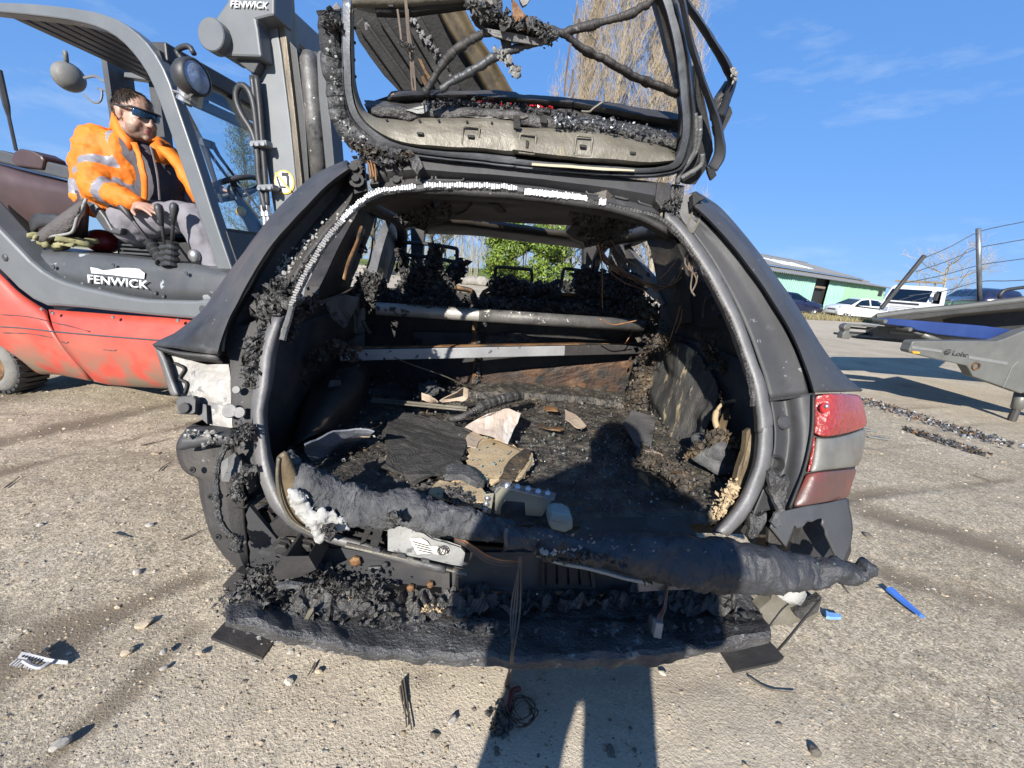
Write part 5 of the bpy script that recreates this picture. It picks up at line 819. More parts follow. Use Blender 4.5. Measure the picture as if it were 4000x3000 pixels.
b = MB(); cap(b, J((820, 1350), -.02), J((1185, 1342), -.07), .115 * S, .085 * S); cap(b, J((1185, 1342), -.07), J((1400, 1760), -.07), .085 * S, .07 * S); cap(b, hip2, kn2, .11 * S, .08 * S); cap(b, kn2, ft2, .08 * S, .065 * S); cap(b, hip, hip2, .135 * S, .135 * S); blob(b, 'trousers', m_trous, dr, .011, 3, .014, 8)
b = MB(); cap(b, ft - FH * .02, ft + FH * .12 - UZ * .04, .06 * S, .05 * S); cap(b, ft2 - FH * .02, ft2 + FH * .12 - UZ * .04, .06 * S, .05 * S); blob(b, 'boots', m_rubber, dr, .012, 2)
# the photographer, whose shadow falls over the bumper and into the boot
ph = thing('person', (-.14, -.56, 0), 'photographer in dark clothes standing behind the wreck, seen by the long shadow', 'person'); Q = lambda x, y, z: V((-.14 + x, -.56 + y, z)); b = MB(); ffp = V((.12, 1, -.25)).normalized(); fup = (UZ - ffp * UZ.dot(ffp)).normalized(); XP = head(b, Q(.0, .06, 1.60), ffp, fup, 1.05)
cap(b, Q(0, .03, 1.54), Q(0, .01, 1.42), .058, .064); cap(b, Q(-.08, 0, 1.36), Q(.08, 0, 1.36), .11, .11); cap(b, Q(0, 0, 1.36), Q(0, 0, 1.0), .15, .15)
for sg in (-1, 1):
    s0, e0, w0 = Q(sg * .2, 0, 1.38), Q(sg * .27, .08, 1.10), Q(sg * .10 + .13, .40, 1.155); cap(b, Q(sg * .1, 0, 1.40), s0, .08, .06); cap(b, s0, e0, .05, .042); cap(b, e0, w0, .042, .03); hand(b, w0, V((-sg * .5, 1, .25)), V((sg * .8, 0, .6)), .95, .6, .6, sg)
    cap(b, Q(sg * .1, 0, .92), Q(sg * .15, .02, .5), .085, .06); cap(b, Q(sg * .15, .02, .5), Q(sg * .19, 0, .09), .056, .042); cap(b, Q(sg * .19, -.03, .05), Q(sg * .2, .15, .035), .042, .035)
blob(b, 'body', m_skin, ph, .009, 2)
b = MB(); cap(b, Q(-.11, 0, 1.37), Q(.11, 0, 1.37), .125, .125); cap(b, Q(-.06, 0, 1.36), Q(-.07, 0, .92), .165, .155); cap(b, Q(.06, 0, 1.36), Q(.07, 0, .92), .165, .155)
for sg in (-1, 1): cap(b, Q(sg * .2, 0, 1.38), Q(sg * .27, .08, 1.10), .078, .068); cap(b, Q(sg * .27, .08, 1.10), Q(sg * .11 + .12, .36, 1.15), .066, .048)
blob(b, 'coat', m_dkcloth, ph, .014, 3, .01, 9)
b = MB()
for sg in (-1, 1): cap(b, Q(sg * .1, 0, .90), Q(sg * .15, .02, .5), .115, .085); cap(b, Q(sg * .15, .02, .5), Q(sg * .19, 0, .10), .08, .07)
blob(b, 'trousers', m_dkcloth, ph, .014, 2, .008, 9)
b = MB(); b.ball(Q(0, .03, 1.65), (.09, .108, .085), 16, 10); blob(b, 'hair', m_hair, ph, .01, 1)
b = MB()
for sg in (-1, 1): cap(b, Q(sg * .19, -.04, .055), Q(sg * .2, .17, .045), .052, .045)
blob(b, 'shoes', m_rubber, ph, .012, 2)
pn = MB(); pn.box((0, -.035, CAM_H - .002), (.155, .008, .075), (rt, fwd, up)); o = pn.build('phone', m_rubber, None, bevel=.003); tag(o, 'black phone held level by the photographer', 'phone')
# ------------------------------------------------------------------ the burnt car
wk = thing('wrecked_car', CW(.15, 2.4, 0), 'burnt out dark estate car with its tailgate raised and its rear facing the viewer', 'car wreck')
def on_x(p, xc): return on_plane(p, AX * xc, AX)
def on_zo(p, z): return on_z(p, z)
A_ = lambda off, *p: [on_a(q, off) for q in p]
Yc = lambda yc, *p: [on_y(q, yc) for q in p]
def plate(name, fn, off, pts, vec, mat, parent=None, amp=0, s=9, jag=0, cuts=0, bevel=0, smooth=False):
    m = sheet([fn(q, off) for q in pts], vec, cuts, amp, s, jag); return m.build(name, mat, parent or wk, bevel=bevel, smooth=smooth)
def surf(name, curves, mat, parent=None, nv=30, nu=12, amp=0, s=8, solid=.004, off=0, hard=0):
    o = loft(curves, nv, nu, amp, s, hard=hard).build(name, mat, parent or wk, smooth=True, solid=solid, off=off)
    if hard: o.data.set_sharp_from_angle(angle=radians(24))
    return o
def clump(name, pts, fn, off, r_, n, mat, parent=None, spread=1.0, depth=.03, stuff=True, sz=.012):
    m = MB(); lay = mat in (m_white, m_silver, m_grey); n = int(n * (.75 if lay else 1.0 if mat is m_sand else 2.4)); sz *= .52 if lay else .62; r_ *= .8 if lay else 1
    for _ in range(n):
        k = R.random() * (len(pts) - 1); j = int(k); p = (pts[j][0] + (pts[j + 1][0] - pts[j][0]) * (k - j) + R.gauss(0, r_ * .5), pts[j][1] + (pts[j + 1][1] - pts[j][1]) * (k - j) + R.gauss(0, r_ * .5)) if len(pts) > 1 else (pts[0][0] + R.gauss(0, r_ * .5), pts[0][1] + R.gauss(0, r_ * .5))
        c = fn(p, off + R.uniform(-depth, depth * .3)); rs = sz * min(1.9, math.exp(R.gauss(0, .55)))
        if lay: a0 = R.uniform(0, 6); m.add([c + (AX * cos(a0 + j * 1.26) + UZ * sin(a0 + j * 1.26)) * (rs * R.uniform(.5, 1.3)) for j in range(5)] + [c - BX * (rs * .35)], [(j, (j + 1) % 5, 5) for j in range(5)])
        else: shard(m, c, rs, R.uniform(.12, .6))
    if mat in (m_char, m_charb) and r_ >= 14 and 'grit' not in name and 'crumb' not in name:
        for i in range(3 * len(pts)):
            k = (len(pts) - 1) * i / (3 * len(pts)); j = int(k); e = pts[min(j + 1, len(pts) - 1)]; p = (pts[j][0] + (e[0] - pts[j][0]) * (k - j) + R.gauss(0, r_ * .25), pts[j][1] + (e[1] - pts[j][1]) * (k - j) + R.gauss(0, r_ * .25)); c = fn(p, off); q = (c - ORI).dot(fwd) / FPX * r_ * R.uniform(.3, .55) * (1.5 if name in ('seat_char', 'ledge_char', 'headrest_char') else 1); n0 = len(m.v); m.ball(c, (q, q * .7, q * .85), 18, 12)
            for v in m.v[n0:]: d = v - c; v += d * (fb(v, 45, 4) * .75 + noise.noise(v * 130) * .3)
    o = m.build(name, mat, parent or wk); return tag(o, kind='stuff') if stuff else o
def wirep(name, pts, r_, mat, parent=None, n=24, sides=5):
    m = MB(); m.tube(cr(pts, n), r_, sides); return m.build(name, mat, parent or wk, smooth=True)
NB = -BX
# ---- left quarter panel
S_ = cD((0, 1185), (60, 1147), (130, 1112), (215, 1052), (300, 980), (350, 912), (400, 832), (470, 732), (540, 640), (620, 530), (700, 430), (790, 325), (880, 230), (1000, 130), (1100, 80), (1190, 45))
E_ = cD((395, 1240), (415, 1160), (440, 1080), (468, 1005), (505, 935), (560, 830), (640, 690), (740, 545), (850, 415), (960, 300), (1070, 195), (1205, 95))
mid = [((a[0] * .5 + b[0] * .5), (a[1] * .5 + b[1] * .5)) for a, b in zip([S_[i * 15 // 11] for i in range(12)], E_)]
sl = [on_a(q, .12 + .10 * i / 15) for i, q in enumerate(S_)]
front_l = [p + BX * .22 + AX * (.02 + .01 * i / 15) for i, p in enumerate(sl)]
surf('quarter_panel', [front_l, [p + BX * .1 for p in sl], sl, A_(.015, *mid), A_(-.012, *E_), A_(.012, *[(x + 8, y + 4) for x, y in E_])], m_paint, nv=44, hard=7, amp=.0030, s=6, solid=.006)
F_ = cD((560, 1285), (620, 1215), (668, 1105), (735, 1000), (825, 862), (890, 745), (965, 625), (1055, 505), (1140, 405), (1205, 310), (1235, 225), (1230, 120))
surf('tailgate_channel', [A_(.012, *[(x + 6, y + 3) for x, y in E_]), A_(.055, *[(x * .8 + u * .2, y * .8 + v * .2) for (x, y), (u, v) in zip(E_, F_)]), A_(.075, *[(x * .45 + u * .55, y * .45 + v * .55) for (x, y), (u, v) in zip(E_, F_)]), A_(.050, *F_)], m_soot, nv=44, hard=5, amp=.004, s=9, solid=.004)
wirep('channel_sealant', A_(.006, *cD((425, 1220), (440, 1110), (470, 1020), (510, 945), (560, 865), (600, 800), (650, 700), (720, 590), (800, 450), (900, 360))), [.004] * 30, m_khaki, n=30)
clump('ash_flakes', cD((790, 770), (800, 690), (850, 660), (950, 550), (1030, 490), (1130, 420), (1210, 340)), on_a, .062, 42, 260, m_white, spread=1, depth=.012, sz=.0055)
clump('burnt_trim_lumps', cD((860, 840), (780, 850), (720, 900), (690, 990), (740, 960), (830, 870)), on_a, .03, 44, 240, m_char, sz=.015)
clump('burnt_trim_lumps', cD((680, 1130), (620, 1190), (590, 1250), (620, 1330), (600, 1420)), on_a, .02, 30, 170, m_char, sz=.012)
clump('burnt_trim_lumps', cD((700, 1090), (740, 1020), (860, 820), (930, 700), (960, 660)), on_a, .05, 16, 130, m_char, sz=.009)
# ---- aperture flange and seal
lo = cG((735, 60), (700, 150), (662, 300), (632, 470), (618, 640), (626, 800), (650, 960), (690, 1110), (745, 1230), (830, 1330), (930, 1395), (1060, 1440), (1250, 1490), (1500, 1560), (1800, 1640)); li = cG((795, 60), (770, 150), (735, 300), (710, 470), (685, 640), (690, 800), (715, 950), (755, 1080), (800, 1190), (880, 1290), (980, 1360), (1100, 1400), (1280, 1450), (1510, 1520), (1800, 1600))
surf('opening_flange', [A_(.03, *[(x - 8, y) for x, y in lo]), A_(.0, *lo), A_(-.012, *[(a * .5 + c * .5, b * .5 + d * .5) for (a, b), (c, d) in zip(lo, li)]), A_(.0, *li), A_(.05, *[(x + 12, y - 4) for x, y in li])], m_grey, nv=50, nu=14, amp=.003, s=14)
ro = cF((0, 195), (60, 245), (120, 308), (185, 390), (250, 482), (320, 590), (380, 700), (430, 810), (480, 930), (525, 1050), (562, 1155), (600, 1260), (622, 1350), (645, 1450), (652, 1560)) + cH((1908, 700), (1915, 800), (1900, 950), (1868, 1060), (1830, 1150), (1780, 1250), (1720, 1330), (1640, 1410)); ri = cF((-10, 250), (50, 300), (105, 365), (165, 455), (225, 550), (290, 660), (345, 765), (395, 870), (440, 985), (480, 1095), (515, 1200), (545, 1300), (562, 1390), (572, 1480), (575, 1570)) + cH((1842, 700), (1845, 800), (1830, 930), (1800, 1030), (1765, 1120), (1720, 1210), (1660, 1290), (1570, 1390))
surf('opening_flange', [A_(.035, *[(x + 8, y - 3) for x, y in ro]), A_(.0, *ro), A_(-.010, *[(a * .5 + c * .5, b * .5 + d * .5) for (a, b), (c, d) in zip(ro, ri)]), A_(.0, *ri), A_(.05, *[(x - 14, y + 5) for x, y in ri])], m_grey, nv=60, nu=14, amp=.0018, s=14)
sealp = cD((795, 1150), (815, 1080), (842, 990), (872, 905), (902, 832), (935, 765), (970, 702), (1008, 640), (1050, 568), (1098, 505), (1150, 445), (1212, 370), (1280, 308), (1340, 268), (1405, 243), (1500, 226), (1620, 215)) + cE((120, 208), (250, 207), (400, 208), (560, 215), (700, 228))
sp = cr(A_(-.008, *sealp), 260); m = MB(); m.tube([p + crumple(p, .0015, 25) for p in sp], [.0075 + .0022 * abs(noise.noise(p * 60)) for p in sp], 8); m.build('door_seal', [m_seal], wk)
m = MB()
for i in range(16, 255):
    if i == 105: tag(m.build('seal_core_clip', m_grey, wk), kind='stuff'); m = MB()
    if i % 2 and noise.noise(sp[i] * 22) > -.42: p = sp[i]; t_ = (sp[min(i + 1, 259)] - p).normalized(); nn = APN; w = t_.cross(nn); k = .5 if i < 60 else 1.0; m.box(p - nn * .008 + w * R.uniform(-.002, .002), (.0042, .005, .0125 * (.75 + .25 * k) + R.uniform(-.003, .003)), (t_, nn, w))
tag(m.build('seal_core_clip', m_sealw, wk), kind='stuff')
sq = cr(A_(-.006, *cE((712, 240), (800, 250), (920, 262), (1030, 275), (1150, 298), (1250, 318))), 80); m = MB()
for i in range(78):
    if i < 56 or 66 < i < 73: p = sq[i]; t_ = (sq[i + 1] - p).normalized(); w = t_.cross(APN); m.box(p - APN * .004 + w * R.uniform(-.002, .002), (.0036, .005, R.uniform(.012, .02)), (t_, APN, w))
tag(m.build('seal_core_clip', m_sealw, wk), kind='stuff')
rsp = cr(A_(.0, *(cE((690, 240), (1030, 292), (1200, 318), (1350, 348), (1480, 378), (1560, 415), (1620, 462), (1700, 545), (1790, 668), (1870, 800), (1940, 930), (2000, 1060), (2050, 1190), (2090, 1320), (2112, 1450), (2120, 1560)))), 200); m = MB(); m.tube([p + crumple(p, .002, 30) for p in rsp], [(.0065 if i % 2 else .0082) + abs(noise.noise(rsp[i] * 30)) * .005 for i in range(200)], 7); m.build('door_seal', m_char, wk)
# top of the opening: header panel under the hinges
th = cB((395, 800), (590, 812), (850, 832), (1120, 858), (1300, 872), (1550, 900), (1810, 935)); bh = cB((330, 985), (560, 940), (850, 948), (1100, 968), (1300, 998), (1530, 1038), (1790, 1100))
surf('roof_header', [A_(.0, *th), A_(.0, *[(a * .6 + c * .4, b * .6 + d * .4) for (a, b), (c, d) in zip(th, bh)]), A_(.03, *[(a * .25 + c * .75, b * .25 + d * .75) for (a, b), (c, d) in zip(th, bh)]), A_(.01, *bh), A_(.06, *[(x, y + 5) for x, y in bh])], m_paint, nv=40, hard=4, amp=.002, s=7)
hu = cB((300, 1030), (420, 985), (560, 972), (850, 985), (1100, 1005), (1300, 1030), (1530, 1065), (1700, 1110), (1830, 1180)); surf('header_lip', [A_(.0, *[(x, y - 26) for x, y in hu]), A_(-.005, *hu), A_(.03, *[(x, y + 14) for x, y in hu]), A_(.10, *[(x, y + 26) for x, y in hu])], m_soot, nv=40, nu=10, amp=.003, s=10)
for q in (((560, 868), (635, 866), (636, 915), (556, 925)), ((652, 868), (798, 872), (794, 920), (655, 916)), ((1424, 934), (1558, 948), (1550, 1003), (1418, 985)), ((1570, 950), (1640, 962), (1630, 1015), (1566, 1000)), ((1690, 960), (1775, 975), (1768, 1055), (1684, 1030))): c = A_(.022, *cB(*q)); m = MB(); m.tube(lin(c + [c[0]], 25), .004, 5); m.build('embossed_frame', m_paint, wk, smooth=True)
for x, y in ((245, 865), (252, 920), (460, 868), (457, 925), (1722, 985), (1745, 985)): q = on_a(cB((x, y))[0], .02); m = MB(); m.lathe(q, -APN, [(0, .020), (.004, .020), (.004, .011), (.014, .010), (.014, 0)], 10); m.build('hinge_bolt', m_soot, wk)
plate('hinge_bracket', on_a, .035, cB((222, 818), (285, 800), (300, 970), (240, 985)), APN * .02, m_soot, amp=.003); plate('hinge_bracket', on_a, .035, cB((400, 835), (490, 850), (486, 945), (352, 950)), APN * .02, m_soot, amp=.003)
plate('hinge_arm', on_a, .0, cB((300, 790), (350, 770), (372, 860), (360, 935), (318, 940)), APN * .02, m_soot, amp=.004); plate('hinge_arm', on_a, -.01, cB((1778, 925), (1850, 930), (1850, 1010), (1800, 1055), (1770, 1020)), APN * .05, m_soot, amp=.003, bevel=.003)
plate('hinge_arm', on_a, .02, cB((1855, 935), (1920, 945), (1915, 1010), (1880, 1110), (1850, 1060)), APN * .05, m_char, amp=.006, cuts=1); clump('burnt_hinge_lumps', cB((1800, 1040), (1860, 1070), (1880, 1000)), on_a, .01, 18, 90, m_char, sz=.009); clump('burnt_hinge_lumps', cB((270, 800), (400, 820), (520, 790), (560, 830)), on_a, .0, 18, 150, m_char, sz=.010)
plate('hanging_trim_scrap', on_a, -.03, cB((520, 800), (560, 795), (585, 850), (570, 890), (545, 850)), APN * .006, m_char, amp=.012, s=30, cuts=2)
for q in (((315, 790), (330, 850), (340, 900)), ((325, 785), (345, 850), (350, 920)), ((300, 800), (318, 850), (325, 905))): wirep('hinge_wire', A_(-.02, *cB(*q)), .003, m_rust, n=10)
# ---- right quarter panel
S2 = cF((185, 78), (250, 118), (320, 165), (380, 225), (440, 295), (500, 365), (560, 440), (620, 520), (685, 612), (760, 715), (830, 820), (900, 935), (960, 1035), (1020, 1120), (1075, 1185), (1140, 1248), (1212, 1306)); E2 = cF((180, 165), (235, 215), (300, 280), (375, 360), (450, 448), (520, 540), (600, 650), (690, 790), (760, 905), (825, 1040), (880, 1180), (905, 1255), (922, 1318))
s2 = [on_a(q, .20 - .08 * i / 16) for i, q in enumerate(S2)]; m2_ = [((a[0] + b[0]) / 2, (a[1] + b[1]) / 2) for a, b in zip([S2[i * 16 // 12] for i in range(13)], E2)]
surf('quarter_panel', [[p + BX * .22 - AX * .02 for i, p in enumerate(s2)], [p + BX * .1 for p in s2], s2, A_(.02, *m2_), A_(-.006, *E2), A_(.012, *[(x - 5, y + 3) for x, y in E2])], m_paint, nv=44, hard=7, amp=.0012, s=6, solid=.006)
D2 = cF((200, 230), (250, 280), (330, 350), (400, 425), (480, 525), (560, 635), (640, 760), (710, 880), (760, 985), (805, 1095), (840, 1200), (855, 1270), (862, 1325)); F2 = cF((60, 215), (130, 290), (200, 380), (260, 465), (325, 570), (390, 690), (440, 790), (490, 905), (535, 1020), (575, 1130), (610, 1225), (632, 1300), (645, 1352))
surf('tailgate_channel', [A_(.013, *[(x - 4, y + 3) for x, y in E2]), A_(.035, *[(x * .6 + u * .4, y * .6 + v * .4) for (x, y), (u, v) in zip(E2, D2)]), A_(.024, *D2), A_(.026, *[(x - 12, y + 4) for x, y in D2]), A_(.034, *[(x * .5 + u * .5, y * .5 + v * .5) for (x, y), (u, v) in zip(D2, F2)]), A_(.035, *F2)], m_paint, nv=44, hard=4, amp=.0015, s=7, solid=.004)
plate('corner_plate', on_a, .03, cF((100, 100), (185, 85), (215, 190), (225, 240), (170, 340), (110, 260), (80, 200)), APN * .01, m_grey, amp=.002); q = A_(.024, *cF((170, 160), (220, 190), (205, 260), (165, 335), (135, 290), (165, 200), (170, 160))); m = MB(); m.tube(lin(q, 30), .003, 5); m.build('plate_bead', m_khaki, wk)
plate('black_fin', on_a, -.01, cF((165, 90), (185, 80), (240, 118), (205, 135), (172, 165)), APN * .02, m_black)
# lower right: pocket beside the lamp
pk = cH((1905, 580), (2150, 525), (2188, 545)); surf('lamp_side_panel', [A_(.015, *cH((1912, 575), (1935, 760), (1925, 930), (1880, 1080), (1800, 1290))), A_(.045, *cH((1990, 555), (2010, 760), (2000, 930), (1960, 1080), (1900, 1250))), A_(.01, *cH((2080, 540), (2100, 740), (2085, 920), (2050, 1080), (2000, 1230))), A_(-.002, *cH((2185, 530), (2180, 740), (2150, 920), (2090, 1080), (2035, 1245)))], m_paint, nv=26, nu=16, amp=.002, s=8)
plate('panel_gap', on_a, .005, cH((1905, 565), (2185, 528), (2190, 545), (1905, 580)), APN * .03, m_black)
q = on_a(cH((1948, 965))[0], .005); m = MB(); m.lathe(q, -APN, [(-.01, 0), (-.01, .012), (.004, .018), (0, .025)], 16); m.build('grommet', m_black, wk); q = on_a(cH((2000, 710))[0], .015); m = MB(); m.lathe(q, -APN, [(.004, 0), (.003, .015), (-.002, .02)], 16); m.build('panel_plug', m_paint, wk)
plate('melted_plastic', on_a, -.012, cH((1900, 1010), (1935, 1000), (1970, 1060), (2010, 1050), (2020, 1130), (2000, 1260), (1960, 1290), (1935, 1180), (1890, 1120)), APN * .012, m_char, amp=.012, s=24, cuts=2); plate('melted_plastic', on_a, -.008, cH((1790, 1270), (1830, 1290), (1870, 1260), (1890, 1330), (1850, 1400), (1810, 1460), (1780, 1400)), APN * .012, m_char, amp=.010, s=24, cuts=2)
plate('melted_plastic', on_a, -.012, cH((1930, 1280), (1980, 1270), (2000, 1330), (1960, 1380), (1925, 1330)), APN * .008, m_trim, amp=.012, s=24, cuts=2)
# ---- tail lamp: red top, smoked window, dim red bottom, wrapped round the corner
tl_ = thing('tail', CW(0, 0, 0), 'x', 'x'); bpy.data.objects.remove(tl_)
lamp_rows = [((395, 90), (600, 78), (800, 92)), ((388, 210), (600, 200), (832, 205)), ((385, 330), (600, 320), (860, 310)), ((375, 430), (560, 460), (858, 372)), ((362, 560), (560, 570), (848, 480)), ((340, 690), (540, 690), (832, 610)), ((318, 765), (500, 750), (785, 722)), ((285, 850), (480, 850), (735, 835)), ((245, 930), (450, 940), (716, 920)), ((192, 1068), (420, 1040), (690, 990))]
def lamp_pt(p, k): return on_a(cM(p)[0], -.012 + .02 * (2 * k - 1) ** 2 * (1 if k < .5 else 0) + (max(0, k - .35) ** 1.6) * .24)
LR = [[lamp_pt((x, y), i / 10) for i, (x, y) in enumerate([(lambda t: ((1 - t) ** 2 * a[0] + 2 * t * (1 - t) * (2 * b[0] - .5 * a[0] - .5 * c[0]) + t * t * c[0], (1 - t) ** 2 * a[1] + 2 * t * (1 - t) * (2 * b[1] - .5 * a[1] - .5 * c[1]) + t * t * c[1]))(i / 10) for i in range(11)])] for a, b, c in lamp_rows]
lampo = MB().grid([[p + APN * .012 for p in r_] for r_ in LR]).build('tail_lamp', m_black, wk, smooth=True, solid=.02)
def lens(nm, rows, mat, lift, c0=0, c1=11): m = MB(); m.grid([[p - APN * lift for p in r_[c0:c1]] for r_ in rows]); return m.build(nm, mat, lampo, smooth=True, solid=.006, sub=1)
lens('red_lens', LR[0:4], m_redlens, .004); lens('smoked_lens', [[r_[i] for i in range(11)] for r_ in LR[3:7]], m_greylens, .002, 1); lens('lower_lens', LR[6:10], m_redlens2, .004); lens('lens_edge', [r_ for r_ in LR[3:7]], m_redlens, .003, 0, 2)
q = on_a(cM((488, 205))[0], -.018); m = MB(); m.ball(q, (.013, .009, .015), 14, 10); b_ = m.build('lamp_reflector', m_redgloss, lampo, smooth=True); m = MB(); m.ball(q - APN * .008 + V((-.003, 0, .003)), (.006, .006, .007), 10, 8); m.build('lamp_bulb', m_zinc, lampo, smooth=True)
wirep('lamp_gasket', A_(-.012, *cM((392, 88), (388, 330), (372, 480), (340, 640), (300, 780), (245, 925), (188, 1070))), .0042, m_black, lampo)
# bumper skin left on the right hand corner, with a ragged hole
hole = cM((160, 1412), (200, 1310), (230, 1215), (252, 1250), (300, 1240), (335, 1188), (380, 1192), (430, 1165), (478, 1162), (470, 1215), (500, 1260), (505, 1310), (545, 1390), (580, 1470), (600, 1500))
bo = cM((20, 1240), (60, 1100), (100, 1060), (160, 1090), (192, 1072), (330, 1050), (480, 1030), (690, 988), (712, 1060), (728, 1160), (735, 1260), (722, 1360), (690, 1460), (655, 1530), (636, 1556), (610, 1520))
rows = []
for k in range(12):
    t_ = k / 11; a = lin([V((*p, 0)) for p in cM((20, 1240), (60, 1120), (160, 1095), (330, 1055), (500, 1032), (690, 990), (725, 1160), (735, 1260), (715, 1390), (640, 1556))], 40); b = lin([V((*p, 0)) for p in hole[:1] + hole + hole[-1:]], 40); rows.append([on_a((p.x + (q.x - p.x) * t_, p.y + (q.y - p.y) * t_), .0 + max(0, (p.x + (q.x - p.x) * t_ - 3180) / 1000) * .5) for p, q in zip(a, b)])
m = MB(); m.grid(rows); m.build('bumper_remnant', m_fdark, wk, smooth=True, solid=.006)
plate('wheel_arch_liner', on_a, .16, cM((100, 1180), (700, 1000), (720, 1450), (600, 1700), (100, 1560)), BX * .05, m_black); plate('wheel_liner_scrap', on_a, .02, cM((0, 1240), (60, 1235), (200, 1260), (160, 1412), (0, 1410)), BX * .01, m_wall, amp=.006, cuts=1)
# lower right bumper bracket and scraps
plate('bumper_bracket', on_y, .84, cJ((1680, 690), (1760, 620), (1790, 560), (1950, 640), (2020, 620), (2060, 640), (2000, 740), (1860, 770), (1740, 790)), BX * .03, m_khaki, amp=.008, s=14, cuts=1); plate('bumper_bracket', on_y, .82, cJ((1910, 700), (2040, 620), (2070, 600), (2050, 690), (1990, 730), (1940, 745)), BX * .02, m_char, amp=.006, cuts=1)
plate('white_pad', on_y, .79, cJ((1760, 545), (1950, 540), (1975, 590), (1950, 655), (1880, 645), (1800, 600)), BX * .03, m_ashw, amp=.006, s=16, cuts=2, smooth=True)
# ---- left rear corner without its lamp
plate('lamp_pocket', on_a, .055, cG((110, 300), (180, 312), (330, 350), (462, 352), (472, 400), (482, 480), (488, 690), (492, 745), (340, 728), (325, 640), (210, 600), (140, 505), (118, 400)), APN * .012, m_silver, amp=.004, s=8, cuts=2, smooth=False)
surf('lamp_pocket_lip', [A_(.07, *cG((8, 250), (40, 330), (75, 430), (110, 540))), A_(.03, *cG((30, 262), (70, 350), (110, 450), (150, 545))), A_(.05, *cG((75, 290), (110, 360), (135, 450), (165, 540)))], m_grey, nv=14, nu=8, amp=.002)
surf('panel_edge', [A_(.10, *cD((0, 1185), (130, 1215), (260, 1232), (395, 1243))), A_(.0, *cD((5, 1192), (130, 1225), (260, 1240), (395, 1250))), A_(.05, *cD((40, 1215), (140, 1250), (260, 1275), (430, 1290)))], m_paint, nv=16, nu=6)
m = sheet(A_(.02, *cG((135, 575), (160, 550), (245, 545), (262, 570), (255, 650), (240, 662), (150, 662))), APN * .02, 1, .002); m.build('lamp_bracket', m_paint, wk, bevel=.003); q = on_a(cG((190, 622))[0], .014); m = MB(); m.lathe(q, -APN, [(0, .013), (.003, .012), (.003, 0)], 14); m.build('bracket_hole_rim', m_black, wk)
plate('bracket_arm', on_a, .04, cG((250, 575), (330, 600), (335, 720), (250, 640)), APN * .015, m_paint, amp=.003)
wirep('pocket_crack', A_(.05, *cG((130, 345), (190, 380), (160, 440), (205, 470), (190, 535))), .004, m_black, n=18)
for x, y, r_ in ((512, 510, .010), (532, 650, .014), (470, 640, .018)): q = on_a(cG((x, y))[0], .02); m = MB(); m.lathe(q, -APN, [(0, r_), (.003, r_ * .9), (.003, 0)], 16); m.build('panel_hole', m_grey, wk)
plate('inner_panel', on_a, .045, cG((395, 90), (560, 120), (700, 60), (660, 300), (630, 480), (618, 640), (630, 800), (655, 960), (640, 1100), (600, 1150), (560, 1050), (500, 900), (492, 740), (484, 480), (470, 350)), APN * .02, m_soot, amp=.004, cuts=1)
low_o = cG((240, 720), (190, 770), (158, 820), (150, 900), (170, 970), (215, 1020), (275, 1050), (290, 1110), (305, 1190), (322, 1280), (350, 1390), (400, 1480), (470, 1560), (560, 1640), (620, 1690)); low_i = cG((500, 760), (500, 800), (500, 860), (510, 930), (530, 1000), (545, 1060), (555, 1110), (560, 1180), (562, 1250), (565, 1320), (570, 1400), (578, 1480), (585, 1560), (595, 1630), (640, 1700))
surf('bumper_mount', [[p + BX * .35 + AX * .05 for p in A_(.10, *low_o)], A_(.10, *low_o), A_(.06, *[(a * .9 + c * .1, b * .9 + d * .1) for (a, b), (c, d) in zip(low_o, low_i)]), A_(.045, *[(a * .4 + c * .6, b * .4 + d * .6) for (a, b), (c, d) in zip(low_o, low_i)]), A_(.06, *low_i)], m_soot, nv=40, hard=5, amp=.005, s=10)
surf('mount_ledge', [A_(.05, *cG((215, 740), (330, 725), (490, 745))), A_(.0, *cG((170, 800), (320, 800), (500, 800))), A_(.005, *cG((152, 880), (320, 860), (500, 850)))], m_paint, nv=16, nu=10, amp=.006, s=14); clump('ash_flakes', cG((200, 790), (300, 780), (420, 790), (300, 830)), on_a, -.01, 34, 70, m_silver, depth=.004, sz=.007)
plate('mount_flap', on_a, .015, cG((410, 960), (500, 900), (545, 950), (560, 1040), (540, 1080), (420, 1080)), APN * .01, m_paint, amp=.006, cuts=1)
plate('gap_shadow', on_a, .10, cG((480, 700), (640, 700), (660, 1000), (640, 1150), (640, 1690), (560, 1690), (555, 1200)), APN * .02, m_black)  # black sheet painted in for the shadow inside the gap
for x, y in ((240, 1005), (352, 1170), (398, 1420), (460, 1035)): q = on_a(cG((x, y))[0], .02); m = MB(); m.lathe(q, -APN, [(0, .008), (.003, .007), (.002, .004), (-.004, 0)], 12); m.build('clip_hole', m_black, wk)
clump('burnt_connector_lump', cG((500, 780), (560, 750), (600, 760), (540, 800), (480, 830)), on_a, -.01, 22, 170, m_char, sz=.010); clump('burnt_connector_lump', cG((600, 980), (560, 1030), (510, 1080), (500, 1150), (530, 1180)), on_a, -.005, 18, 120, m_char, sz=.010)
m = MB(); hw = cr(A_(-.03, *cG((450, 850), (425, 900), (400, 960), (388, 1060), (392, 1180), (402, 1290), (430, 1360), (480, 1410), (520, 1440), (505, 1490))), 70); m.tube(hw, [.0055 + abs(noise.noise(p * 60)) * .007 for p in hw], 7); m.build('wiring_loom', m_char, wk); clump('loom_plug', cG((490, 1420), (530, 1450), (500, 1500)), on_a, -.03, 14, 60, m_char, sz=.010)
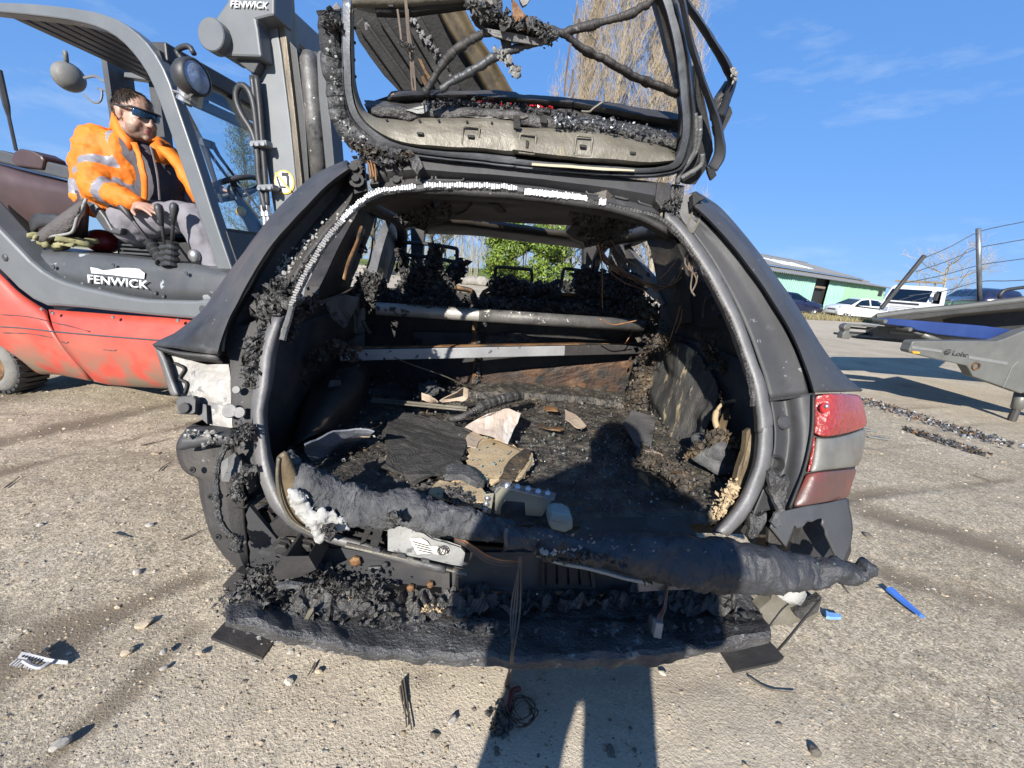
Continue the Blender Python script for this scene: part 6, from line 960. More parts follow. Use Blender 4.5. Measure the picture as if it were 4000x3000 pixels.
# ---- valance under the sill
vt = cI((420, 60), (520, 150), (600, 230), (860, 290), (1100, 320), (1500, 410), (1780, 470)) + cJ((100, 330), (400, 330), (800, 400), (1200, 480), (1450, 540)); vb_ = cI((430, 470), (520, 440), (600, 400), (860, 435), (960, 455), (1050, 460), (1170, 475), (1260, 480), (1300, 505), (1350, 528), (1400, 488), (1470, 505), (1520, 530), (1700, 550), (1900, 562), (2212, 572)) + cJ((400, 570), (800, 575), (1100, 570), (1380, 560))
plate('rear_valance', on_y, .895, vt + vb_[::-1], BX * .012, m_paint, amp=.003, s=8, jag=.012)
plate('valance_backing', on_y, 1.02, cI((350, 170), (2400, 330), (3350, 330), (3350, 760), (350, 760)), BX * .02, m_black)
plate('sill_top', on_y, .90, cI((560, 150), (700, 60), (900, 150), (1100, 230), (1500, 330), (1800, 380), (2212, 380), (2700, 430), (2720, 520), (2212, 470), (1780, 468), (1500, 405), (1100, 318), (860, 288), (600, 240)), BX * .03, m_soot, amp=.003)
rib = cI((1622, 455), (1668, 458), (1668, 600), (1620, 598)); plate('valance_rib', on_y, .88, rib, BX * .015, m_paint)
plate('valance_slot', on_y, .889, cI((1705, 470), (1730, 472), (1725, 575), (1692, 572)), BX * .004, m_black)
for x, y, r_, mt in ((1090, 378, .014, m_rust), (1272, 400, .008, m_paint), (1430, 582 - 40, .01, m_rust), (1550, 522, .009, m_rust)): q = on_y(cI((x, y))[0], .888); m = MB(); m.lathe(q, NB, [(0, r_), (.006, r_), (.010, r_ * .5), (.010, 0)], 6); m.build('bolt', mt, wk)
m = MB(); m.tube(lin([on_y(p, .886) for p in cI((1170, 425), (1240, 420), (1235, 448), (1180, 448), (1170, 425))], 20), .004, 5); m.build('tow_cover_rim', m_paint, wk)
vf = Yc(.880, *cJ((352, 372), (645, 428), (662, 545), (352, 532))); m = MB(); m.tube(lin(vf + [vf[0]], 41), .006, 4); m.build('vent_frame', m_soot, wk)
for k in range(4): a, b = vf[0].lerp(vf[1], .15 + k * .23), vf[3].lerp(vf[2], .15 + k * .23); m = MB(); m.bar(a, b, .022, .006, BX); m.build('vent_flap', m_black, wk)
# sill plate with clip strip, paper label
plate('sill_plate', on_y, .858, cI((1290, 190), (1350, 165), (1440, 155), (1470, 210), (1560, 250), (1640, 290), (1690, 335), (1735, 300), (1762, 330), (1752, 412), (1600, 385), (1430, 345), (1285, 312)), BX * .008, m_white, amp=.004, s=12, cuts=1)
for q in (((1150, 175), (1200, 172), (1150, 262), (1110, 290)), ((1205, 172), (1262, 182), (1225, 300), (1175, 285))): plate('black_strap', on_y, .852, cI(*q), BX * .008, m_black, bevel=.002)
st = Yc(.855, *cI((1030, 280), (1200, 318), (1400, 362), (1600, 412), (1775, 456))); m = MB(); m.tube(cr(st, 40), [(.004, .009)] * 40, 8, flat=(0, 0, 1)); m.build('sill_clip_strip', m_khaki, wk)
for i, x in enumerate((1215, 1375, 1520)): y = 322 + (x - 1215) * .235; plate('strip_clip', on_y, .848, cI((x - 28, y - 22), (x + 22, y - 12), (x + 30, y + 14), (x - 18, y + 4)), BX * .012, m_trim, bevel=.002)
for i in range(5): x = 1280 + i * 95; y = 338 + i * 23; plate('strip_slot', on_y, .8495, cI((x - 26, y - 14), (x + 26, y - 1), (x + 26, y + 10), (x - 26, y - 2)), BX * .004, m_black)
lb = plate('paper_label', on_y, .8515, cI((1424, 240), (1490, 240), (1530, 262), (1560, 300), (1600, 290), (1660, 318), (1655, 340), (1560, 342), (1470, 340)), BX * .003, m_white, amp=.004, s=20, cuts=1); lb.data.materials[0] = M('singed_paper', [(.3, (.55, .51, .46)), (.7, (.70, .67, .62))], 20, .8, 0, .1, 60, [((.30, .2, .1), 9, .66, .05)])
eq = on_y(cI((1625, 318))[0], .8455); m = MB(); e_r = .0115; m.tube([eq + AX * cos(i * pi / 12) * e_r + UZ * sin(i * pi / 12) * e_r for i in range(25)], .0012, 5); up3 = lambda x, y: eq + AX * x * e_r + UZ * y * e_r
m.tube([up3(-.38, .8), up3(0, .12), up3(.38, .8)], .0011, 5); m.tube([up3(-.72, .5), up3(-.38, -.75), up3(0, -.05), up3(.38, -.75), up3(.72, .5)], .0011, 5); m.build('emblem', m_soot, lb)
for k in range(4): a, b = Yc(.8475, *cI((1440 + k * 12, 262 + k * 18), (1540 + k * 8, 290 + k * 15))); m = MB(); m.tube([a, b], .0007, 4); m.build('print_line', m_soot, lb)
# ---- bumper beam
e1 = cI((390, 500), (520, 455), (700, 470), (1050, 548), (1500, 605), (2100, 640)) + cJ((400, 640), (900, 620), (1350, 585), (1560, 560), (1640, 610)); e2 = cI((340, 590), (480, 560), (620, 590), (1000, 665), (1500, 712), (2100, 745)) + cJ((400, 745), (900, 735), (1300, 712), (1560, 690), (1700, 700)); e3 = cI((285, 735), (420, 740), (560, 770), (1000, 872), (1500, 935), (2100, 958)) + cJ((400, 960), (900, 940), (1250, 912), (1470, 855), (1752, 822)); e4 = cI((285, 770), (450, 820), (625, 862), (1000, 950), (1500, 1012), (2100, 1032)) + cJ((400, 1038), (900, 1022), (1250, 975), (1460, 935), (1745, 880))
surf('bumper_beam', [Yc(.90, *e1), Yc(.845, *e2), Yc(.838, *[(x, y + 6) for x, y in e2]), Yc(.742, *e3), Yc(.734, *[(x * .6 + u * .4, y * .6 + v * .4) for (x, y), (u, v) in zip(e3, e4)]), Yc(.738, *e4), [p + BX * .1 - UZ * .003 for p in Yc(.738, *e4)]], M('scorched_beam', [(.3, (.036, .036, .038)), (.5, (.066, .065, .066)), (.7, (.115, .112, .108)), (.85, (.19, .185, .18))], 12, .42, .2, .9, 110, [((.30, .29, .28), 26, .60, .07), ((.015, .015, .015), 8, .6, .1)]), nv=140, hard=8, amp=.0075, s=22, solid=.006)
hp_ = lambda z, *p: [on_z(q, z) for q in p]
plate('beam_bracket', on_z, .30, cI((200, 868), (295, 760), (440, 800), (612, 860), (560, 930), (510, 1000)), V((0, 0, .008)), m_soot, amp=.003); plate('beam_bracket', on_z, .30, cJ((1438, 945), (1560, 920), (1745, 888), (1832, 985), (1790, 1015), (1522, 1076)), V((0, 0, .008)), m_soot, amp=.003)
plate('pocket_backing', on_a, .09, cG((60, 235), (470, 300), (490, 420), (300, 420), (110, 400)), APN * .02, m_black); plate('beam_end_plate', on_y, .86, cI((262, 535), (345, 450), (450, 480), (440, 560), (345, 592)), BX * .02, m_soot, amp=.003, cuts=1)
plate('crash_box_flange', on_y, .872, cI((598, 252), (700, 255), (862, 292), (852, 350), (745, 345), (600, 348)), BX * .012, m_khaki, amp=.001, bevel=.003); plate('crash_box', on_y, .80, cI((570, 440), (640, 350), (660, 352), (740, 440), (800, 350), (850, 432), (745, 480), (600, 500)), BX * .08, m_soot, amp=.003)
for x in (642, 792): q = on_y(cI((x, 288))[0], .870); m = MB(); m.lathe(q, NB, [(0, .022), (.004, .022), (.004, .016), (.014, .0155), (.016, .010), (.016, 0)], 6); m.build('crash_box_bolt', m_soot, wk)
# crust along the top of the beam
def ctoW(x, y, z): return CW(x, y, z)
bx = [on_y(p, .86) for p in e1]; bz = [(p.dot(AX), p.z) for p in bx]
def beamz(x):
    for (a, za), (b, zb) in zip(bz, bz[1:]):
        if a <= x <= b: return za + (zb - za) * (x - a) / (b - a)
    return bz[0][1] if x < bz[0][0] else bz[-1][1]
tag(crust([(-.50, .77), (-.35, .765), (-.2, .80), (.1, .825), (.5, .83), (.7, .81), (.72, .89), (.3, .90), (-.2, .90), (-.5, .89)], lambda x, y: beamz(x) - .012 - max(0, .84 - y) * .45, .0075, .034, 24, ctoW).build('burnt_crust', m_char, wk), kind='stuff')
clump('charcoal_crumbs', cI((360, 600), (450, 520), (560, 460), (700, 480), (850, 530), (1000, 560), (1250, 600)), on_y, .835, 46, 620, m_char, depth=.02, sz=.008); clump('pale_foam_crumbs', cI((1020, 640), (1100, 655), (1180, 650)), on_y, .835, 22, 90, m_sand, depth=.01, sz=.006); clump('pale_foam_crumbs', cI((1500, 690), (1560, 675), (1650, 690)), on_y, .835, 22, 90, m_sand, depth=.01, sz=.006)
clump('beam_grit', cI((330, 700), (800, 780), (1400, 850), (2100, 880), (2800, 860), (3500, 780)), on_y, .79, 60, 420, [m_char], depth=.004, sz=.008); clump('beam_ash', cI((500, 860), (900, 930), (1400, 990), (1900, 1010)), on_y, .735, 26, 120, m_grey, depth=.0, sz=.005); clump('charcoal_crumbs', cI((300, 690), (420, 640), (520, 700), (600, 650)), on_y, .81, 50, 200, m_char, depth=.01, sz=.012)
plate('ash_chip', on_y, .775, cI((768, 745), (795, 690), (830, 668), (828, 690), (790, 752)), BX * .006, m_khaki); plate('ash_chip', on_y, .78, cI((592, 540), (660, 520), (760, 530), (740, 545), (640, 556)), BX * .01, m_trim, amp=.004); plate('burnt_clip', on_y, .77, cI((676, 770), (700, 758), (745, 805), (728, 822)), BX * .01, m_black)
# ---- inside: side walls, floor, seats
def side_wall(xc, d): # closes the view through the bodywork below the windows
    m = MB(); m.grid([[CW(xc - d * .02, .98, .42), CW(xc, 1.6, .42), CW(xc, 2.6, .42), CW(xc, 3.6, .42)], [CW(xc, 1.02, .75), CW(xc + d * .02, 1.6, .75), CW(xc + d * .02, 2.6, .75), CW(xc, 3.6, .75)], [CW(xc - d * .015, 1.10, .96), CW(xc - d * .02, 1.6, .98), CW(xc - d * .02, 2.6, .97), CW(xc - d * .02, 3.6, .95)]]); return m.build('inner_side_panel', m_wall, wk, smooth=True, solid=.03)
side_wall(-.63, -1); side_wall(.97, 1)
for xc, sg in ((-.74, -1), (1.04, 1)): m = MB(); m.grid([[CW(xc, y, .30) for y in (1.45, 2.6, 3.9)], [CW(xc - .02 * -sg, y, .62) for y in (1.30, 2.6, 3.9)], [CW(xc - .03 * sg, y, .95) for y in (1.22, 2.6, 3.9)]]); m.build('side_body_panel', m_paint, wk, smooth=True, solid=.02)
m = MB(); m.prism([CW(-.66, 1.0, .52), CW(.98, 1.0, .52), CW(.98, 3.9, .52), CW(-.66, 3.9, .52)], (0, 0, .03)); m.build('underfloor', m_black, wk)
m = MB(); m.prism([CW(-.72, 3.9, .3), CW(1.02, 3.9, .3), CW(1.02, 3.9, .95), CW(-.72, 3.9, .95)], BX * .1); m.build('bulkhead', m_black, wk)
for sx_ in (-.66, 1.0): m = MB(); m.prism([CW(sx_, 1.5, .28), CW(sx_, 3.9, .28), CW(sx_, 3.9, .6), CW(sx_, 1.5, .6)], AX * .04); m.build('sill', m_paint, wk)
FZ = .60
fl = [(-.56, .93), (-.3, .90), (.4, .90), (.84, .95), (.90, 1.3), (.88, 2.16), (-.5, 2.16), (-.60, 1.5)]
tag(crust(fl, lambda x, y: FZ - .01 + (.03 if y > 1.95 else 0) + .012 * math.sin(x * 5) * math.sin(y * 4), .0105, .011, 17, ctoW).build('burnt_floor_crust', [M('boot_floor_char', [(.28, (.018, .017, .016)), (.48, (.042, .038, .034)), (.62, (.10, .088, .07)), (.8, (.22, .19, .145))], 15, .5, 0, 1.0, 80, [((.26, .19, .10), 7, .66, .05), ((.014, .014, .014), 5, .58, .1), ((.33, .33, .32), 60, .70, .04)])], wk), kind='stuff')
fm = MB()
for _ in range(2600):
    x, y = R.uniform(-.55, .88), R.uniform(.95, 2.12)
    if not inside(x, y, fl): continue
    fm.mi = R.choices(range(6), (5, 2.6, .8, 1.1, .35, 2.2))[0]; k = 1.0 + max(0, y - 1.7) * 1.3; shard(fm, CW(x, y, FZ + .012 + abs(fb((x, y, .3), 17)) * .02 + max(0, y - 1.8) * .05 * R.random()), R.uniform(.0025, .0072) * k, R.uniform(.15, .5))
tag(fm.build('charred_debris', [m_char, m_charb, m_rust, m_khaki, m_white, m_grey], wk), kind='stuff')
g_frag = M('glass_crumbs', [(.3, (.09, .13, .125)), (.7, (.20, .26, .25))], 30, .1, 0, 0, 60, coat=.6); gm_ = MB()
for _ in range(260): x, y = R.gauss(.35, .3), R.gauss(1.25, .22); shard(gm_, CW(x, y, FZ + .03), R.uniform(.002, .0055), .7)
tag(gm_.build('glass_crumbs', g_frag, wk), kind='stuff')
clump('wall_shreds', cG((850, 500), (1000, 300), (1150, 250), (1280, 300)), on_y, 1.5, 40, 90, m_charb, sz=.014); clump('wall_shreds', cD((830, 1130), (880, 1010), (930, 950), (1010, 900)), on_y, 1.25, 22, 130, m_char, sz=.012); clump('wall_shreds', cH((1480, 200), (1600, 330), (1680, 420), (1650, 560)), on_y, 1.45, 40, 120, m_charb, sz=.014)
for q in (((1430, 640), (1700, 690), (1980, 800), (1900, 1000), (1650, 1090), (1420, 1000)),): plate('charred_carpet', on_z, FZ + .018, cG(*q), V((0, 0, .006)), M('charred_carpet', [(.3, (.022, .021, .020)), (.6, (.045, .042, .038)), (.8, (.08, .072, .06))], 30, .7, 0, .9, 120), amp=.006, s=22, cuts=3, jag=.02)
# insulation patches, floor plates
zp = FZ + .014
plate('tan_insulation', on_z, zp, cH((0, 1060), (30, 960), (60, 880), (110, 820), (250, 828), (330, 850), (425, 905), (440, 965), (400, 1030), (340, 1085), (250, 1075), (200, 1090), (120, 1080), (60, 1065)), V((0, 0, .007)), m_sand, amp=.0008, s=14, cuts=2, jag=.014); plate('tan_insulation', on_z, zp, cG((1700, 1170), (1720, 1125), (1780, 1092), (1880, 1078), (1970, 1090), (2030, 1140), (2035, 1250), (1900, 1225), (1780, 1200)), V((0, 0, .007)), m_sand, amp=.0008, s=14, cuts=2, jag=.012)
plate('charred_ring', on_z, zp + .01, cG((1800, 1010), (1900, 1000), (2000, 1060), (2040, 1110), (2000, 1120), (1900, 1070), (1790, 1065)), V((0, 0, .02)), m_trim, amp=.006, s=14, cuts=1); clump('patch_char', cG((1810, 1150), (1880, 1165), (1960, 1190)), on_z, zp + .018, 24, 90, m_char, depth=.0, sz=.008)
plate('floor_ridge', on_z, zp + .004, cH((240, 1070), (300, 960), (380, 890), (440, 900), (420, 960), (330, 1080)), V((0, 0, .010)), m_charb, amp=.006, s=22, cuts=2)
plate('grey_floor_plate', on_z, FZ + .035, cH((1060, 640), (1205, 690), (1170, 880), (1090, 870), (1000, 720)), V((0, 0, .006)), m_grey, amp=.006, cuts=1); plate('sill_liner', on_z, FZ + .02, cH((760, 1330), (900, 1320), (1340, 1310), (1450, 1430), (1380, 1450), (950, 1450), (720, 1440)), V((0, 0, .01)), m_soot, amp=.004, cuts=1)
# left wheel arch, right burnt trim
surf('wheel_arch', [[on_y(p, y) for p, y in zip(cG((1100, 340), (1200, 320), (1310, 345), (1330, 420)), (1.95, 1.9, 1.9, 1.95))], [on_y(p, y) for p, y in zip(cG((1020, 440), (1150, 420), (1290, 440), (1310, 560)), (1.72, 1.68, 1.72, 1.85))], [on_y(p, y) for p, y in zip(cG((930, 600), (1060, 590), (1200, 600), (1260, 680)), (1.46, 1.42, 1.5, 1.7))], [on_y(p, y) for p, y in zip(cG((850, 860), (960, 800), (1080, 760), (1200, 760)), (1.22, 1.24, 1.36, 1.55))]], M('brown_soot_panel', [(.3, (.025, .021, .018)), (.55, (.055, .042, .032)), (.75, (.10, .075, .055))], 6, .55, .1, .2, 50, [((.22, .21, .20), 14, .66, .04), ((.012, .012, .012), 3, .58, .15)]), nv=20, nu=24, amp=.008, s=9)
plate('arch_vent', on_y, 1.62, cG((1140, 380), (1215, 372), (1205, 400), (1130, 420)), BX * .01, m_black); plate('peeled_flap', on_y, 1.55, cG((1085, 455), (1150, 445), (1160, 485), (1070, 500)), BX * .006, m_grey, amp=.008, s=24, cuts=1)
tr_c = [[on_y(p, y) for p, y in q] for q in (list(zip(cH((1120, 330), (1075, 420), (1040, 500), (1010, 590)), (2.1, 2.1, 2.1, 2.1))), list(zip(cH((1200, 230), (1170, 400), (1150, 560), (1140, 680)), (1.98, 1.98, 2.0, 2.02))), list(zip(cH((1290, 215), (1270, 420), (1225, 600), (1200, 860)), (1.80, 1.80, 1.78, 1.74))), list(zip(cH((1400, 250), (1370, 480), (1330, 680), (1290, 900)), (1.64, 1.62, 1.58, 1.55))), list(zip(cH((1490, 350), (1480, 520), (1440, 720), (1390, 890)), (1.52, 1.50, 1.48, 1.46))), list(zip(cH((1600, 560), (1590, 640), (1540, 760), (1480, 860)), (1.38, 1.36, 1.34, 1.34))))]
surf('side_trim', tr_c, M('streaked_felt_trim', [(.3, (.030, .030, .030)), (.52, (.058, .056, .053)), (.66, (.12, .11, .09)), (.82, (.36, .30, .20))], 8, .7, 0, .9, 80, [((.38, .31, .19), 7, .59, .06), ((.015, .015, .015), 5, .58, .08)], stretch=(3, 3, .7)), nv=36, nu=36, amp=.026, s=6)
clump('trim_shreds', cH((1150, 300), (1120, 450), (1090, 560), (1060, 640)), on_y, 1.96, 40, 260, [m_charb], depth=.04, sz=.02)
clump('trim_shreds', cH((1180, 230), (1260, 200), (1330, 220), (1400, 300)), on_y, 1.75, 30, 200, [m_charb], depth=.04, sz=.016); clump('trim_shreds', cH((1120, 900), (1200, 930), (1300, 1010), (1400, 1080)), on_z, FZ + .05, 40, 200, [m_charb], depth=.01, sz=.014)
plate('lower_felt', on_y, 1.30, cH((1370, 970), (1540, 950), (1600, 980), (1560, 1060), (1480, 1100), (1380, 1060)), BX * .02, m_trim, amp=.01, s=14, cuts=2)
plate('curved_liner', on_a, .06, cH((1770, 760), (1800, 740), (1820, 800), (1815, 960), (1770, 1080), (1700, 1260), (1640, 1380), (1560, 1360), (1640, 1240), (1700, 1080), (1750, 900)), APN * .02, m_trimi, amp=.006, cuts=1); clump('yellow_foam', cH((1560, 1300), (1620, 1220), (1660, 1150), (1690, 1090)), on_a, .06, 30, 220, m_sand, depth=.02, sz=.011)
# seat backs and what sits on them
SY = 2.15
plate('seat_back', on_y, SY, cD((1310, 840), (1500, 830), (1990, 870), (1990, 1420), (1300, 1420)), BX * .05, m_soot, amp=.004, cuts=1); plate('seat_back', on_y, SY, cE((440, 880), (1300, 900), (1440, 1000), (1420, 1240), (1380, 1300), (1300, 1545), (1000, 1520), (430, 1480), (430, 1000)), BX * .05, m_soot, amp=.004, cuts=1)
plate('rusty_seat_panel', on_y, SY - .012, cE((430, 1370), (640, 1340), (900, 1315), (1385, 1270), (1350, 1400), (1300, 1548), (1000, 1520), (700, 1490), (440, 1470)), BX * .008, m_rustd, amp=.006, s=12, cuts=3); plate('rusty_seat_panel', on_y, SY - .012, cE((80, 1385), (240, 1375), (390, 1365), (395, 1480), (100, 1440)), BX * .008, m_rustd, amp=.006, s=12, cuts=2)
plate('blistered_panel', on_y, SY - .02, cE((460, 1130), (560, 1105), (700, 1110), (790, 1160), (770, 1190), (480, 1195)), BX * .012, m_char, amp=.014, s=24, cuts=3, smooth=True); plate('seat_catch', on_y, SY - .03, cE((1105, 1462), (1255, 1470), (1245, 1520), (1100, 1510)), BX * .02, m_soot, bevel=.004)
for k in (0, 1): a, b = Yc(SY - .034, *cE((1125, 1480 + k * 18), (1235, 1488 + k * 18))); m = MB(); m.bar(a, b, .008, .012, UZ); m.build('catch_bar', m_grey, wk)
plate('grey_lock_plate', on_y, SY - .02, cD((1600, 1100), (1985, 1105), (1985, 1190), (1610, 1190)), BX * .012, m_paint, amp=.003, cuts=1); m = MB(); m.tube(lin(Yc(SY - .035, *cD((1610, 1190), (1625, 1150), (1650, 1148), (1652, 1190))), 12), .006, 6); m.build('lock_loop', m_soot, wk)
for x, y0, y1 in ((1985, 1040, 1200), (1990, 1280, 1430)): a, b = Yc(SY - .03, *cD((x, y0), (x - 8, y1))); m = MB(); m.bar(a, b, .028, .012, BX); m.build('seam_strip', m_rust, wk)
clump('seam_char', cD((2010, 1040), (2000, 1200), (1990, 1400), (1985, 1430)), on_y, SY - .03, 12, 90, m_char, sz=.012)
for q in (cD((1560, 900), (1570, 840), (1600, 822), (1800, 820), (1940, 838), (1975, 860), (1990, 905)), cE((440, 910), (445, 872), (470, 848), (520, 840), (800, 858), (1050, 880), (1250, 905))): c = Yc(SY + .02, *q); m = MB(); m.tube(cr(c, 30), .011, 6); m.build('seat_frame', m_rust, wk, smooth=True)
plate('seat_top_panel', on_y, SY + .03, cE((445, 915), (455, 870), (520, 850), (900, 872), (1100, 890), (1100, 960), (445, 930)), BX * .02, m_rustd, amp=.003, cuts=1); plate('seat_top_panel', on_y, SY + .03, cD((1560, 905), (1575, 845), (1800, 830), (1960, 855), (1990, 910), (1800, 905)), BX * .02, m_khaki, amp=.003, cuts=1)
def frame(name, yc, pts, r_=.009): m = MB(); m.tube(cr(Yc(yc, *pts), 36), r_, 7); return m.build(name, m_soot, wk, smooth=True)
frame('headrest_frame', SY + .05, cE((530, 800), (528, 745), (532, 712), (548, 700), (640, 706), (738, 716), (752, 728), (756, 770), (750, 800))); frame('headrest_frame', SY + .05, cE((932, 830), (940, 770), (950, 722), (968, 710), (1060, 722), (1200, 740)))
for q in (((1540, 548), (1700, 560), (1860, 585), (1872, 600), (1870, 660), (1855, 672)), ((1540, 625), (1700, 640), (1860, 668)), ((1705, 560), (1710, 625))): frame('front_headrest_frame', 2.95, cD(*q), .013)
for q in (((1140, 700), (1150, 650), (1240, 655), (1350, 665), (1345, 740)),): frame('front_headrest_frame', 2.95, cE(*q), .013)
wirep('headrest_post', Yc(SY + .03, *cD((1735, 640), (1738, 700), (1736, 760), (1735, 830))), .016, m_soot, n=10, sides=8); clump('headrest_char', cD((1735, 580), (1740, 640), (1735, 700)), on_y, SY + .03, 26, 120, m_char, sz=.02); clump('seat_char', cD((1530, 720), (1545, 660), (1520, 600)), on_y, 2.9, 24, 60, m_char, sz=.025); clump('seat_char', cD((1870, 690), (1880, 730), (1850, 760), (1700, 740), (1600, 730)), on_y, 2.9, 30, 200, m_char, sz=.03)
clump('seat_char', cD((1560, 790), (1620, 740), (1700, 760), (1760, 780), (1800, 830), (1740, 870), (1620, 830)), on_y, SY, 36, 420, m_char, depth=.05, sz=.018); clump('seat_char', cE((520, 800), (600, 800), (700, 820), (780, 840), (900, 850)), on_y, SY, 26, 260, m_char, depth=.04, sz=.016); clump('seat_char', cE((1080, 760), (1120, 820), (1200, 800), (1300, 800), (1370, 830), (1300, 890), (1150, 900)), on_y, SY, 48, 620, m_char, depth=.06, sz=.02); clump('seat_char', cD((1270, 880), (1300, 800), (1350, 790), (1400, 830), (1340, 900)), on_y, 2.0, 36, 300, m_char, depth=.04, sz=.017)
for x, y, r_ in ((1130, 790, 58), (1215, 830, 66), (1310, 840, 58), (1180, 880, 50), (1290, 895, 50), (1090, 850, 44), (1370, 880, 40), (560, 812, 38), (630, 826, 40), (705, 838, 40), (800, 850, 34), (900, 868, 30)): clump('seat_char', cE((x, y)), on_y, SY, r_, 60, m_char, depth=.05, sz=.014)
for x, y, r_ in ((1620, 775, 56), (1735, 790, 60), (1690, 850, 52), (1575, 830, 46), (1780, 850, 40), (1330, 820, 50), (1310, 880, 50), (1380, 850, 40)): clump('seat_char', cD((x, y)), on_y, SY - (.12 if x < 1400 else 0), r_, 60, m_char, depth=.05, sz=.014)
for k in range(22): clump('ledge_char', cD((1420 + k * 66, 915 + k * 4.6)), on_y, 2.03, 24, 16, m_char, depth=.04, sz=.012)
clump('ledge_char', cD((1400, 905), (1550, 905), (1800, 920), (2100, 940), (2212, 960)) + cE((700, 940), (1000, 965), (1300, 985), (1430, 1000)), on_y, 2.02, 28, 900, [m_char], depth=.05, sz=.014)
plate('ledge', on_y, 2.06, cD((1390, 890), (1800, 905), (2212, 945)) + cE((800, 950), (1440, 990), (1440, 1035), (700, 990), (0, 945)) + cD((1600, 940), (1390, 930)), BX * .06, m_char, amp=.010, s=22, cuts=2)
clump('ledge_char', cE((1380, 960), (1450, 930), (1500, 980), (1480, 1050), (1460, 1120)), on_y, 1.95, 36, 300, [m_charb], depth=.05, sz=.016)
clump('gap_char', cE((930, 790), (980, 840), (1030, 850)), on_y, 2.6, 20, 90, m_char, sz=.02); plate('folded_cover_scrap', on_y, 2.4, cE((790, 830), (850, 800), (930, 775), (935, 790), (880, 850), (800, 862)), BX * .01, m_trim, amp=.015, s=18, cuts=2)
# load cover tube and loose cross bar
ta_, tb2 = on_y(cD((1378, 957))[0], 1.86), on_y(cE((1440, 1062))[0], 1.86); k1 = .18; m = MB(); m.tube([ta_, ta_.lerp(tb2, .002), ta_.lerp(tb2, .10), ta_.lerp(tb2, .38)], .0275, 20); tw_ = m.build('load_cover_tube', m_tubew, wk, smooth=False); m = MB(); m.tube([ta_.lerp(tb2, .37), ta_.lerp(tb2, .6), tb2], .0283, 20); m.build('charred_tube_sleeve', m_tube, wk, smooth=True)
clump('tube_soot', cE((0, 935), (400, 965), (900, 1010), (1400, 1050)), on_y, 1.85, 5, 160, m_char, depth=.005, sz=.008)
b0, b1 = on_y(cD((1148, 1246))[0], 1.78), on_y(cE((1452, 1205))[0], 2.06); bd = (b1 - b0).normalized(); bu = (UZ - bd * bd.z).normalized(); bn = bd.cross(bu); m_bar = M('flaking_white_bar', [(.3, (.27, .27, .275)), (.7, (.38, .38, .385))], 7, .4, .3, .15, 60, [((.05, .05, .05), 12, .615, .025), ((.10, .08, .06), 4, .60, .03)])
m = MB(); m.bar(b0, b0.lerp(b1, .70), .012, .048, bu); m.build('cross_bar', m_bar, wk, bevel=.003); m = MB(); m.bar(b0.lerp(b1, .695), b1, .014, .049, bu); m.build('charred_bar_end', m_soot, wk, bevel=.003); m = MB(); m.bar(b0 + bu * .030 + BX * .02, b1 + bu * .030 + BX * .02, .034, .004, bu); m.build('bar_top_flange', m_rust, wk); m = MB(); m.bar(b0 + bu * .024 + BX * .012, b1 + bu * .024 + BX * .012, .01, .010, bu); m.build('bar_groove', m_black, wk)
wirep('thin_rod', [on_y(p, y) for p, y in zip(cD((1485, 1258), (1600, 1305), (1800, 1375), (1960, 1450)), (1.68, 1.75, 1.85, 1.95))], .003, m_khaki, n=12); wirep('coil_spring', [b1 + V((.02 + .004 * sin(i * 2.2) - i * .0016, .004 * cos(i * 2.2), .02 - i * .0022)) for i in range(26)], .0025, m_copper, n=80)
# ---- pillars, roof, sunroof
PL = lambda name, xc, q, mat, th=.05, amp=.006: plate(name, on_x, xc, q, AX * (-th if xc < 0 else th), mat, amp=amp, s=8, cuts=1)
PL('d_pillar', -.60, cD((1270, 320), (1340, 335), (1378, 372), (1345, 470), (1310, 570), (1260, 700), (1205, 850), (1130, 885), (1010, 885), (1025, 820), (1075, 720), (1130, 600), (1190, 480), (1240, 400)), m_soot); PL('c_pillar', -.60, cD((1478, 395), (1530, 430), (1512, 520), (1470, 650), (1432, 790), (1362, 785), (1395, 650), (1425, 540), (1455, 450)), m_grey, amp=.002); PL('pillar_inner', -.60, cD((1525, 430), (1560, 470), (1530, 560), (1500, 640), (1450, 800), (1432, 790), (1470, 650), (1512, 520)), m_black)
PL('roof_rail', -.58, cD((1235, 225), (1400, 260), (1560, 320), (1680, 420), (1670, 480), (1590, 470), (1540, 440), (1480, 398), (1378, 372), (1330, 330), (1270, 320)), m_black, .06); plate('front_pillar', on_y, 3.2, cD((1585, 460), (1670, 470), (1662, 600), (1655, 745), (1590, 745), (1600, 600)), BX * .08, m_soot, amp=.004)
PL('door_top', -.60, cD((1000, 880), (1130, 880), (1210, 845), (1290, 835), (1330, 1100), (1180, 1150), (1050, 1180), (830, 1180), (890, 930)), m_wall); clump('pillar_char', cD((1290, 520), (1270, 580), (1285, 620)), on_x, -.59, 18, 70, m_char, sz=.013); wirep('belt_guide', [on_x(p, -.57) for p in cD((1285, 455), (1250, 560), (1200, 680), (1170, 780))], .010, m_rust, n=12); wirep('belt_slot', [on_x(p, -.575) for p in cD((1300, 470), (1262, 570), (1212, 690), (1180, 790))], .006, m_khaki, n=12)
wirep('hanging_cable', [on_x(p, -.55) for p in cD((1375, 390), (1355, 500), (1345, 600), (1320, 700), (1270, 790), (1200, 850), (1110, 890), (1040, 915))], .005, m_wire, n=40)
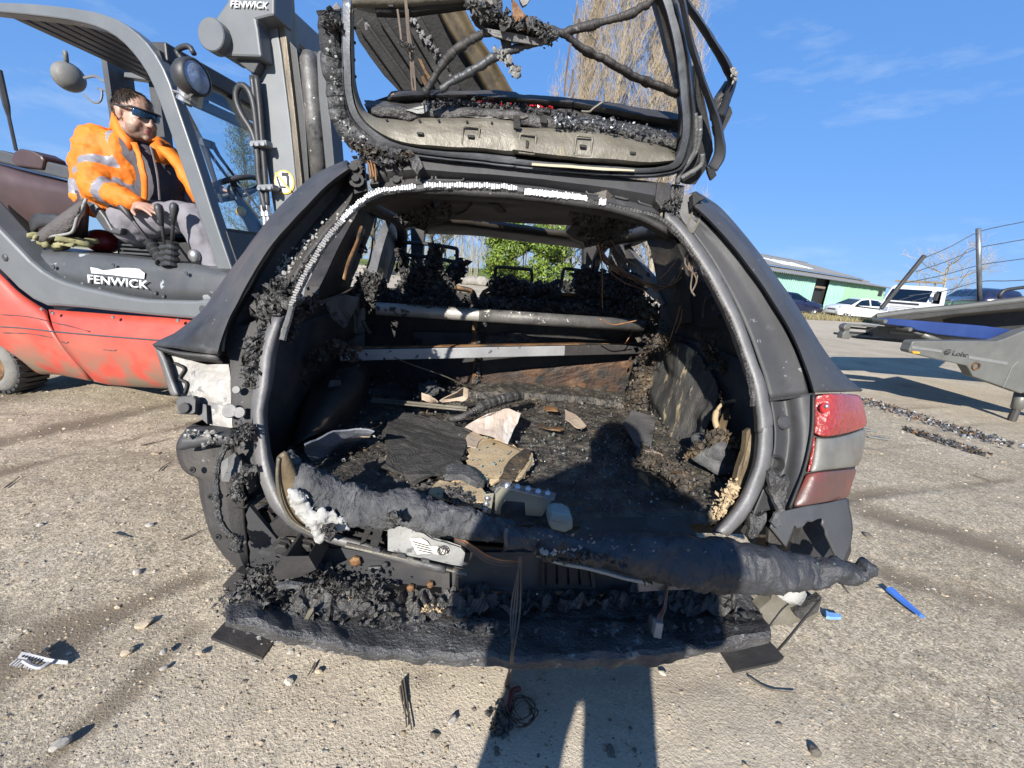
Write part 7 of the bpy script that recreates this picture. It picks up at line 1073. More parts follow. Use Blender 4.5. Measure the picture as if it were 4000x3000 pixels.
PL('c_pillar', .93, cE((1455, 505), (1560, 470), (1640, 515), (1690, 640), (1722, 830), (1745, 1040), (1640, 1060), (1560, 960), (1545, 830), (1515, 700)), m_wall); PL('d_pillar', .94, cE((1590, 440), (1680, 480), (1765, 600), (1840, 715), (1900, 830), (1950, 930), (2000, 1050), (1990, 1100), (1740, 1060), (1770, 1045), (1940, 1032), (1900, 965), (1860, 885), (1815, 795), (1755, 705), (1700, 610), (1645, 520)), m_soot)
PL('roof_rail', .90, cE((1180, 560), (1250, 420), (1400, 370), (1580, 430), (1650, 515), (1560, 520), (1455, 510), (1330, 565), (1240, 590)), m_black, .06); plate('front_pillar', on_y, 3.2, cE((1075, 560), (1180, 540), (1210, 600), (1140, 620), (1105, 700), (1060, 860), (1040, 860), (1075, 700)), BX * .08, m_soot, amp=.004)
PL('door_frame_strip', .92, cE((1290, 570), (1330, 555), (1440, 700), (1490, 760), (1570, 930), (1550, 940), (1400, 790)), m_grey, .03); plate('mid_pillar', on_y, 2.7, cE((1250, 560), (1320, 560), (1345, 700), (1330, 800), (1260, 800), (1240, 660)), BX * .06, m_char, amp=.008, cuts=1); PL('door_top', .95, cE((1540, 935), (1760, 1040), (1990, 1035), (2060, 1100), (2110, 1400), (1500, 1300)), m_wall)
clump('hanging_liner', cE((1760, 720), (1820, 800), (1860, 880), (1900, 960), (1915, 1010)), on_x, .93, 12, 90, m_char, sz=.013); wirep('hanging_cable', [on_x(p, .92) for p in cE((1835, 880), (1815, 950), (1812, 1030))], .004, m_wire, n=12)
RZ = 1.415
plate('roof_skin', on_z, RZ, cO((250, 40), (620, 30), (900, 20), (1450, 40), (1750, 100), (1500, 180), (1310, 140), (1200, 120), (1060, 85), (880, 56), (760, 62), (620, 74), (560, 110), (420, 130)), V((0, 0, .03)), m_khaki, amp=.006, s=5, cuts=1); bpy.data.objects['roof_skin'].data.materials[0] = M('brown_soot_roof', [(.3, (.03, .026, .022)), (.7, (.085, .07, .055))], 4, .6, .1, .2, 40)
plate('roof_skin', on_z, RZ, cO((620, 74), (640, 128), (650, 135), (530, 200), (400, 150), (560, 108)), V((0, 0, .03)), m_black, amp=.006, s=5); plate('roof_skin', on_z, RZ, cO((1300, 140), (1500, 180), (1560, 240), (1350, 282), (1250, 205), (1290, 165)), V((0, 0, .03)), m_black, amp=.006, s=5)
surf('roof_cross_member', [[on_z(p, RZ + .02) for p in cO((560, 150), (640, 128), (800, 145), (1000, 172), (1130, 190), (1250, 207), (1330, 235))], [on_z(p, RZ + .0) for p in cO((550, 172), (640, 158), (800, 172), (1000, 197), (1130, 215), (1250, 232), (1340, 255))], [on_z(p, RZ - .01) for p in cO((530, 205), (640, 208), (800, 215), (1000, 240), (1130, 255), (1250, 270), (1345, 283))]], M('brown_soot_steel', [(.3, (.035, .030, .026)), (.7, (.075, .062, .05))], 5, .5, .2, .15, 60, [((.17, .16, .15), 40, .68, .04)]), nv=30, nu=10, amp=.002, solid=.02)
for t_ in (.25, .55, .78): q = on_z(cO((550 + 790 * t_, 165 + 85 * t_))[0], RZ - .004); m = MB(); m.ball(q, .010, 8, 6); m.build('cross_member_rivet', m_grey, wk)
gl_ = surf('sunroof_deflector', [[on_z(p, RZ + .06) for p in cO((850, 118), (870, 105), (1000, 88), (1120, 95), (1200, 118), (1298, 152))], [on_z(p, RZ + .04) for p in cO((862, 138), (880, 130), (1000, 118), (1120, 125), (1200, 142), (1290, 160))]], m_zinc, nv=20, nu=5, amp=.003); gl_.data.materials[0] = m_grey
clump('ceiling_char', cO((420, 150), (520, 130), (590, 100), (620, 60)), on_z, RZ - .01, 26, 160, m_char, depth=.0, sz=.018); clump('ceiling_char', cO((1320, 100), (1400, 180), (1420, 240), (1440, 130), (1500, 200), (1600, 140)), on_z, RZ - .01, 40, 240, m_char, depth=.0, sz=.02)
for q in (((660, 70), (670, 110), (655, 130)), ((770, 60), (740, 95), (690, 115))): wirep('ceiling_wire', [on_z(p, RZ - .005) for p in cO(*q)], .004, m_black, n=10)
m = MB(); a, b = [on_z(p, RZ - .004) for p in cO((880, 55), (925, 98))]; m.bar(a, b, .03, .01); m.build('sunroof_arm', m_black, wk)
# roof edges up to the windscreen, and the bonnet end far ahead
for xc, sg in ((-.62, -1), (.92, 1)): m = MB(); m.tube(cr([CW(xc - .14 * sg, 1.6, 1.42), CW(xc - .12 * sg, 2.2, 1.44), CW(xc - .1 * sg, 2.9, 1.42), CW(xc, 3.5, 1.2), CW(xc + .02 * sg, 3.9, .98)], 20), .035, 8); m.build('roof_side_rail', m_soot, wk, smooth=True)
m = MB(); m.prism([CW(-.66, 3.9, .62), CW(1.0, 3.9, .62), CW(.95, 4.75, .62), CW(-.62, 4.75, .62)], (0, 0, .26)); m.build('engine_bay', m_black, wk, bevel=.04)
# loose copper and burnt wires on the right
for k in range(9):
    q = [on_y((x + R.gauss(0, 6), y + R.gauss(0, 6)), 1.95 + R.uniform(-.08, .05)) for x, y in cE((1165, 560), (1205, 650), (1300, 720), (1420, 790), (1540, 830), (1610, 815), (1665 - k * 4, 740 + k * 5))]; wirep('copper_wire', q, .0028, m_copper, n=30, sides=4)
for q in (((1660, 640), (1600, 720), (1545, 775)), ((1690, 700), (1640, 790), (1560, 840), (1480, 850)), ((1240, 530), (1300, 620), (1400, 700)), ((1180, 620), (1190, 750), (1188, 880), (1192, 960)), ((1200, 640), (1230, 720), (1330, 800), (1450, 850), (1420, 960), (1410, 1030), (1370, 1110), (1328, 1175))): wirep('copper_wire', Yc(1.93, *cE(*q)), .003, m_copper, n=24, sides=4)
for q in (((1720, 600), (1730, 700), (1770, 780), (1740, 860)), ((1715, 590), (1700, 680), (1760, 740), (1780, 720), (1770, 800)), ((1730, 620), (1745, 720), (1735, 830), (1760, 880)), ((1700, 560), (1725, 640), (1720, 720))): wirep('burnt_wire', A_(.04, *cE(*q)), .0028, m_wire, n=24, sides=4)
for q in (((1670, 940), (1650, 1020), (1620, 1110), (1600, 1170)), ((1685, 960), (1670, 1040), (1640, 1110)), ((1730, 1290), (1745, 1250), (1762, 1230)), ((1740, 1350), (1755, 1290), (1765, 1240)), ((1170, 1020), (1250, 1055), (1330, 1045), (1400, 1030))): wirep('burnt_wire', Yc(1.7, *cE(*q)), .003, m_copper, n=16, sides=4)
for q in (((1215, 880), (1230, 950), (1240, 1030), (1245, 1110)), ((1265, 870), (1255, 950), (1270, 1000)), ((1290, 1030), (1310, 1070), (1335, 1110))): wirep('melted_string', Yc(1.7, *cD(*q)), .009, m_char, n=16, sides=6)
plate('folded_metal_flap', on_y, 1.62, cD((1065, 905), (1180, 880), (1250, 880), (1230, 960), (1200, 1060), (1180, 1070), (1120, 1010), (1085, 960)), BX * .008, m_khaki, amp=.012, s=10, cuts=2); bpy.data.objects['folded_metal_flap'].data.materials[0] = M('brown_grey_scrap', [(.3, (.09, .075, .065)), (.7, (.19, .165, .145))], 8, .55, .1, .3, 50, [((.025, .022, .02), 7, .58, .05)])
# ------------------------------------------------------------------ raised tailgate (part of the car; its pieces one level deeper)
TGN = (BX + V((0, 0, .28))).normalized(); TGP = CW(0, 1.225, 1.45)
def on_t(p, off=0.0): return on_plane(p, TGP + TGN * off, TGN)
T_ = lambda off, *p: [on_t(q, off) for q in p]
hr_t = cQ((318, 90), (316, 300), (322, 600), (338, 800), (370, 930), (420, 1050), (480, 1110), (560, 1140), (680, 1145), (800, 1158), (870, 1170), (940, 1140), (1100, 1132), (1500, 1140), (1860, 1170)) + cP((120, 1100), (400, 1112), (700, 1125), (900, 1150), (1100, 1188), (1230, 1236), (1350, 1250), (1460, 1285), (1530, 1325))
hr_b = cQ((302, 90), (300, 300), (303, 600), (312, 800), (330, 930), (368, 1060), (425, 1165), (510, 1250), (620, 1318), (760, 1370), (920, 1410), (1100, 1428), (1500, 1455), (1860, 1480)) + cP((120, 1318), (400, 1350), (700, 1385), (900, 1402), (1100, 1415), (1250, 1418), (1380, 1412), (1480, 1400), (1540, 1385))
tg = surf('tailgate', [T_(.05, *hr_t), T_(.035, *[(a * .9 + c * .1, b * .9 + d * .1) for (a, b), (c, d) in zip(hr_t, hr_b)]), T_(.012, *[(a * .5 + c * .5, b * .5 + d * .5) for (a, b), (c, d) in zip(hr_t, hr_b)]), T_(.0, *[(a * .12 + c * .88, b * .12 + d * .88) for (a, b), (c, d) in zip(hr_t, hr_b)]), T_(.02, *hr_b), T_(.06, *[(x, y + 4) for x, y in hr_b])], m_khaki, nv=110, hard=4, amp=.0022, s=10)
def tp_(name, off, q, th, mat, amp=.004, cuts=1, s=12, jag=0): return plate(name, on_t, off, q, TGN * th, mat, tg, amp=amp, cuts=cuts, s=s, jag=jag)
for (x, y), w, hh in ((cQ((962, 1280))[0], .017, .006), (cQ((1450, 1308))[0], .018, .007), (cQ((1990, 1388))[0], .007, .017), (cP((240, 1245))[0], .007, .018), (cP((725, 1262))[0], .018, .007), (cP((1155, 1322))[0], .016, .007), (cQ((685, 48))[0], .013, .010)):
    q = on_t((x, y), .006); m = MB(); m.box(q, (w, .012, hh), (AX, TGN, UZ)); m.build('slot', m_black, tg, bevel=.002)
for (x, y), w in ((cQ((1448, 1310))[0], .021), (cQ((1992, 1385))[0], .021), (cP((243, 1245))[0], .021), (cP((727, 1262))[0], .022)): q = on_t((x, y), .009); m = MB(); r_ = [q + AX * a * w + UZ * b * w * 1.05 for a, b in ((-1, -1), (1, -1), (1, 1), (-1, 1), (-1, -1))]; m.tube(lin(r_, 25), .003, 5); m.build('embossed_frame', m_khaki, tg, smooth=True)
for x, y in cQ((640, 1150), (955, 1155), (1140, 1155), (1412, 1168), (1650, 1180), (338, 270), (333, 410), (330, 575), (340, 735)): q = on_t((x, y), .028); m = MB(); m.ball(q, .0035, 7, 5); m.build('clip_hole', m_black, tg)
tp_('square_cutout', .02, cQ((1862, 1165), (1925, 1168), (1922, 1236), (1858, 1230)), .01, m_black, 0, 0)
# dark recess and the bright lower lip that runs up the right side
rcs = cQ((620, 1318), (760, 1372), (920, 1412), (1100, 1432), (1500, 1460), (1860, 1484)) + cP((120, 1322), (700, 1390), (1100, 1420), (1480, 1410)); rc2 = cQ((640, 1350), (760, 1400), (920, 1445), (1100, 1475), (1500, 1515), (1860, 1550)) + cP((120, 1400), (700, 1440), (1100, 1462), (1500, 1450))
surf('recess', [T_(.03, *rcs), T_(.06, *[(a * .5 + c * .5, b * .5 + d * .5) for (a, b), (c, d) in zip(rcs, rc2)]), T_(.02, *rc2)], m_black, tg, nv=50, nu=8)
lt = cQ((225, 0), (222, 300), (228, 600), (245, 850), (290, 1050), (360, 1180), (470, 1290), (620, 1375), (800, 1430), (1000, 1470), (1400, 1515), (1860, 1560)) + cP((120, 1405), (400, 1432), (700, 1455), (1000, 1480), (1250, 1482), (1420, 1468), (1520, 1440), (1570, 1390), (1600, 1300), (1632, 1180), (1640, 1050), (1632, 900), (1615, 700), (1590, 500), (1555, 300), (1505, 120), (1470, 0), (1430, -100))
lb_ = cQ((300, 0), (300, 300), (303, 600), (316, 850), (345, 1010), (405, 1140), (505, 1240), (640, 1330), (800, 1392), (1000, 1440), (1400, 1470), (1860, 1500)) + cP((120, 1368), (400, 1400), (700, 1425), (1000, 1448), (1250, 1452), (1380, 1440), (1470, 1410), (1510, 1350), (1545, 1270), (1570, 1150), (1572, 1000), (1560, 860), (1545, 700), (1520, 520), (1490, 330), (1440, 130), (1400, 0), (1370, -100))
lo2 = cQ((215, 0), (205, 300), (208, 600), (222, 860), (262, 1070), (325, 1215), (440, 1330), (600, 1420), (800, 1490), (1000, 1530), (1400, 1575), (1860, 1620)) + cP((120, 1462), (400, 1490), (700, 1515), (1000, 1535), (1250, 1535), (1440, 1520), (1560, 1480), (1625, 1410), (1665, 1310), (1695, 1180), (1702, 1040), (1692, 890), (1675, 690), (1650, 490), (1610, 290), (1560, 110), (1530, 0), (1500, -100))
m_lip2 = M('polished_soot_lip', [(.3, (.05, .052, .056)), (.5, (.13, .135, .145)), (.7, (.30, .31, .33))], 5, .36, .4, .2, 90, [((.03, .03, .03), 8, .57, .08), ((.15, .12, .08), 11, .63, .05), ((.26, .26, .25), 36, .655, .03)])
surf('tailgate_frame', [T_(.03, *lb_), T_(-.004, *[(a * .75 + c * .25, b * .75 + d * .25) for (a, b), (c, d) in zip(lb_, lt)]), T_(.0, *lt), T_(.02, *[(a * .7 + c * .3, b * .7 + d * .3) for (a, b), (c, d) in zip(lt, lo2)]), T_(.0, *[(a * .35 + c * .65, b * .35 + d * .65) for (a, b), (c, d) in zip(lt, lo2)]), T_(.05, *lo2)], m_lip2, tg, nv=130, hard=4, amp=.002, s=10)
tp_('cream_strip', -.012, cP((285, 1408), (600, 1428), (1000, 1456), (1170, 1468), (1165, 1482), (900, 1470), (600, 1450), (280, 1428)), .004, m_khaki, .001); bpy.data.objects['cream_strip'].data.materials[0] = M('cream_primer', [(.3, (.42, .36, .24)), (.7, (.55, .49, .36))], 9, .5, 0, .1)
# right window edge and outer strips
surf('window_edge', [T_(.06, *cP((1290, -60), (1310, 0), (1360, 150), (1420, 380), (1490, 620), (1540, 860), (1555, 1050), (1530, 1290))), T_(.02, *cP((1330, -60), (1350, 0), (1400, 150), (1460, 380), (1520, 620), (1560, 860), (1575, 1050), (1560, 1200))), T_(.01, *cP((1385, -60), (1410, 0), (1460, 150), (1510, 380), (1545, 620), (1570, 860), (1580, 1050), (1565, 1190)))], m_soot, tg, nv=40, hard=3, amp=.003)
surf('loose_trim_strip', [T_(-.01, *cP((1520, -80), (1560, 0), (1600, 200), (1660, 460), (1735, 700), (1800, 880), (1850, 1090), (1862, 1300), (1800, 1440))), T_(-.03, *cP((1550, -80), (1590, 0), (1630, 200), (1690, 440), (1770, 690), (1850, 900), (1910, 1100), (1938, 1330), (1870, 1480))), T_(-.005, *cP((1555, -80), (1598, 0), (1636, 200), (1696, 436), (1778, 690), (1858, 895), (1922, 1110), (1948, 1340), (1880, 1470)))], m_paint, tg, nv=50, hard=3, amp=.003, solid=.006)
tp_('strip_end', -.03, cP((1800, 1440), (1865, 1470), (1878, 1515), (1830, 1562), (1808, 1500)), .012, m_black, .002)
surf('outer_trim', [T_(.05, *cP((1540, -60), (1590, 20), (1690, 170), (1830, 400), (1930, 580), (1985, 700), (1940, 860), (1880, 1000))), T_(.03, *cP((1580, -60), (1640, 20), (1750, 180), (1890, 410), (1990, 575), (2035, 690), (1990, 850), (1930, 1000))), T_(.06, *cP((1590, -60), (1650, 20), (1760, 180), (1900, 405), (2002, 570), (2046, 690), (2000, 860), (1940, 1010)))], m_paint, tg, nv=50, hard=3, amp=.004, solid=.006)
tp_('lower_trim_piece', .07, cP((1985, 700), (1980, 850), (1960, 950), (1890, 1060), (1850, 1040), (1835, 940), (1900, 820)), .02, m_char, .006); tp_('lower_trim_piece', .09, cP((1975, 900), (2010, 930), (2018, 980), (1960, 1120), (1910, 1210), (1880, 1100), (1930, 980)), .03, m_paint, .004)
tp_('trim_clump', .05, cP((1700, 560), (1760, 860), (1800, 1040), (1850, 1180), (1860, 1300), (1790, 1450), (1690, 1590), (1600, 1590), (1560, 1560), (1640, 1440), (1700, 1300), (1730, 1100), (1700, 800)), .03, m_black, .006)
for q in (((1735, 1000), (1720, 1250), (1640, 1400), (1560, 1500), (1540, 1590)), ((1755, 1330), (1740, 1430), (1640, 1500), (1570, 1540)), ((1690, 980), (1700, 1150), (1680, 1320), (1610, 1430))): m = MB(); m.tube(cr(T_(.02, *cP(*q)), 24), .007, 6); m.build('gasket_strand', m_seal, tg, smooth=True)
clump('melted_foil', cP((2010, 580), (2030, 650), (2035, 720)), on_t, .04, 14, 60, m_silver, tg, sz=.006)
# left side strip, lumpy and burnt
ll = cQ((60, 110), (40, 250), (58, 450), (75, 650), (95, 850), (125, 1050), (160, 1200), (215, 1330), (300, 1360), (420, 1400), (560, 1450), (700, 1510)); lr = cQ((110, 120), (140, 280), (165, 450), (185, 650), (215, 880), (262, 1050), (330, 1180), (400, 1270), (500, 1330), (640, 1400), (760, 1440), (880, 1490))
m = MB(); c_l = cr(T_(.02, *[((a + c) / 2, (b + d) / 2) for (a, b), (c, d) in zip(ll, lr)]), 90); m.tube([p + crumple(p, .006, 40) for p in c_l], [.024 + .010 * abs(noise.noise(p * 45)) for p in c_l], 12); m.build('burnt_side_trim', M('ashy_char', [(.3, (.014, .014, .014)), (.52, (.04, .04, .04)), (.66, (.13, .13, .13)), (.8, (.35, .35, .34))], 26, .6, 0, 1.0, 90), tg)
clump('side_trim_ash', cQ((100, 330), (130, 700), (160, 900), (240, 1270), (330, 1340), (440, 1400)), on_t, -.012, 44, 60, m_white, tg, depth=.008, sz=.004); tp_('tailgate_skin', .17, cQ((420, 1000), (700, 905), (1300, 892), (1850, 910)) + cP((900, 905), (1560, 1010), (1560, 1320), (900, 1180)) + cQ((1850, 1200), (900, 1200), (500, 1140)), .01, m_black, .001, 0); clump('side_trim_char', cQ((95, 130), (90, 220), (60, 200), (180, 240)), on_t, .01, 20, 90, m_char, tg, sz=.012); clump('side_trim_char', cQ((320, 1380), (420, 1440), (560, 1480), (700, 1520), (850, 1510)), on_t, .01, 22, 260, m_charb, tg, sz=.010)
m = MB(); m.tube(cr(T_(.04, *cQ((190, 60), (150, 110), (165, 170), (195, 200), (205, 130))), 14), .009, 6); m.build('strut_clip', m_grey, tg); m = MB(); m.tube(T_(.03, *cQ((90, 220), (215, 265))), .008, 6); m.build('strut_pin', m_soot, tg)
# upper rail, wiper motor and cables
surf('upper_rail', [T_(.0, *cQ((300, -130), (700, -120), (1100, -110), (1450, -100))), T_(.0, *cQ((300, 40), (520, 40), (900, 25), (1445, 0))), T_(.03, *cQ((340, 75), (520, 95), (900, 78), (1442, 30))), T_(.05, *cQ((350, 85), (540, 125), (900, 110), (1440, 55)))], m_khaki, tg, nv=30, nu=10, amp=.003)
surf('upper_rail_edge', [T_(.02, *cQ((540, 95), (900, 85), (1200, 62), (1440, 40))), T_(.015, *cQ((540, 130), (900, 112), (1200, 84), (1440, 62)))], m_black, tg, nv=20, nu=4, amp=.004, solid=.02)
surf('spoiler', [T_(.16, *(cQ((655, 920), (700, 880), (1000, 872), (1300, 870), (1850, 888)) + cP((200, 822), (500, 842), (900, 885), (1200, 935), (1500, 985), (1560, 995)))), T_(.10, *(cQ((650, 945), (700, 925), (1000, 915), (1300, 912), (1850, 940)) + cP((200, 862), (500, 885), (900, 930), (1200, 985), (1500, 1040), (1560, 1050)))), T_(.11, *(cQ((660, 985), (720, 965), (1000, 960), (1300, 955), (1850, 985)) + cP((200, 900), (500, 925), (900, 970), (1200, 1030), (1500, 1095), (1560, 1100))))], m_soot, tg, nv=60, hard=5, amp=.003, s=12)
surf('spoiler_lower', [T_(.11, *(cQ((430, 985), (560, 1000), (720, 985), (1000, 985), (1300, 985), (1850, 1015)) + cP((200, 930), (600, 960), (1000, 1040), (1300, 1100), (1530, 1150)))), T_(.06, *(cQ((450, 1030), (560, 1050), (720, 1042), (1000, 1050), (1300, 1055), (1850, 1090)) + cP((200, 1000), (600, 1040), (1000, 1110), (1300, 1170), (1530, 1220)))), T_(.055, *(cQ((480, 1105), (600, 1130), (800, 1150), (1000, 1130), (1300, 1130), (1850, 1165)) + cP((200, 1095), (600, 1120), (1000, 1170), (1300, 1245), (1530, 1310))))], m_char, tg, nv=60, nu=16, amp=.007, s=16)
tp_('wing_end', .12, cQ((650, 915), (700, 885), (720, 990), (660, 1000)), .04, m_sand, .004)
clump('melted_foil', cP((480, 1010), (560, 1040), (620, 1060), (760, 1040), (900, 1070), (1050, 1090), (1200, 1110), (1500, 1160)), on_t, .045, 22, 170, m_lip2, tg, sz=.006); clump('spoiler_char', cQ((1000, 1005), (1400, 1000), (1850, 1035)) + cP((300, 970), (600, 990)), on_t, .09, 16, 300, m_char, tg, sz=.008)
tp_('white_flake', .05, cQ((830, 1050), (880, 1030), (960, 1030), (1040, 1012), (1035, 1050), (970, 1085), (880, 1080)), .004, m_white, .002, jag=.006); clump('lamp_red_remains', cQ((1420, 960), (1600, 985), (1690, 990), (2000, 1005), (2200, 1035)) + cP((260, 905), (460, 935)), on_t, .098, 4, 26, m_redgloss, tg, depth=.01, sz=.006)
tp_('white_streak', .05, cQ((1390, 1110), (1700, 1115), (2000, 1120), (1950, 1140), (1560, 1135)), .004, m_silver, .003); wirep('pale_wire', T_(.05, *cP((900, 880), (860, 905), (810, 940), (780, 965), (710, 962))), .003, m_khaki, tg)
for x in (1890, 2150): tp_('rubber_stop', .04, cQ((x - 30, 1110), (x + 30, 1115), (x + 28, 1180), (x - 32, 1170)), .02, m_black, .003)
tp_('motor_bracket', .02, cQ((1440, -60), (1480, -20), (1470, 60), (1440, 110), (1520, 165), (1545, 90), (1550, -60)), .015, m_silver, .004); tp_('motor_bracket', .04, cQ((1555, -60), (1560, 60), (1600, 150), (1640, 165), (1660, 60), (1640, -60)), .015, m_silver, .004); tp_('motor_housing', .03, cQ((1640, -60), (1650, 60), (1640, 150), (1700, 140), (1735, 60), (1720, -60)), .05, m_char, .010, 2)
tp_('wiper_motor_plate', .02, cQ((1440, 140), (1560, 165), (1700, 155), (1900, 200), (2020, 225), (2100, 230), (2200, 340), (2150, 410), (2000, 410), (1830, 385), (1700, 350), (1580, 290), (1480, 215)), .02, m_char, .010, 2); tp_('motor_rail', .0, cQ((1560, 255), (1700, 315), (1850, 355), (2000, 372), (2165, 385), (2120, 425), (1980, 412), (1820, 395), (1660, 345)), .01, m_grey, .004)
tp_('burnt_motor_cover', .0, cQ((1840, 0), (1890, 60), (1950, 140), (2010, 215), (1960, 290), (1880, 260), (1850, 170), (1860, 90)), .02, m_rust, .012, 2); tp_('motor_top', .03, cQ((1910, -40), (2030, -20), (1990, 40), (1950, 65), (1925, 20)), .02, m_silver, .004)
tp_('small_bracket', -.01, cQ((1720, 240), (1760, 228), (1795, 250), (1780, 300), (1740, 305), (1725, 275)), .01, m_khaki, .002); q = on_t(cQ((1758, 262))[0], -.013); m = MB(); m.lathe(q, -TGN, [(0, .008), (.002, .008), (.002, 0)], 10); m.build('bracket_hole', m_black, tg)
tp_('linkage', .02, cQ((1700, 350), (1800, 370), (1850, 400), (1800, 460), (1820, 520), (1740, 480), (1715, 420)), .02, m_char, .010, 2); clump('foil_shreds', cQ((1740, 470), (1740, 560), (1800, 580), (1850, 650), (1880, 700), (1850, 640)), on_t, .02, 22, 120, m_silver, tg, sz=.009)
clump('motor_char', cQ((1450, 20), (1550, 120), (1700, 160), (1900, 230), (2080, 250), (2150, 320), (2180, 380)), on_t, .01, 26, 320, m_char, tg, sz=.010)
def cable(name, q, r_, mat, crop_, off=.01): m = MB(); c = cr(T_(off, *crop_(*q)), 110); m.tube([p + crumple(p, .003, 40) for p in c], [r_ * (.60 + .28 * noise.noise(p * 40) + .25 * abs(noise.noise(p * 130))) for p in c], 9); return m.build(name, mat, tg, smooth=True)
cable('washer_hose', ((1000, 900), (1070, 790), (1140, 670), (1220, 560), (1310, 470), (1400, 415), (1500, 355), (1640, 300)), .0135, m_soot, cQ); cable('stay_rod', ((1150, 870), (1300, 770), (1500, 655), (1690, 545), (1850, 480), (2000, 430), (2200, 360)), .013, m_fdark, cQ, .02)
for k in range(3): cable('wiring_harness', ((390, 255 + k * 6), (470, 258), (560, 285 + k * 5), (640, 350 + k * 6), (720, 410 + k * 10), (900, 500 + k * 12), (1050, 590 + k * 8), (1250, 690 + k * 14), (1400, 745 + k * 12), (1540, 800 + k * 12)), .011, m_soot, cP, .01 + .012 * k)
cable('wiper_arm', ((560, 282), (620, 262), (760, 225), (900, 190), (1050, 150), (1150, 115), (1240, 60), (1320, 0), (1360, -60)), .0125, m_soot, cP); cable('motor_lead', ((340, 220), (420, 250), (500, 300), (460, 330), (400, 320)), .010, m_char, cP, .0)
for q in (((745, 90), (760, 200), (775, 320), (785, 430)), ((830, 0), (840, 160), (855, 350), (870, 560), (880, 760), (895, 870)), ((845, 90), (850, 250), (880, 450), (905, 700), (918, 870)), ((820, 0), (835, 220), (850, 400), (880, 600), (900, 750))): m = MB(); m.tube(cr(T_(.0, *cQ(*q)), 24), .003, 4); m.build('hanging_wire', m_wire, tg)
for q in (((680, 40), (640, 260), (600, 480), (570, 720), (565, 830)), ((640, 600), (625, 720), (600, 830)), ((665, 230), (690, 160), (675, 330), (670, 400)), ((640, 820), (630, 850), (650, 800))): m = MB(); m.tube(cr(T_(.01, *cP(*q)), 24), .003, 4); m.build('hanging_wire', m_wire, tg)
clump('clips_on_wire', cQ((770, 380), (785, 430), (890, 440), (900, 490)), on_t, .0, 5, 24, m_char, tg, sz=.007)
# sheet of scorched metal rising behind the tailgate
PNN = (BX * .9 + V((0, 0, .45))).normalized(); PNP = CW(-.3, 1.75, 1.5)
def on_p(p, off=0.0): return on_plane(p, PNP + PNN * off, PNN)
bp = thing('burnt_panel', CW(.0, 1.7, 1.45), 'long scorched metal panel with a brown edge rising diagonally behind the raised tailgate', 'metal panel')
def pp_(name, off, q, th, mat, amp=.004): return plate(name, on_p, off, q, PNN * th, mat, bp, amp=amp, cuts=1)
pp_('dark_skin', .02, cQ((180, -60), (372, 390), (470, 545), (620, 740), (750, 870), (830, 960), (1860, 960), (1340, 60), (1270, -60)), .03, m_black, .006)
surf('brown_flange', [[on_p(q, o_) for q in cQ((1060, -60), (1125, 90), (1250, 320), (1400, 560), (1590, 870), (1640, 960))] for o_ in (.0,)] + [[on_p(q, -.03) for q in cQ((1090, -60), (1160, 90), (1290, 320), (1440, 560), (1640, 870), (1690, 960))], [on_p(q, .0) for q in cQ((1190, -60), (1260, 80), (1400, 320), (1560, 560), (1740, 870), (1790, 960))], [on_p(q, -.01) for q in cQ((1290, -60), (1370, 65), (1500, 310), (1660, 560), (1850, 880), (1900, 960))]], M('browned_panel', [(.3, (.055, .042, .028)), (.5, (.12, .092, .055)), (.7, (.21, .17, .105))], 5, .45, .25, .15, 50, [((.03, .026, .02), 5, .6, .12)]), bp, nv=30, nu=14, amp=.003)
for a, b, w in (((380, 200), (880, 900), .03), ((440, 220), (930, 900), .015), ((900, 200), (1300, 900), .05), ((560, 130), (1000, 800), .02)): A0, B0 = on_p(cQ(a)[0], .005), on_p(cQ(b)[0], .005); m = MB(); m.bar(A0, B0, w, .02, PNN); m.build('stiffening_rib', m_soot, bp, bevel=.004)
for q in (((930, 560), (960, 560), (1060, 760), (1040, 770)), ((1000, 700), (1020, 690), (1060, 740), (1050, 760)), ((970, 740), (1000, 730), (1050, 840), (1020, 860))): pp_('bent_tab', -.01, cQ(*q), .01, m_rust, .004)
clump('panel_ash', cQ((840, 150), (900, 220), (1040, 380), (1130, 520), (1250, 700)), on_p, -.01, 20, 60, m_grey, bp, depth=.006, sz=.010)
# ------------------------------------------------------------------ loose things in and around the wreck
def roll(name, pts, rad, mat, label, cat, amp=.010, n=260, seg=34, flat=1.0):
    c = cr(pts, n); k = len(rad) - 1; rs = []
    for i in range(n): t_ = i / (n - 1) * k; j = min(k - 1, int(t_)); rs.append(rad[j] + (rad[j + 1] - rad[j]) * (t_ - j))
    m = MB(); m.tube(c, [(r_ * flat, r_) for r_ in rs], seg, flat=BX); m.v = [p + crumple(p, amp, 14) + crumple(p, amp * .45, 42) + crumple(p, amp * .22, 120) for p in m.v]; o = m.build(name, mat, None, smooth=True); return tag(o, label, cat)
def ry(crop_, *q): return [on_y(p, y) for p, y in zip(crop_(*[(a, b) for a, b, c in q]), [c for a, b, c in q])]
lt_ = roll('trim_roll', ry(cG, (815, 905, .90), (870, 990, .885), (960, 1085, .87), (1090, 1180, .865), (1250, 1235, .86), (1400, 1255, .855), (1550, 1240, .85), (1700, 1290, .845), (1900, 1320, .84), (2080, 1370, .835), (2215, 1392, .835)), (.012, .030, .042, .047, .045, .040, .041, .038, .034, .026, .024), m_trim, 'rolled scorched felt trim lying along the left half of the boot sill', 'trim', .013)
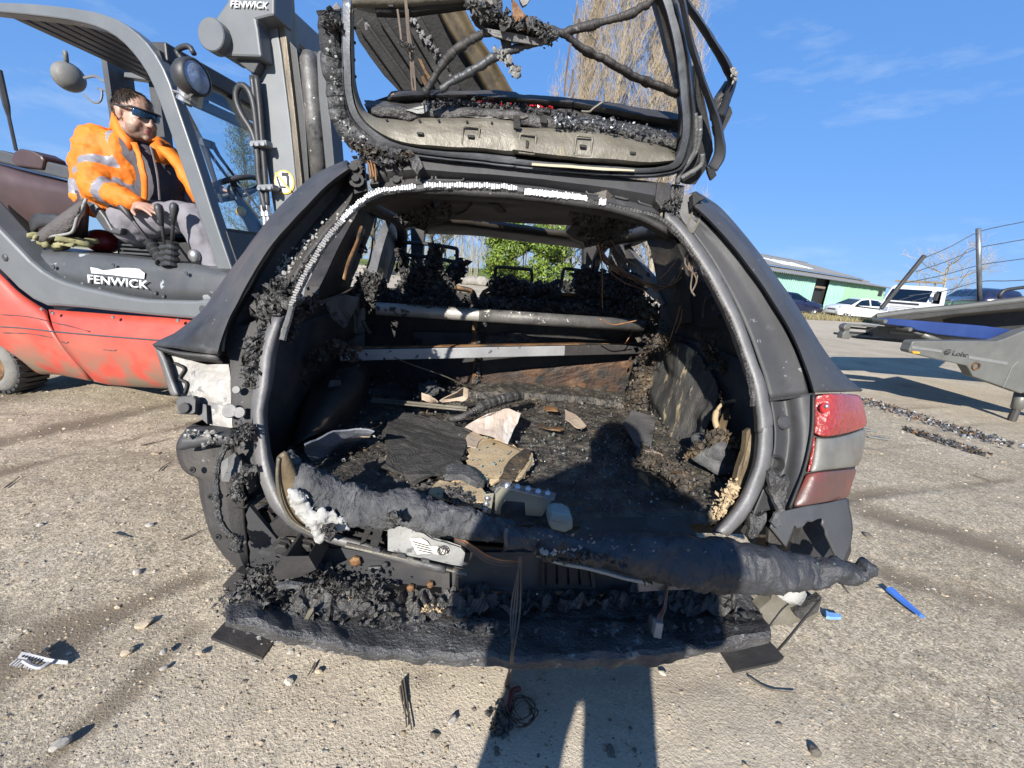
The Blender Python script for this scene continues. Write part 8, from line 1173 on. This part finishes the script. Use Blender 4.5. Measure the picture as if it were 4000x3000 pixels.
o = surf('tan_underside', [[on_y(p, .86) for p in cG((775, 935), (768, 1020), (775, 1120), (800, 1220), (850, 1310), (930, 1365))], [on_y(p, .845) for p in cG((800, 900), (820, 1000), (850, 1110), (890, 1200), (950, 1270), (1000, 1330))], [on_y(p, .855) for p in cG((830, 895), (880, 1010), (930, 1110), (1000, 1200), (1080, 1270), (1150, 1320))]], m_trimi, lt_, nv=20, nu=8, amp=.004, solid=.008)
wirep('trim_piping', [on_y(p, .838) for p in cG((775, 930), (766, 1020), (774, 1120), (800, 1222), (850, 1312), (930, 1368), (985, 1392))], .004, m_khaki, lt_, 30)
clump('felt_flakes', cG((1480, 1280), (1500, 1310), (1470, 1290)), on_y, .80, 14, 40, m_char, lt_, sz=.011)
rt_ = roll('bumper_trim', ry(cJ, (120, 232, .80), (300, 255, .795), (600, 290, .79), (900, 335, .78), (1200, 375, .77), (1500, 412, .76), (1800, 440, .755), (2000, 466, .755)) + [on_y(p, .745) for p in cM((560, 1610), (680, 1650), (790, 1640), (850, 1590), (885, 1545))], (.024, .024, .029, .037, .048, .056, .058, .055, .048, .036, .026, .016), M('soot_blue_black_trim', [(.3, (.020, .021, .024)), (.6, (.036, .037, .041)), (.8, (.06, .06, .062))], 12, .55, 0, .5, 100, [((.22, .21, .19), 40, .67, .05), ((.10, .075, .045), 4, .66, .1)]), 'long charred bumper trim lying across the right half of the sill, its end turned up', 'trim', .011)
clump('peeled_flakes', cJ((200, 220), (700, 270), (1300, 350), (1900, 400)), on_y, .735, 40, 90, m_grey, rt_, depth=.0, sz=.004); clump('peeled_shreds', cJ((500, 330), (900, 400), (1300, 470), (1700, 530)), on_y, .75, 12, 120, m_char, rt_, depth=.01, sz=.012)
for x0 in (560, 860, 1180, 1500): plate('torn_flap', on_y, .752, cJ((x0, 320 + (x0 - 560) * .13), (x0 + 150, 345 + (x0 - 560) * .13), (x0 + 190, 400 + (x0 - 560) * .13), (x0 + 120, 425 + (x0 - 560) * .13), (x0 + 40, 395 + (x0 - 560) * .13)), BX * .008, m_char, rt_, amp=.012, s=26, cuts=2, jag=.012)
wirep('torn_edge', ry(cJ, (125, 180, .772), (118, 230, .768), (125, 285, .772)), .005, m_seal, rt_, 10)
surf('pale_foam_edge', [ry(cJ, (300, 320, .81), (450, 380, .80), (650, 420, .80), (850, 470, .80), (1010, 510, .80)), ry(cJ, (310, 345, .80), (450, 395, .79), (650, 440, .79), (850, 490, .79), (1010, 518, .79))], m_ashw, rt_, nv=24, nu=5, amp=.003, solid=.008); clump('foam_crumbs', cJ((310, 330), (420, 370), (800, 390), (960, 450), (1010, 510)), on_y, .78, 16, 120, m_charb, rt_, sz=.008); clump('foam_crumbs', cJ((330, 310), (380, 340), (600, 300)), on_y, .77, 10, 30, m_ashw, rt_, sz=.006)
o = plate('aluminium_strip', on_y, .80, cJ((935, 495), (1010, 455), (1200, 495), (1480, 548), (1350, 556), (940, 566)), BX * .012, m_silver, None, amp=.004, cuts=1); o.parent = None; o.location = (0, 0, 0)
def free(o, label, cat, group=None):
    b = base_of(o.parent) if o.parent else V((0, 0, 0)); o.parent = None; o.location = b; return tag(o, label, cat, group)
free(plate('metal_strip', on_y, .80, cJ((935, 495), (1010, 455), (1200, 495), (1480, 548), (1350, 556), (940, 566)), BX * .012, m_silver, amp=.004, cuts=1), 'pale torn aluminium strip below the right half of the charred trim', 'metal scrap'); bpy.data.objects.remove(o)
# melted white foam on the left of the sill
o = MB(); [o.ball(on_y(cG(p)[0], .81), (r_ * .72, r_ * .4, r_ * .95), 12, 8) for p, r_ in (((865, 1165), .020), ((895, 1210), .022), ((935, 1260), .026), ((965, 1310), .026), ((1000, 1360), .024), ((1020, 1405), .018), ((1050, 1290), .022), ((1100, 1300), .020), ((1150, 1330), .016), ((1185, 1365), .012))]; ob = o.build('t', m_ashw); v_ = MB(); v_.v = o.v; v_.f = o.f; bpy.data.objects.remove(ob); ob = blob(v_, 'melted_foam', m_ashw, None, .0035, 1, .012, 40); tag(ob, 'melted white foam dripping over the left end of the sill', 'foam')
clump('ob', cG((1080, 1370), (1100, 1385)), on_y, .805, 20, 60, m_char, None, sz=.010); tag(free(bpy.data.objects['ob'], 'black burnt lump stuck in the melted white foam', 'char', None), kind='stuff'); bpy.data.objects['ob'].name = 'char_lump'
# inside the boot
sheet_ = lambda name, off, q, th, mat, label, cat, amp=.01, cuts=2, jag=0, lift=0: free(plate(name, on_z, off, q, V((0, 0, th)), mat, amp=amp, s=16, cuts=cuts, jag=jag), label, cat)
def tilt(name, q3, mat, label, cat, th=.003, amp=.006, nu=10, nv=12): o = loft(q3, nv, nu, amp, 14).build(name, mat, None, smooth=False, solid=th); return tag(o, label, cat)
Z = lambda z, *p: [on_z(q, z) for q in p]
tilt('cardboard', [Z(.70, *cH((170, 660), (270, 628), (370, 660))), Z(.665, *cH((90, 700), (220, 720), (335, 740))), Z(.645, *cH((30, 745), (160, 790), (290, 845)))], M('ribbed_cardboard', [(.3, (.33, .26, .21)), (.6, (.44, .36, .30)), (.8, (.50, .43, .38))], 7, .8, 0, .7, 30, [((.07, .05, .04), 6, .63, .06), ((.58, .54, .50), 4, .58, .08)], stretch=(5, .6, 1)), 'largest pinkish cardboard scrap in the middle of the boot floor', 'cardboard')
tilt('cardboard', [Z(.70, *cG((1660, 530), (1700, 540), (1760, 585))), Z(.67, *cG((1655, 575), (1710, 585), (1750, 585)))], m_card, 'small tan cardboard triangle at the back of the boot floor', 'cardboard', nu=5, nv=8); tilt('cardboard', [Z(.74, *cG((1880, 520), (1915, 503), (1945, 510))), Z(.70, *cG((1790, 555), (1860, 545), (1935, 560))), Z(.68, *cG((1750, 585), (1830, 580), (1900, 585)))], m_card, 'bent tan cardboard flap beside the small triangle', 'cardboard', nu=6, nv=10)
tilt('cardboard', [Z(.63, *cG((1940, 850), (1930, 800), (1980, 760))), Z(.63, *cG((1990, 860), (2010, 820), (2040, 800)))], m_card, 'thin singed cardboard strip near the tan insulation', 'cardboard', nu=4, nv=6)
tilt('panel_scrap', [Z(.72, *cG((930, 840), (1040, 790), (1160, 755), (1285, 748), (1360, 765))), Z(.67, *cG((925, 890), (1050, 860), (1160, 820), (1250, 800), (1330, 790))), Z(.62, *cG((970, 940), (1040, 915), (1130, 850), (1240, 825), (1300, 800)))], M('grey_blue_trim_panel', [(.3, (.13, .14, .16)), (.7, (.20, .21, .235))], 4, .6, 0, .1, 40, [((.02, .02, .02), 8, .70, .03)]), 'bent grey plastic trim strip leaning at the left side of the boot', 'trim panel', .005); o = tilt('panel_tip', [Z(.70, *cG((1285, 750), (1320, 755), (1362, 768))), Z(.675, *cG((1235, 800), (1290, 800), (1335, 800)))], m_card, 'x', 'x', .006); o.parent = bpy.data.objects['panel_scrap']; del o['category']; o['label'] = 'torn pale end'; o.location = (0, 0, .004)
m = MB(); hs_ = cr([on_z(p, z) for p, z in zip(cH((-60, 690), (0, 680), (60, 650), (150, 605), (250, 570), (370, 545)), (.63, .65, .68, .70, .71, .71))], 90); m.tube(hs_, [(.010 if i < 34 else .019) + (.003 if i % 2 and i < 34 else 0) + (abs(noise.noise(p * 40)) * .010 if i > 34 else 0) for i, p in enumerate(hs_)], 10); tag(m.build('hose', m_char), 'charred ribbed hose lying diagonally across the back of the boot floor', 'hose')
a, b = on_z(cG((1345, 575))[0], .655), on_z(cG((1935, 632))[0], .66); m = MB(); m.bar(a, b, .028, .006); m.bar(a + V((0, .006, .005)), b + V((0, .006, .005)), .010, .010); tag(m.build('metal_strip', m_khaki, None, bevel=.001), 'thin flat metal strip lying in ash in front of the cardboard scraps', 'metal strip')
for q, l in ((((640, 640), (700, 660), (740, 700), (770, 735), (740, 742), (690, 720), (650, 690)), 'curled tan scrap right of the pink cardboard'), (((510, 625), (560, 618), (605, 635), (600, 650), (545, 645)), 'small pale scrap near the seat back'), (((1120, 890), (1180, 900), (1250, 920), (1220, 925), (1140, 915)), 'tan strip at the foot of the right side trim'), (((1085, 1030), (1120, 1030), (1170, 1080), (1160, 1090), (1110, 1070)), 'small tan triangular scrap near the head shadow'), (((470, 715), (540, 735), (600, 740), (632, 760), (620, 766), (540, 755), (475, 735)), 'flat yellow brown splinter beside the insulation patch'), (((1310, 1020), (1350, 1015), (1405, 1070), (1395, 1090), (1340, 1050)), 'orange brown splinter at the right edge of the boot floor')): sheet_('scrap', FZ + .045, cH(*q), .004, R.choice([m_card, m_rust]) if 'orange' not in l and 'yellow' not in l else m_rust, l, 'scrap', .012, 1)
for q, l in ((((1640, 560), (1620, 480), (1700, 470), (1790, 520), (1760, 540)), 'grey folded scrap by the rusty seat panel'),): sheet_('scrap', .66, cG(*q), .01, m_trim, l, 'scrap', .02, 2)
# olive bracket with a row of rivets, standing on the sill
bz_ = [on_z(p, z) for p, z in zip(cH((245, 1070), (585, 1150), (575, 1185), (225, 1110)), (.70, .70, .69, .69))]; bk_ = thing('bracket', on_z(cH((300, 1270))[0], .60), 'olive metal bracket with a square cut out and a row of rivets on the sill', 'bracket'); yb = .93
def onb(p, y=yb): return on_y(p, y)
body_ = cH((150, 1150), (160, 1150), (185, 1155), (205, 1140), (215, 1110), (240, 1075), (255, 1068), (590, 1148), (580, 1185), (560, 1190), (520, 1250), (480, 1300), (300, 1270), (250, 1275), (208, 1270)); cut_ = cH((262, 1192), (395, 1200), (390, 1215), (300, 1250), (245, 1245))
m = MB(); m.prism([onb(p) for p in cH((215, 1120), (255, 1100), (575, 1172), (500, 1290), (400, 1285), (395, 1205), (262, 1192), (245, 1245), (245, 1278), (210, 1275))], BX * .004); m.build('plate', m_olive, bk_); m = MB(); m.prism([onb(p, .926) for p in cH((150, 1155), (205, 1150), (185, 1275), (130, 1270))], BX * .004); m.build('side_flange', m_olive, bk_, bevel=.001)
m = MB(); rows = [[onb(p, y) for p in cH((212, 1112), (245, 1072), (420, 1110), (590, 1148))] for y in (.955,)] + [[onb(p, .922) for p in cH((205, 1140), (240, 1105), (410, 1145), (578, 1186))]]; m.grid(rows); m.build('top_flange', m_zinc, bk_, solid=.004)
for x, y in ((288, 1096), (350, 1108), (415, 1120), (476, 1136), (535, 1148)): q = onb(cH((x, y))[0], .934); m = MB(); m.lathe(q, (NB + UZ).normalized(), [(-.003, .009), (.004, .008), (.006, .004), (.006, 0)], 12); m.build('rivet', m_zinc, bk_, smooth=True)
for x, y in ((165, 1180), (158, 1215), (150, 1250)): q = onb(cH((x, y))[0], .925); m = MB(); m.lathe(q, NB, [(-.003, .008), (.003, .007), (.005, .003), (.005, 0)], 12); m.build('rivet', m_zinc, bk_, smooth=True)
q = on_y(cH((620, 1325))[0], .90); cn = thing('connector', q - UZ * .03, 'melted pale green plug block on the sill beside the olive bracket', 'connector'); m = MB(); m_plug = M('pale_green_plastic', [(.3, (.20, .24, .22)), (.7, (.32, .36, .33))], 14, .5, 0, .4, 60); m.prism([on_y(p, .885) for p in cH((548, 1290), (580, 1270), (650, 1275), (690, 1300), (695, 1370), (640, 1395), (560, 1375), (542, 1340))], BX * .05); m.build('plug_body', m_plug, cn, bevel=.005)
for k in range(4): m = MB(); a = on_y(cH((570 + k * 26, 1285 + k * 4))[0], .882); m.box(a, (.012, .01, .022), (AX, BX, UZ)); m.build('plug_rib', m_plug, cn, bevel=.002)
m = MB(); m.tube(ry(cH, (640, 1290, .89), (645, 1265, .89), (655, 1250, .89)), [.005, .004, .002], 6); m.build('plug_pin', m_plug, cn)
# loudspeaker in the right side pocket
sc0 = on_y(cH((1580, 880))[0], 1.22); spk = thing('loudspeaker', sc0, 'burnt loudspeaker with curled paper edge in the right side pocket of the boot', 'loudspeaker'); m = MB(); sax = (UZ * .8 + NB * .5).normalized(); m.lathe(sc0, sax, [(-.02, .085), (-.01, .075), (.0, .055), (.004, .055), (.028, .044), (.030, .024), (.055, .020), (.058, 0)], 24); m.v = [p + crumple(p, .010, 22) for p in m.v]; m.build('basket', m_trim, spk, smooth=True, solid=.004)
m = MB(); ed = ry(cH, (1590, 760, 1.22), (1570, 700, 1.24), (1580, 640, 1.26), (1615, 595, 1.28), (1650, 585, 1.3), (1695, 575, 1.3)); m.tube(cr(ed, 30), [.010] * 12 + [.006] * 18, 6); m.build('paper_rim', m_sand, spk, smooth=True); plate('cone', on_y, 1.28, cH((1600, 740), (1580, 660), (1620, 600), (1690, 590), (1640, 660), (1620, 740)), BX * .006, m_black, spk, amp=.01, cuts=1); surf('stalk', [ry(cH, (1575, 770, 1.2), (1600, 700, 1.24), (1640, 620, 1.28)), ry(cH, (1610, 790, 1.2), (1640, 720, 1.24), (1670, 620, 1.28))], m_trimi, spk, nv=10, nu=5, amp=.006)
clump('cone_shreds', cH((1400, 920), (1480, 850), (1560, 800), (1640, 790), (1720, 880)), on_y, 1.2, 22, 120, m_charb, spk, sz=.014)
# hanging wire with burnt ends, white plug on the beam, loose bits on the ground
hw_ = thing('wire_bundle', on_z((1975, 2870), 0), 'burnt wires hanging from the sill to a coiled tangle on the ground', 'wires'); q0 = on_y((2030, 2200), .80); q1 = on_y((1998, 2560), .73); q2 = on_z((1975, 2690), .0)
for k in range(4): m = MB(); m.tube(cr([q0 + V((R.gauss(0, .004), 0, .02)), q0.lerp(q1, .5) + V((R.gauss(0, .006), -.005, 0)), q1 + V((R.gauss(0, .003), -.012, 0)), q2 + V((R.gauss(0, .004), -.004, .02)), q2 + V((0, 0, .004))], 30), .0022, 5); m.build('wire', m_wire, hw_)
for k in range(6): c = on_z((2035 + R.uniform(-8, 8), 2790 + R.uniform(-10, 10)), .008); r_ = R.uniform(.018, .05); m = MB(); a0 = R.uniform(0, 6); m.tube([c + V((cos(a0 + i * .30) * r_ * (1 + .1 * sin(i)), sin(a0 + i * .30) * r_, .006 + .012 * abs(sin(i * .4 + k)))) for i in range(22)], .0018, 5); m.build('wire_coil', m_wire, hw_)
m = MB(); m.tube(cr([on_z(p, z) for p, z in ((on, zz) for on, zz in (((2030, 2690), .012), ((2000, 2700), .02), ((1990, 2740), .02), ((1985, 2790), .012)))], 16), .008, 7); m.build('red_sleeve', M('burnt_red_sleeve', [(.3, (.09, .02, .02)), (.7, (.2, .05, .045))], 20, .6), hw_, smooth=True)
clump('burnt_plug', [(1960, 2800), (1955, 2850), (1975, 2830), (1945, 2780)], on_z, .015, 34, 140, m_char, hw_, depth=.012, sz=.009); clump('pale_plug_end', [(1955, 2770), (1965, 2785)], on_z, .018, 16, 30, m_khaki, hw_, depth=.008, sz=.007)
wp = thing('wire_plug', on_y(cJ((1060, 800))[0], .765), 'small white connector block hanging on a red wire over the bumper beam', 'connector'); m = MB(); m.prism([on_y(p, .755) for p in cJ((1048, 765), (1095, 772), (1080, 865), (1032, 855))], BX * .02); m.build('plug_body', m_white, wp, bevel=.002); m = MB(); m.prism([on_y(p, .77) for p in cJ((1015, 740), (1035, 730), (1045, 765), (1032, 850), (1012, 820))], BX * .012); m.build('plug_flap', m_trim, wp)
for k in range(3): m = MB(); m.tube(cr(ry(cJ, (1060 + k * 10, 770, .76), (1060 + k * 12, 720, .77), (1095 + k * 5, 670, .78), (1110, 600, .79), (1125, 500, .80), (1140, 400, .80)), 24), .0028, 5); m.build('wire', m_redlens2 if k < 2 else m_wire, wp)
sw2 = thing('sill_wires', on_y(cI((1720, 260))[0], .84), 'yellow and red wires spilling from the sill beside the paper label', 'wires')
for k in range(6): m = MB(); m.tube(cr(ry(cI, (1700, 240 + k * 4, .85), (1760, 255 + k * 6, .82), (1830, 300 + k * 8, .81), (1900, 345 + k * 8, .81), (1990, 375 + k * 6, .81), (2120, 380 + k * 5, .82)), 24), .0024, 5); m.build('wire', (m_copper, m_redlens2, m_wire, m_wire, m_rubber, m_wire)[k], sw2, smooth=True)
for q, l, mt in ((((3458, 2305), (3480, 2300), (3580, 2395), (3608, 2420), (3590, 2412)), 'longer bright blue plastic splinter right of the wreck', m_blue), (((3222, 2392), (3235, 2400), (3282, 2408), (3285, 2420), (3240, 2420), (3225, 2415)), 'short pale blue plastic piece nearer the bumper corner', None)):
    mt = mt or M('pale_blue_plastic', [(.3, (.12, .26, .55)), (.7, (.2, .36, .65))], 9, .4); o = sheet([on_z(p, .006) for p in q], V((0, 0, .012)), 1, .004).build('plastic_piece', mt); o.data.materials[0] = mt if mt is not m_blue else M('bright_blue_plastic', [(.3, (.04, .13, .52)), (.7, (.07, .2, .62))], 9, .35); tag(o, l, 'plastic piece', 'blue plastic pieces on the ground')
# perforated scrap
sc_ = thing('perforated_scrap', on_z((170, 2570), 0), 'pale perforated plastic strip with broken teeth lying on the gravel', 'plastic scrap'); pa = cr([on_z(p, z) for p, z in zip(cL((140, 905), (230, 925), (330, 950), (440, 965)), (.026, .024, .018, .008))], 30); m = MB(); m.grid([pa, [p + V((.002, -.014 * (1 - i / 44), -.008)) for i, p in enumerate(pa)]]); m_sc = M('pale_grey_plastic', [(.3, (.25, .25, .26)), (.7, (.36, .36, .37))], 14, .6, 0, .2); m.build('strip', m_sc, sc_, solid=.004)
for i in range(0, 18, 2): p = pa[i] + V((.003, -.015, -.010)); m = MB(); m.bar(p, p + V((-.005 + R.uniform(-.004, .004), -.010 - R.random() * .005, -.008)), .004, .003); m.build('tooth', m_sc, sc_)
m = MB(); a = [on_z(p, z) for p, z in zip(cL((150, 965), (200, 995), (260, 1010), (320, 975)), (.02, .02, .018, .02))]; m.tube(cr(a, 16), .005, 6); m.build('lower_rim', m_sc, sc_)
for i in range(7): p = pa[3 + i * 2] + V((.001, -.009, -.003)); m = MB(); m.ball(p, (.003, .0025, .003), 8, 5); m.build('hole', m_black, sc_)
# twigs and wires on the ground
for k, (q, l) in enumerate(((((1568, 2660), (1580, 2740), (1588, 2840)), 'leftmost dark twig of the bundle below the beam'), (((1578, 2650), (1592, 2750), (1608, 2850)), 'middle dark twig of the bundle below the beam'), (((1562, 2680), (1575, 2760), (1590, 2800)), 'shorter dark twig in the bundle below the beam'), (((1230, 2590), (1215, 2620), (1200, 2640)), 'thin straw below the left bracket plate'), (((18, 1905), (60, 1875), (75, 1860)), 'dark stick at the left edge of the yard'), (((620, 1840), (640, 1820), (668, 1805)), 'dark stick left of the torn corner panel'), (((550, 1740), (620, 1725), (665, 1712)), 'long pale straw in the dark tyre track'), (((705, 2110), (740, 2095), (790, 2070)), 'pale straw beside the bumper mount'), (((440, 2080), (470, 2090), (500, 2100)), 'green grey twig in the gravel at left'), (((3290, 2280), (3305, 2300), (3320, 2320)), 'short straw beside the pale blue plastic'), (((2925, 2645), (3000, 2690), (3110, 2705)), 'thin black wire on the ground right of the bumper plate'), (((3800, 1855), (3840, 1868), (3870, 1880)), 'dark stick on the right side of the yard'))): m = MB(); m.tube(cr([on_z(p, .008 + gh(*on_z(p, 0).to_2d())) for p in q], 12), [.0035] * 6 + [.002] * 6, 5); tag(m.build('twig' if 'wire' not in l else 'ground_wire', m_barkd if 'straw' not in l else m_khaki), l, 'twig' if 'wire' not in l else 'wire', 'twigs and straws on the ground')
m = MB(); m.tube(cr([on_y(p, .75) for p in cJ((2060, 620), (1960, 740), (1870, 850))] + [on_y(cJ((1800, 930))[0], .76)], 16), .003, 5); m.build('dangling_cord', m_black, wk)
# burnt residue trail on the right
tr_m = MB(); c0, c1 = on_z((3375, 1565), 0), on_z((3905, 1730), 0); m_sil = M('melted_aluminium', [(.3, (.22, .225, .24)), (.7, (.36, .37, .39))], 20, .55, .2, .2)
for _ in range(1000): t_ = R.random(); p = c0.lerp(c1, t_) + V((R.gauss(0, .10), R.gauss(0, .10 + .05 * sin(t_ * 3.1)), .004)); tr_m.mi = R.choices((0, 1, 2), (6, 2.6, 1.6))[0]; shard(tr_m, p, R.uniform(.008, .026), .25)
c0, c1 = on_z((3580, 1690), 0), on_z((3800, 1760), 0)
for _ in range(420): p = c0.lerp(c1, R.random()) + V((R.gauss(0, .05), R.gauss(0, .08), .003)); tr_m.mi = R.choices((0, 1, 2), (8, .5, 1))[0]; shard(tr_m, p, R.uniform(.01, .03), .2)
tag(tr_m.build('burnt_residue', [m_char, m_sil, m_rust]), 'trail of black and silver burnt residue on the ground right of the tail lamp', 'residue', kind='stuff')
for p, l in (((3380, 1680), 'flat grey splinter left of the residue trail'), ((3425, 1712), 'smaller grey splinter near the residue trail')): c = on_z(p, .01); m = MB(); m.prism([c + V(q) for q in ((-.07, .01, 0), (.02, .03, 0), (.10, -.03, 0), (.0, -.02, 0))], (0, 0, .012)); tag(m.build('grey_splinter', m_refl), l, 'scrap', 'grey splinters')
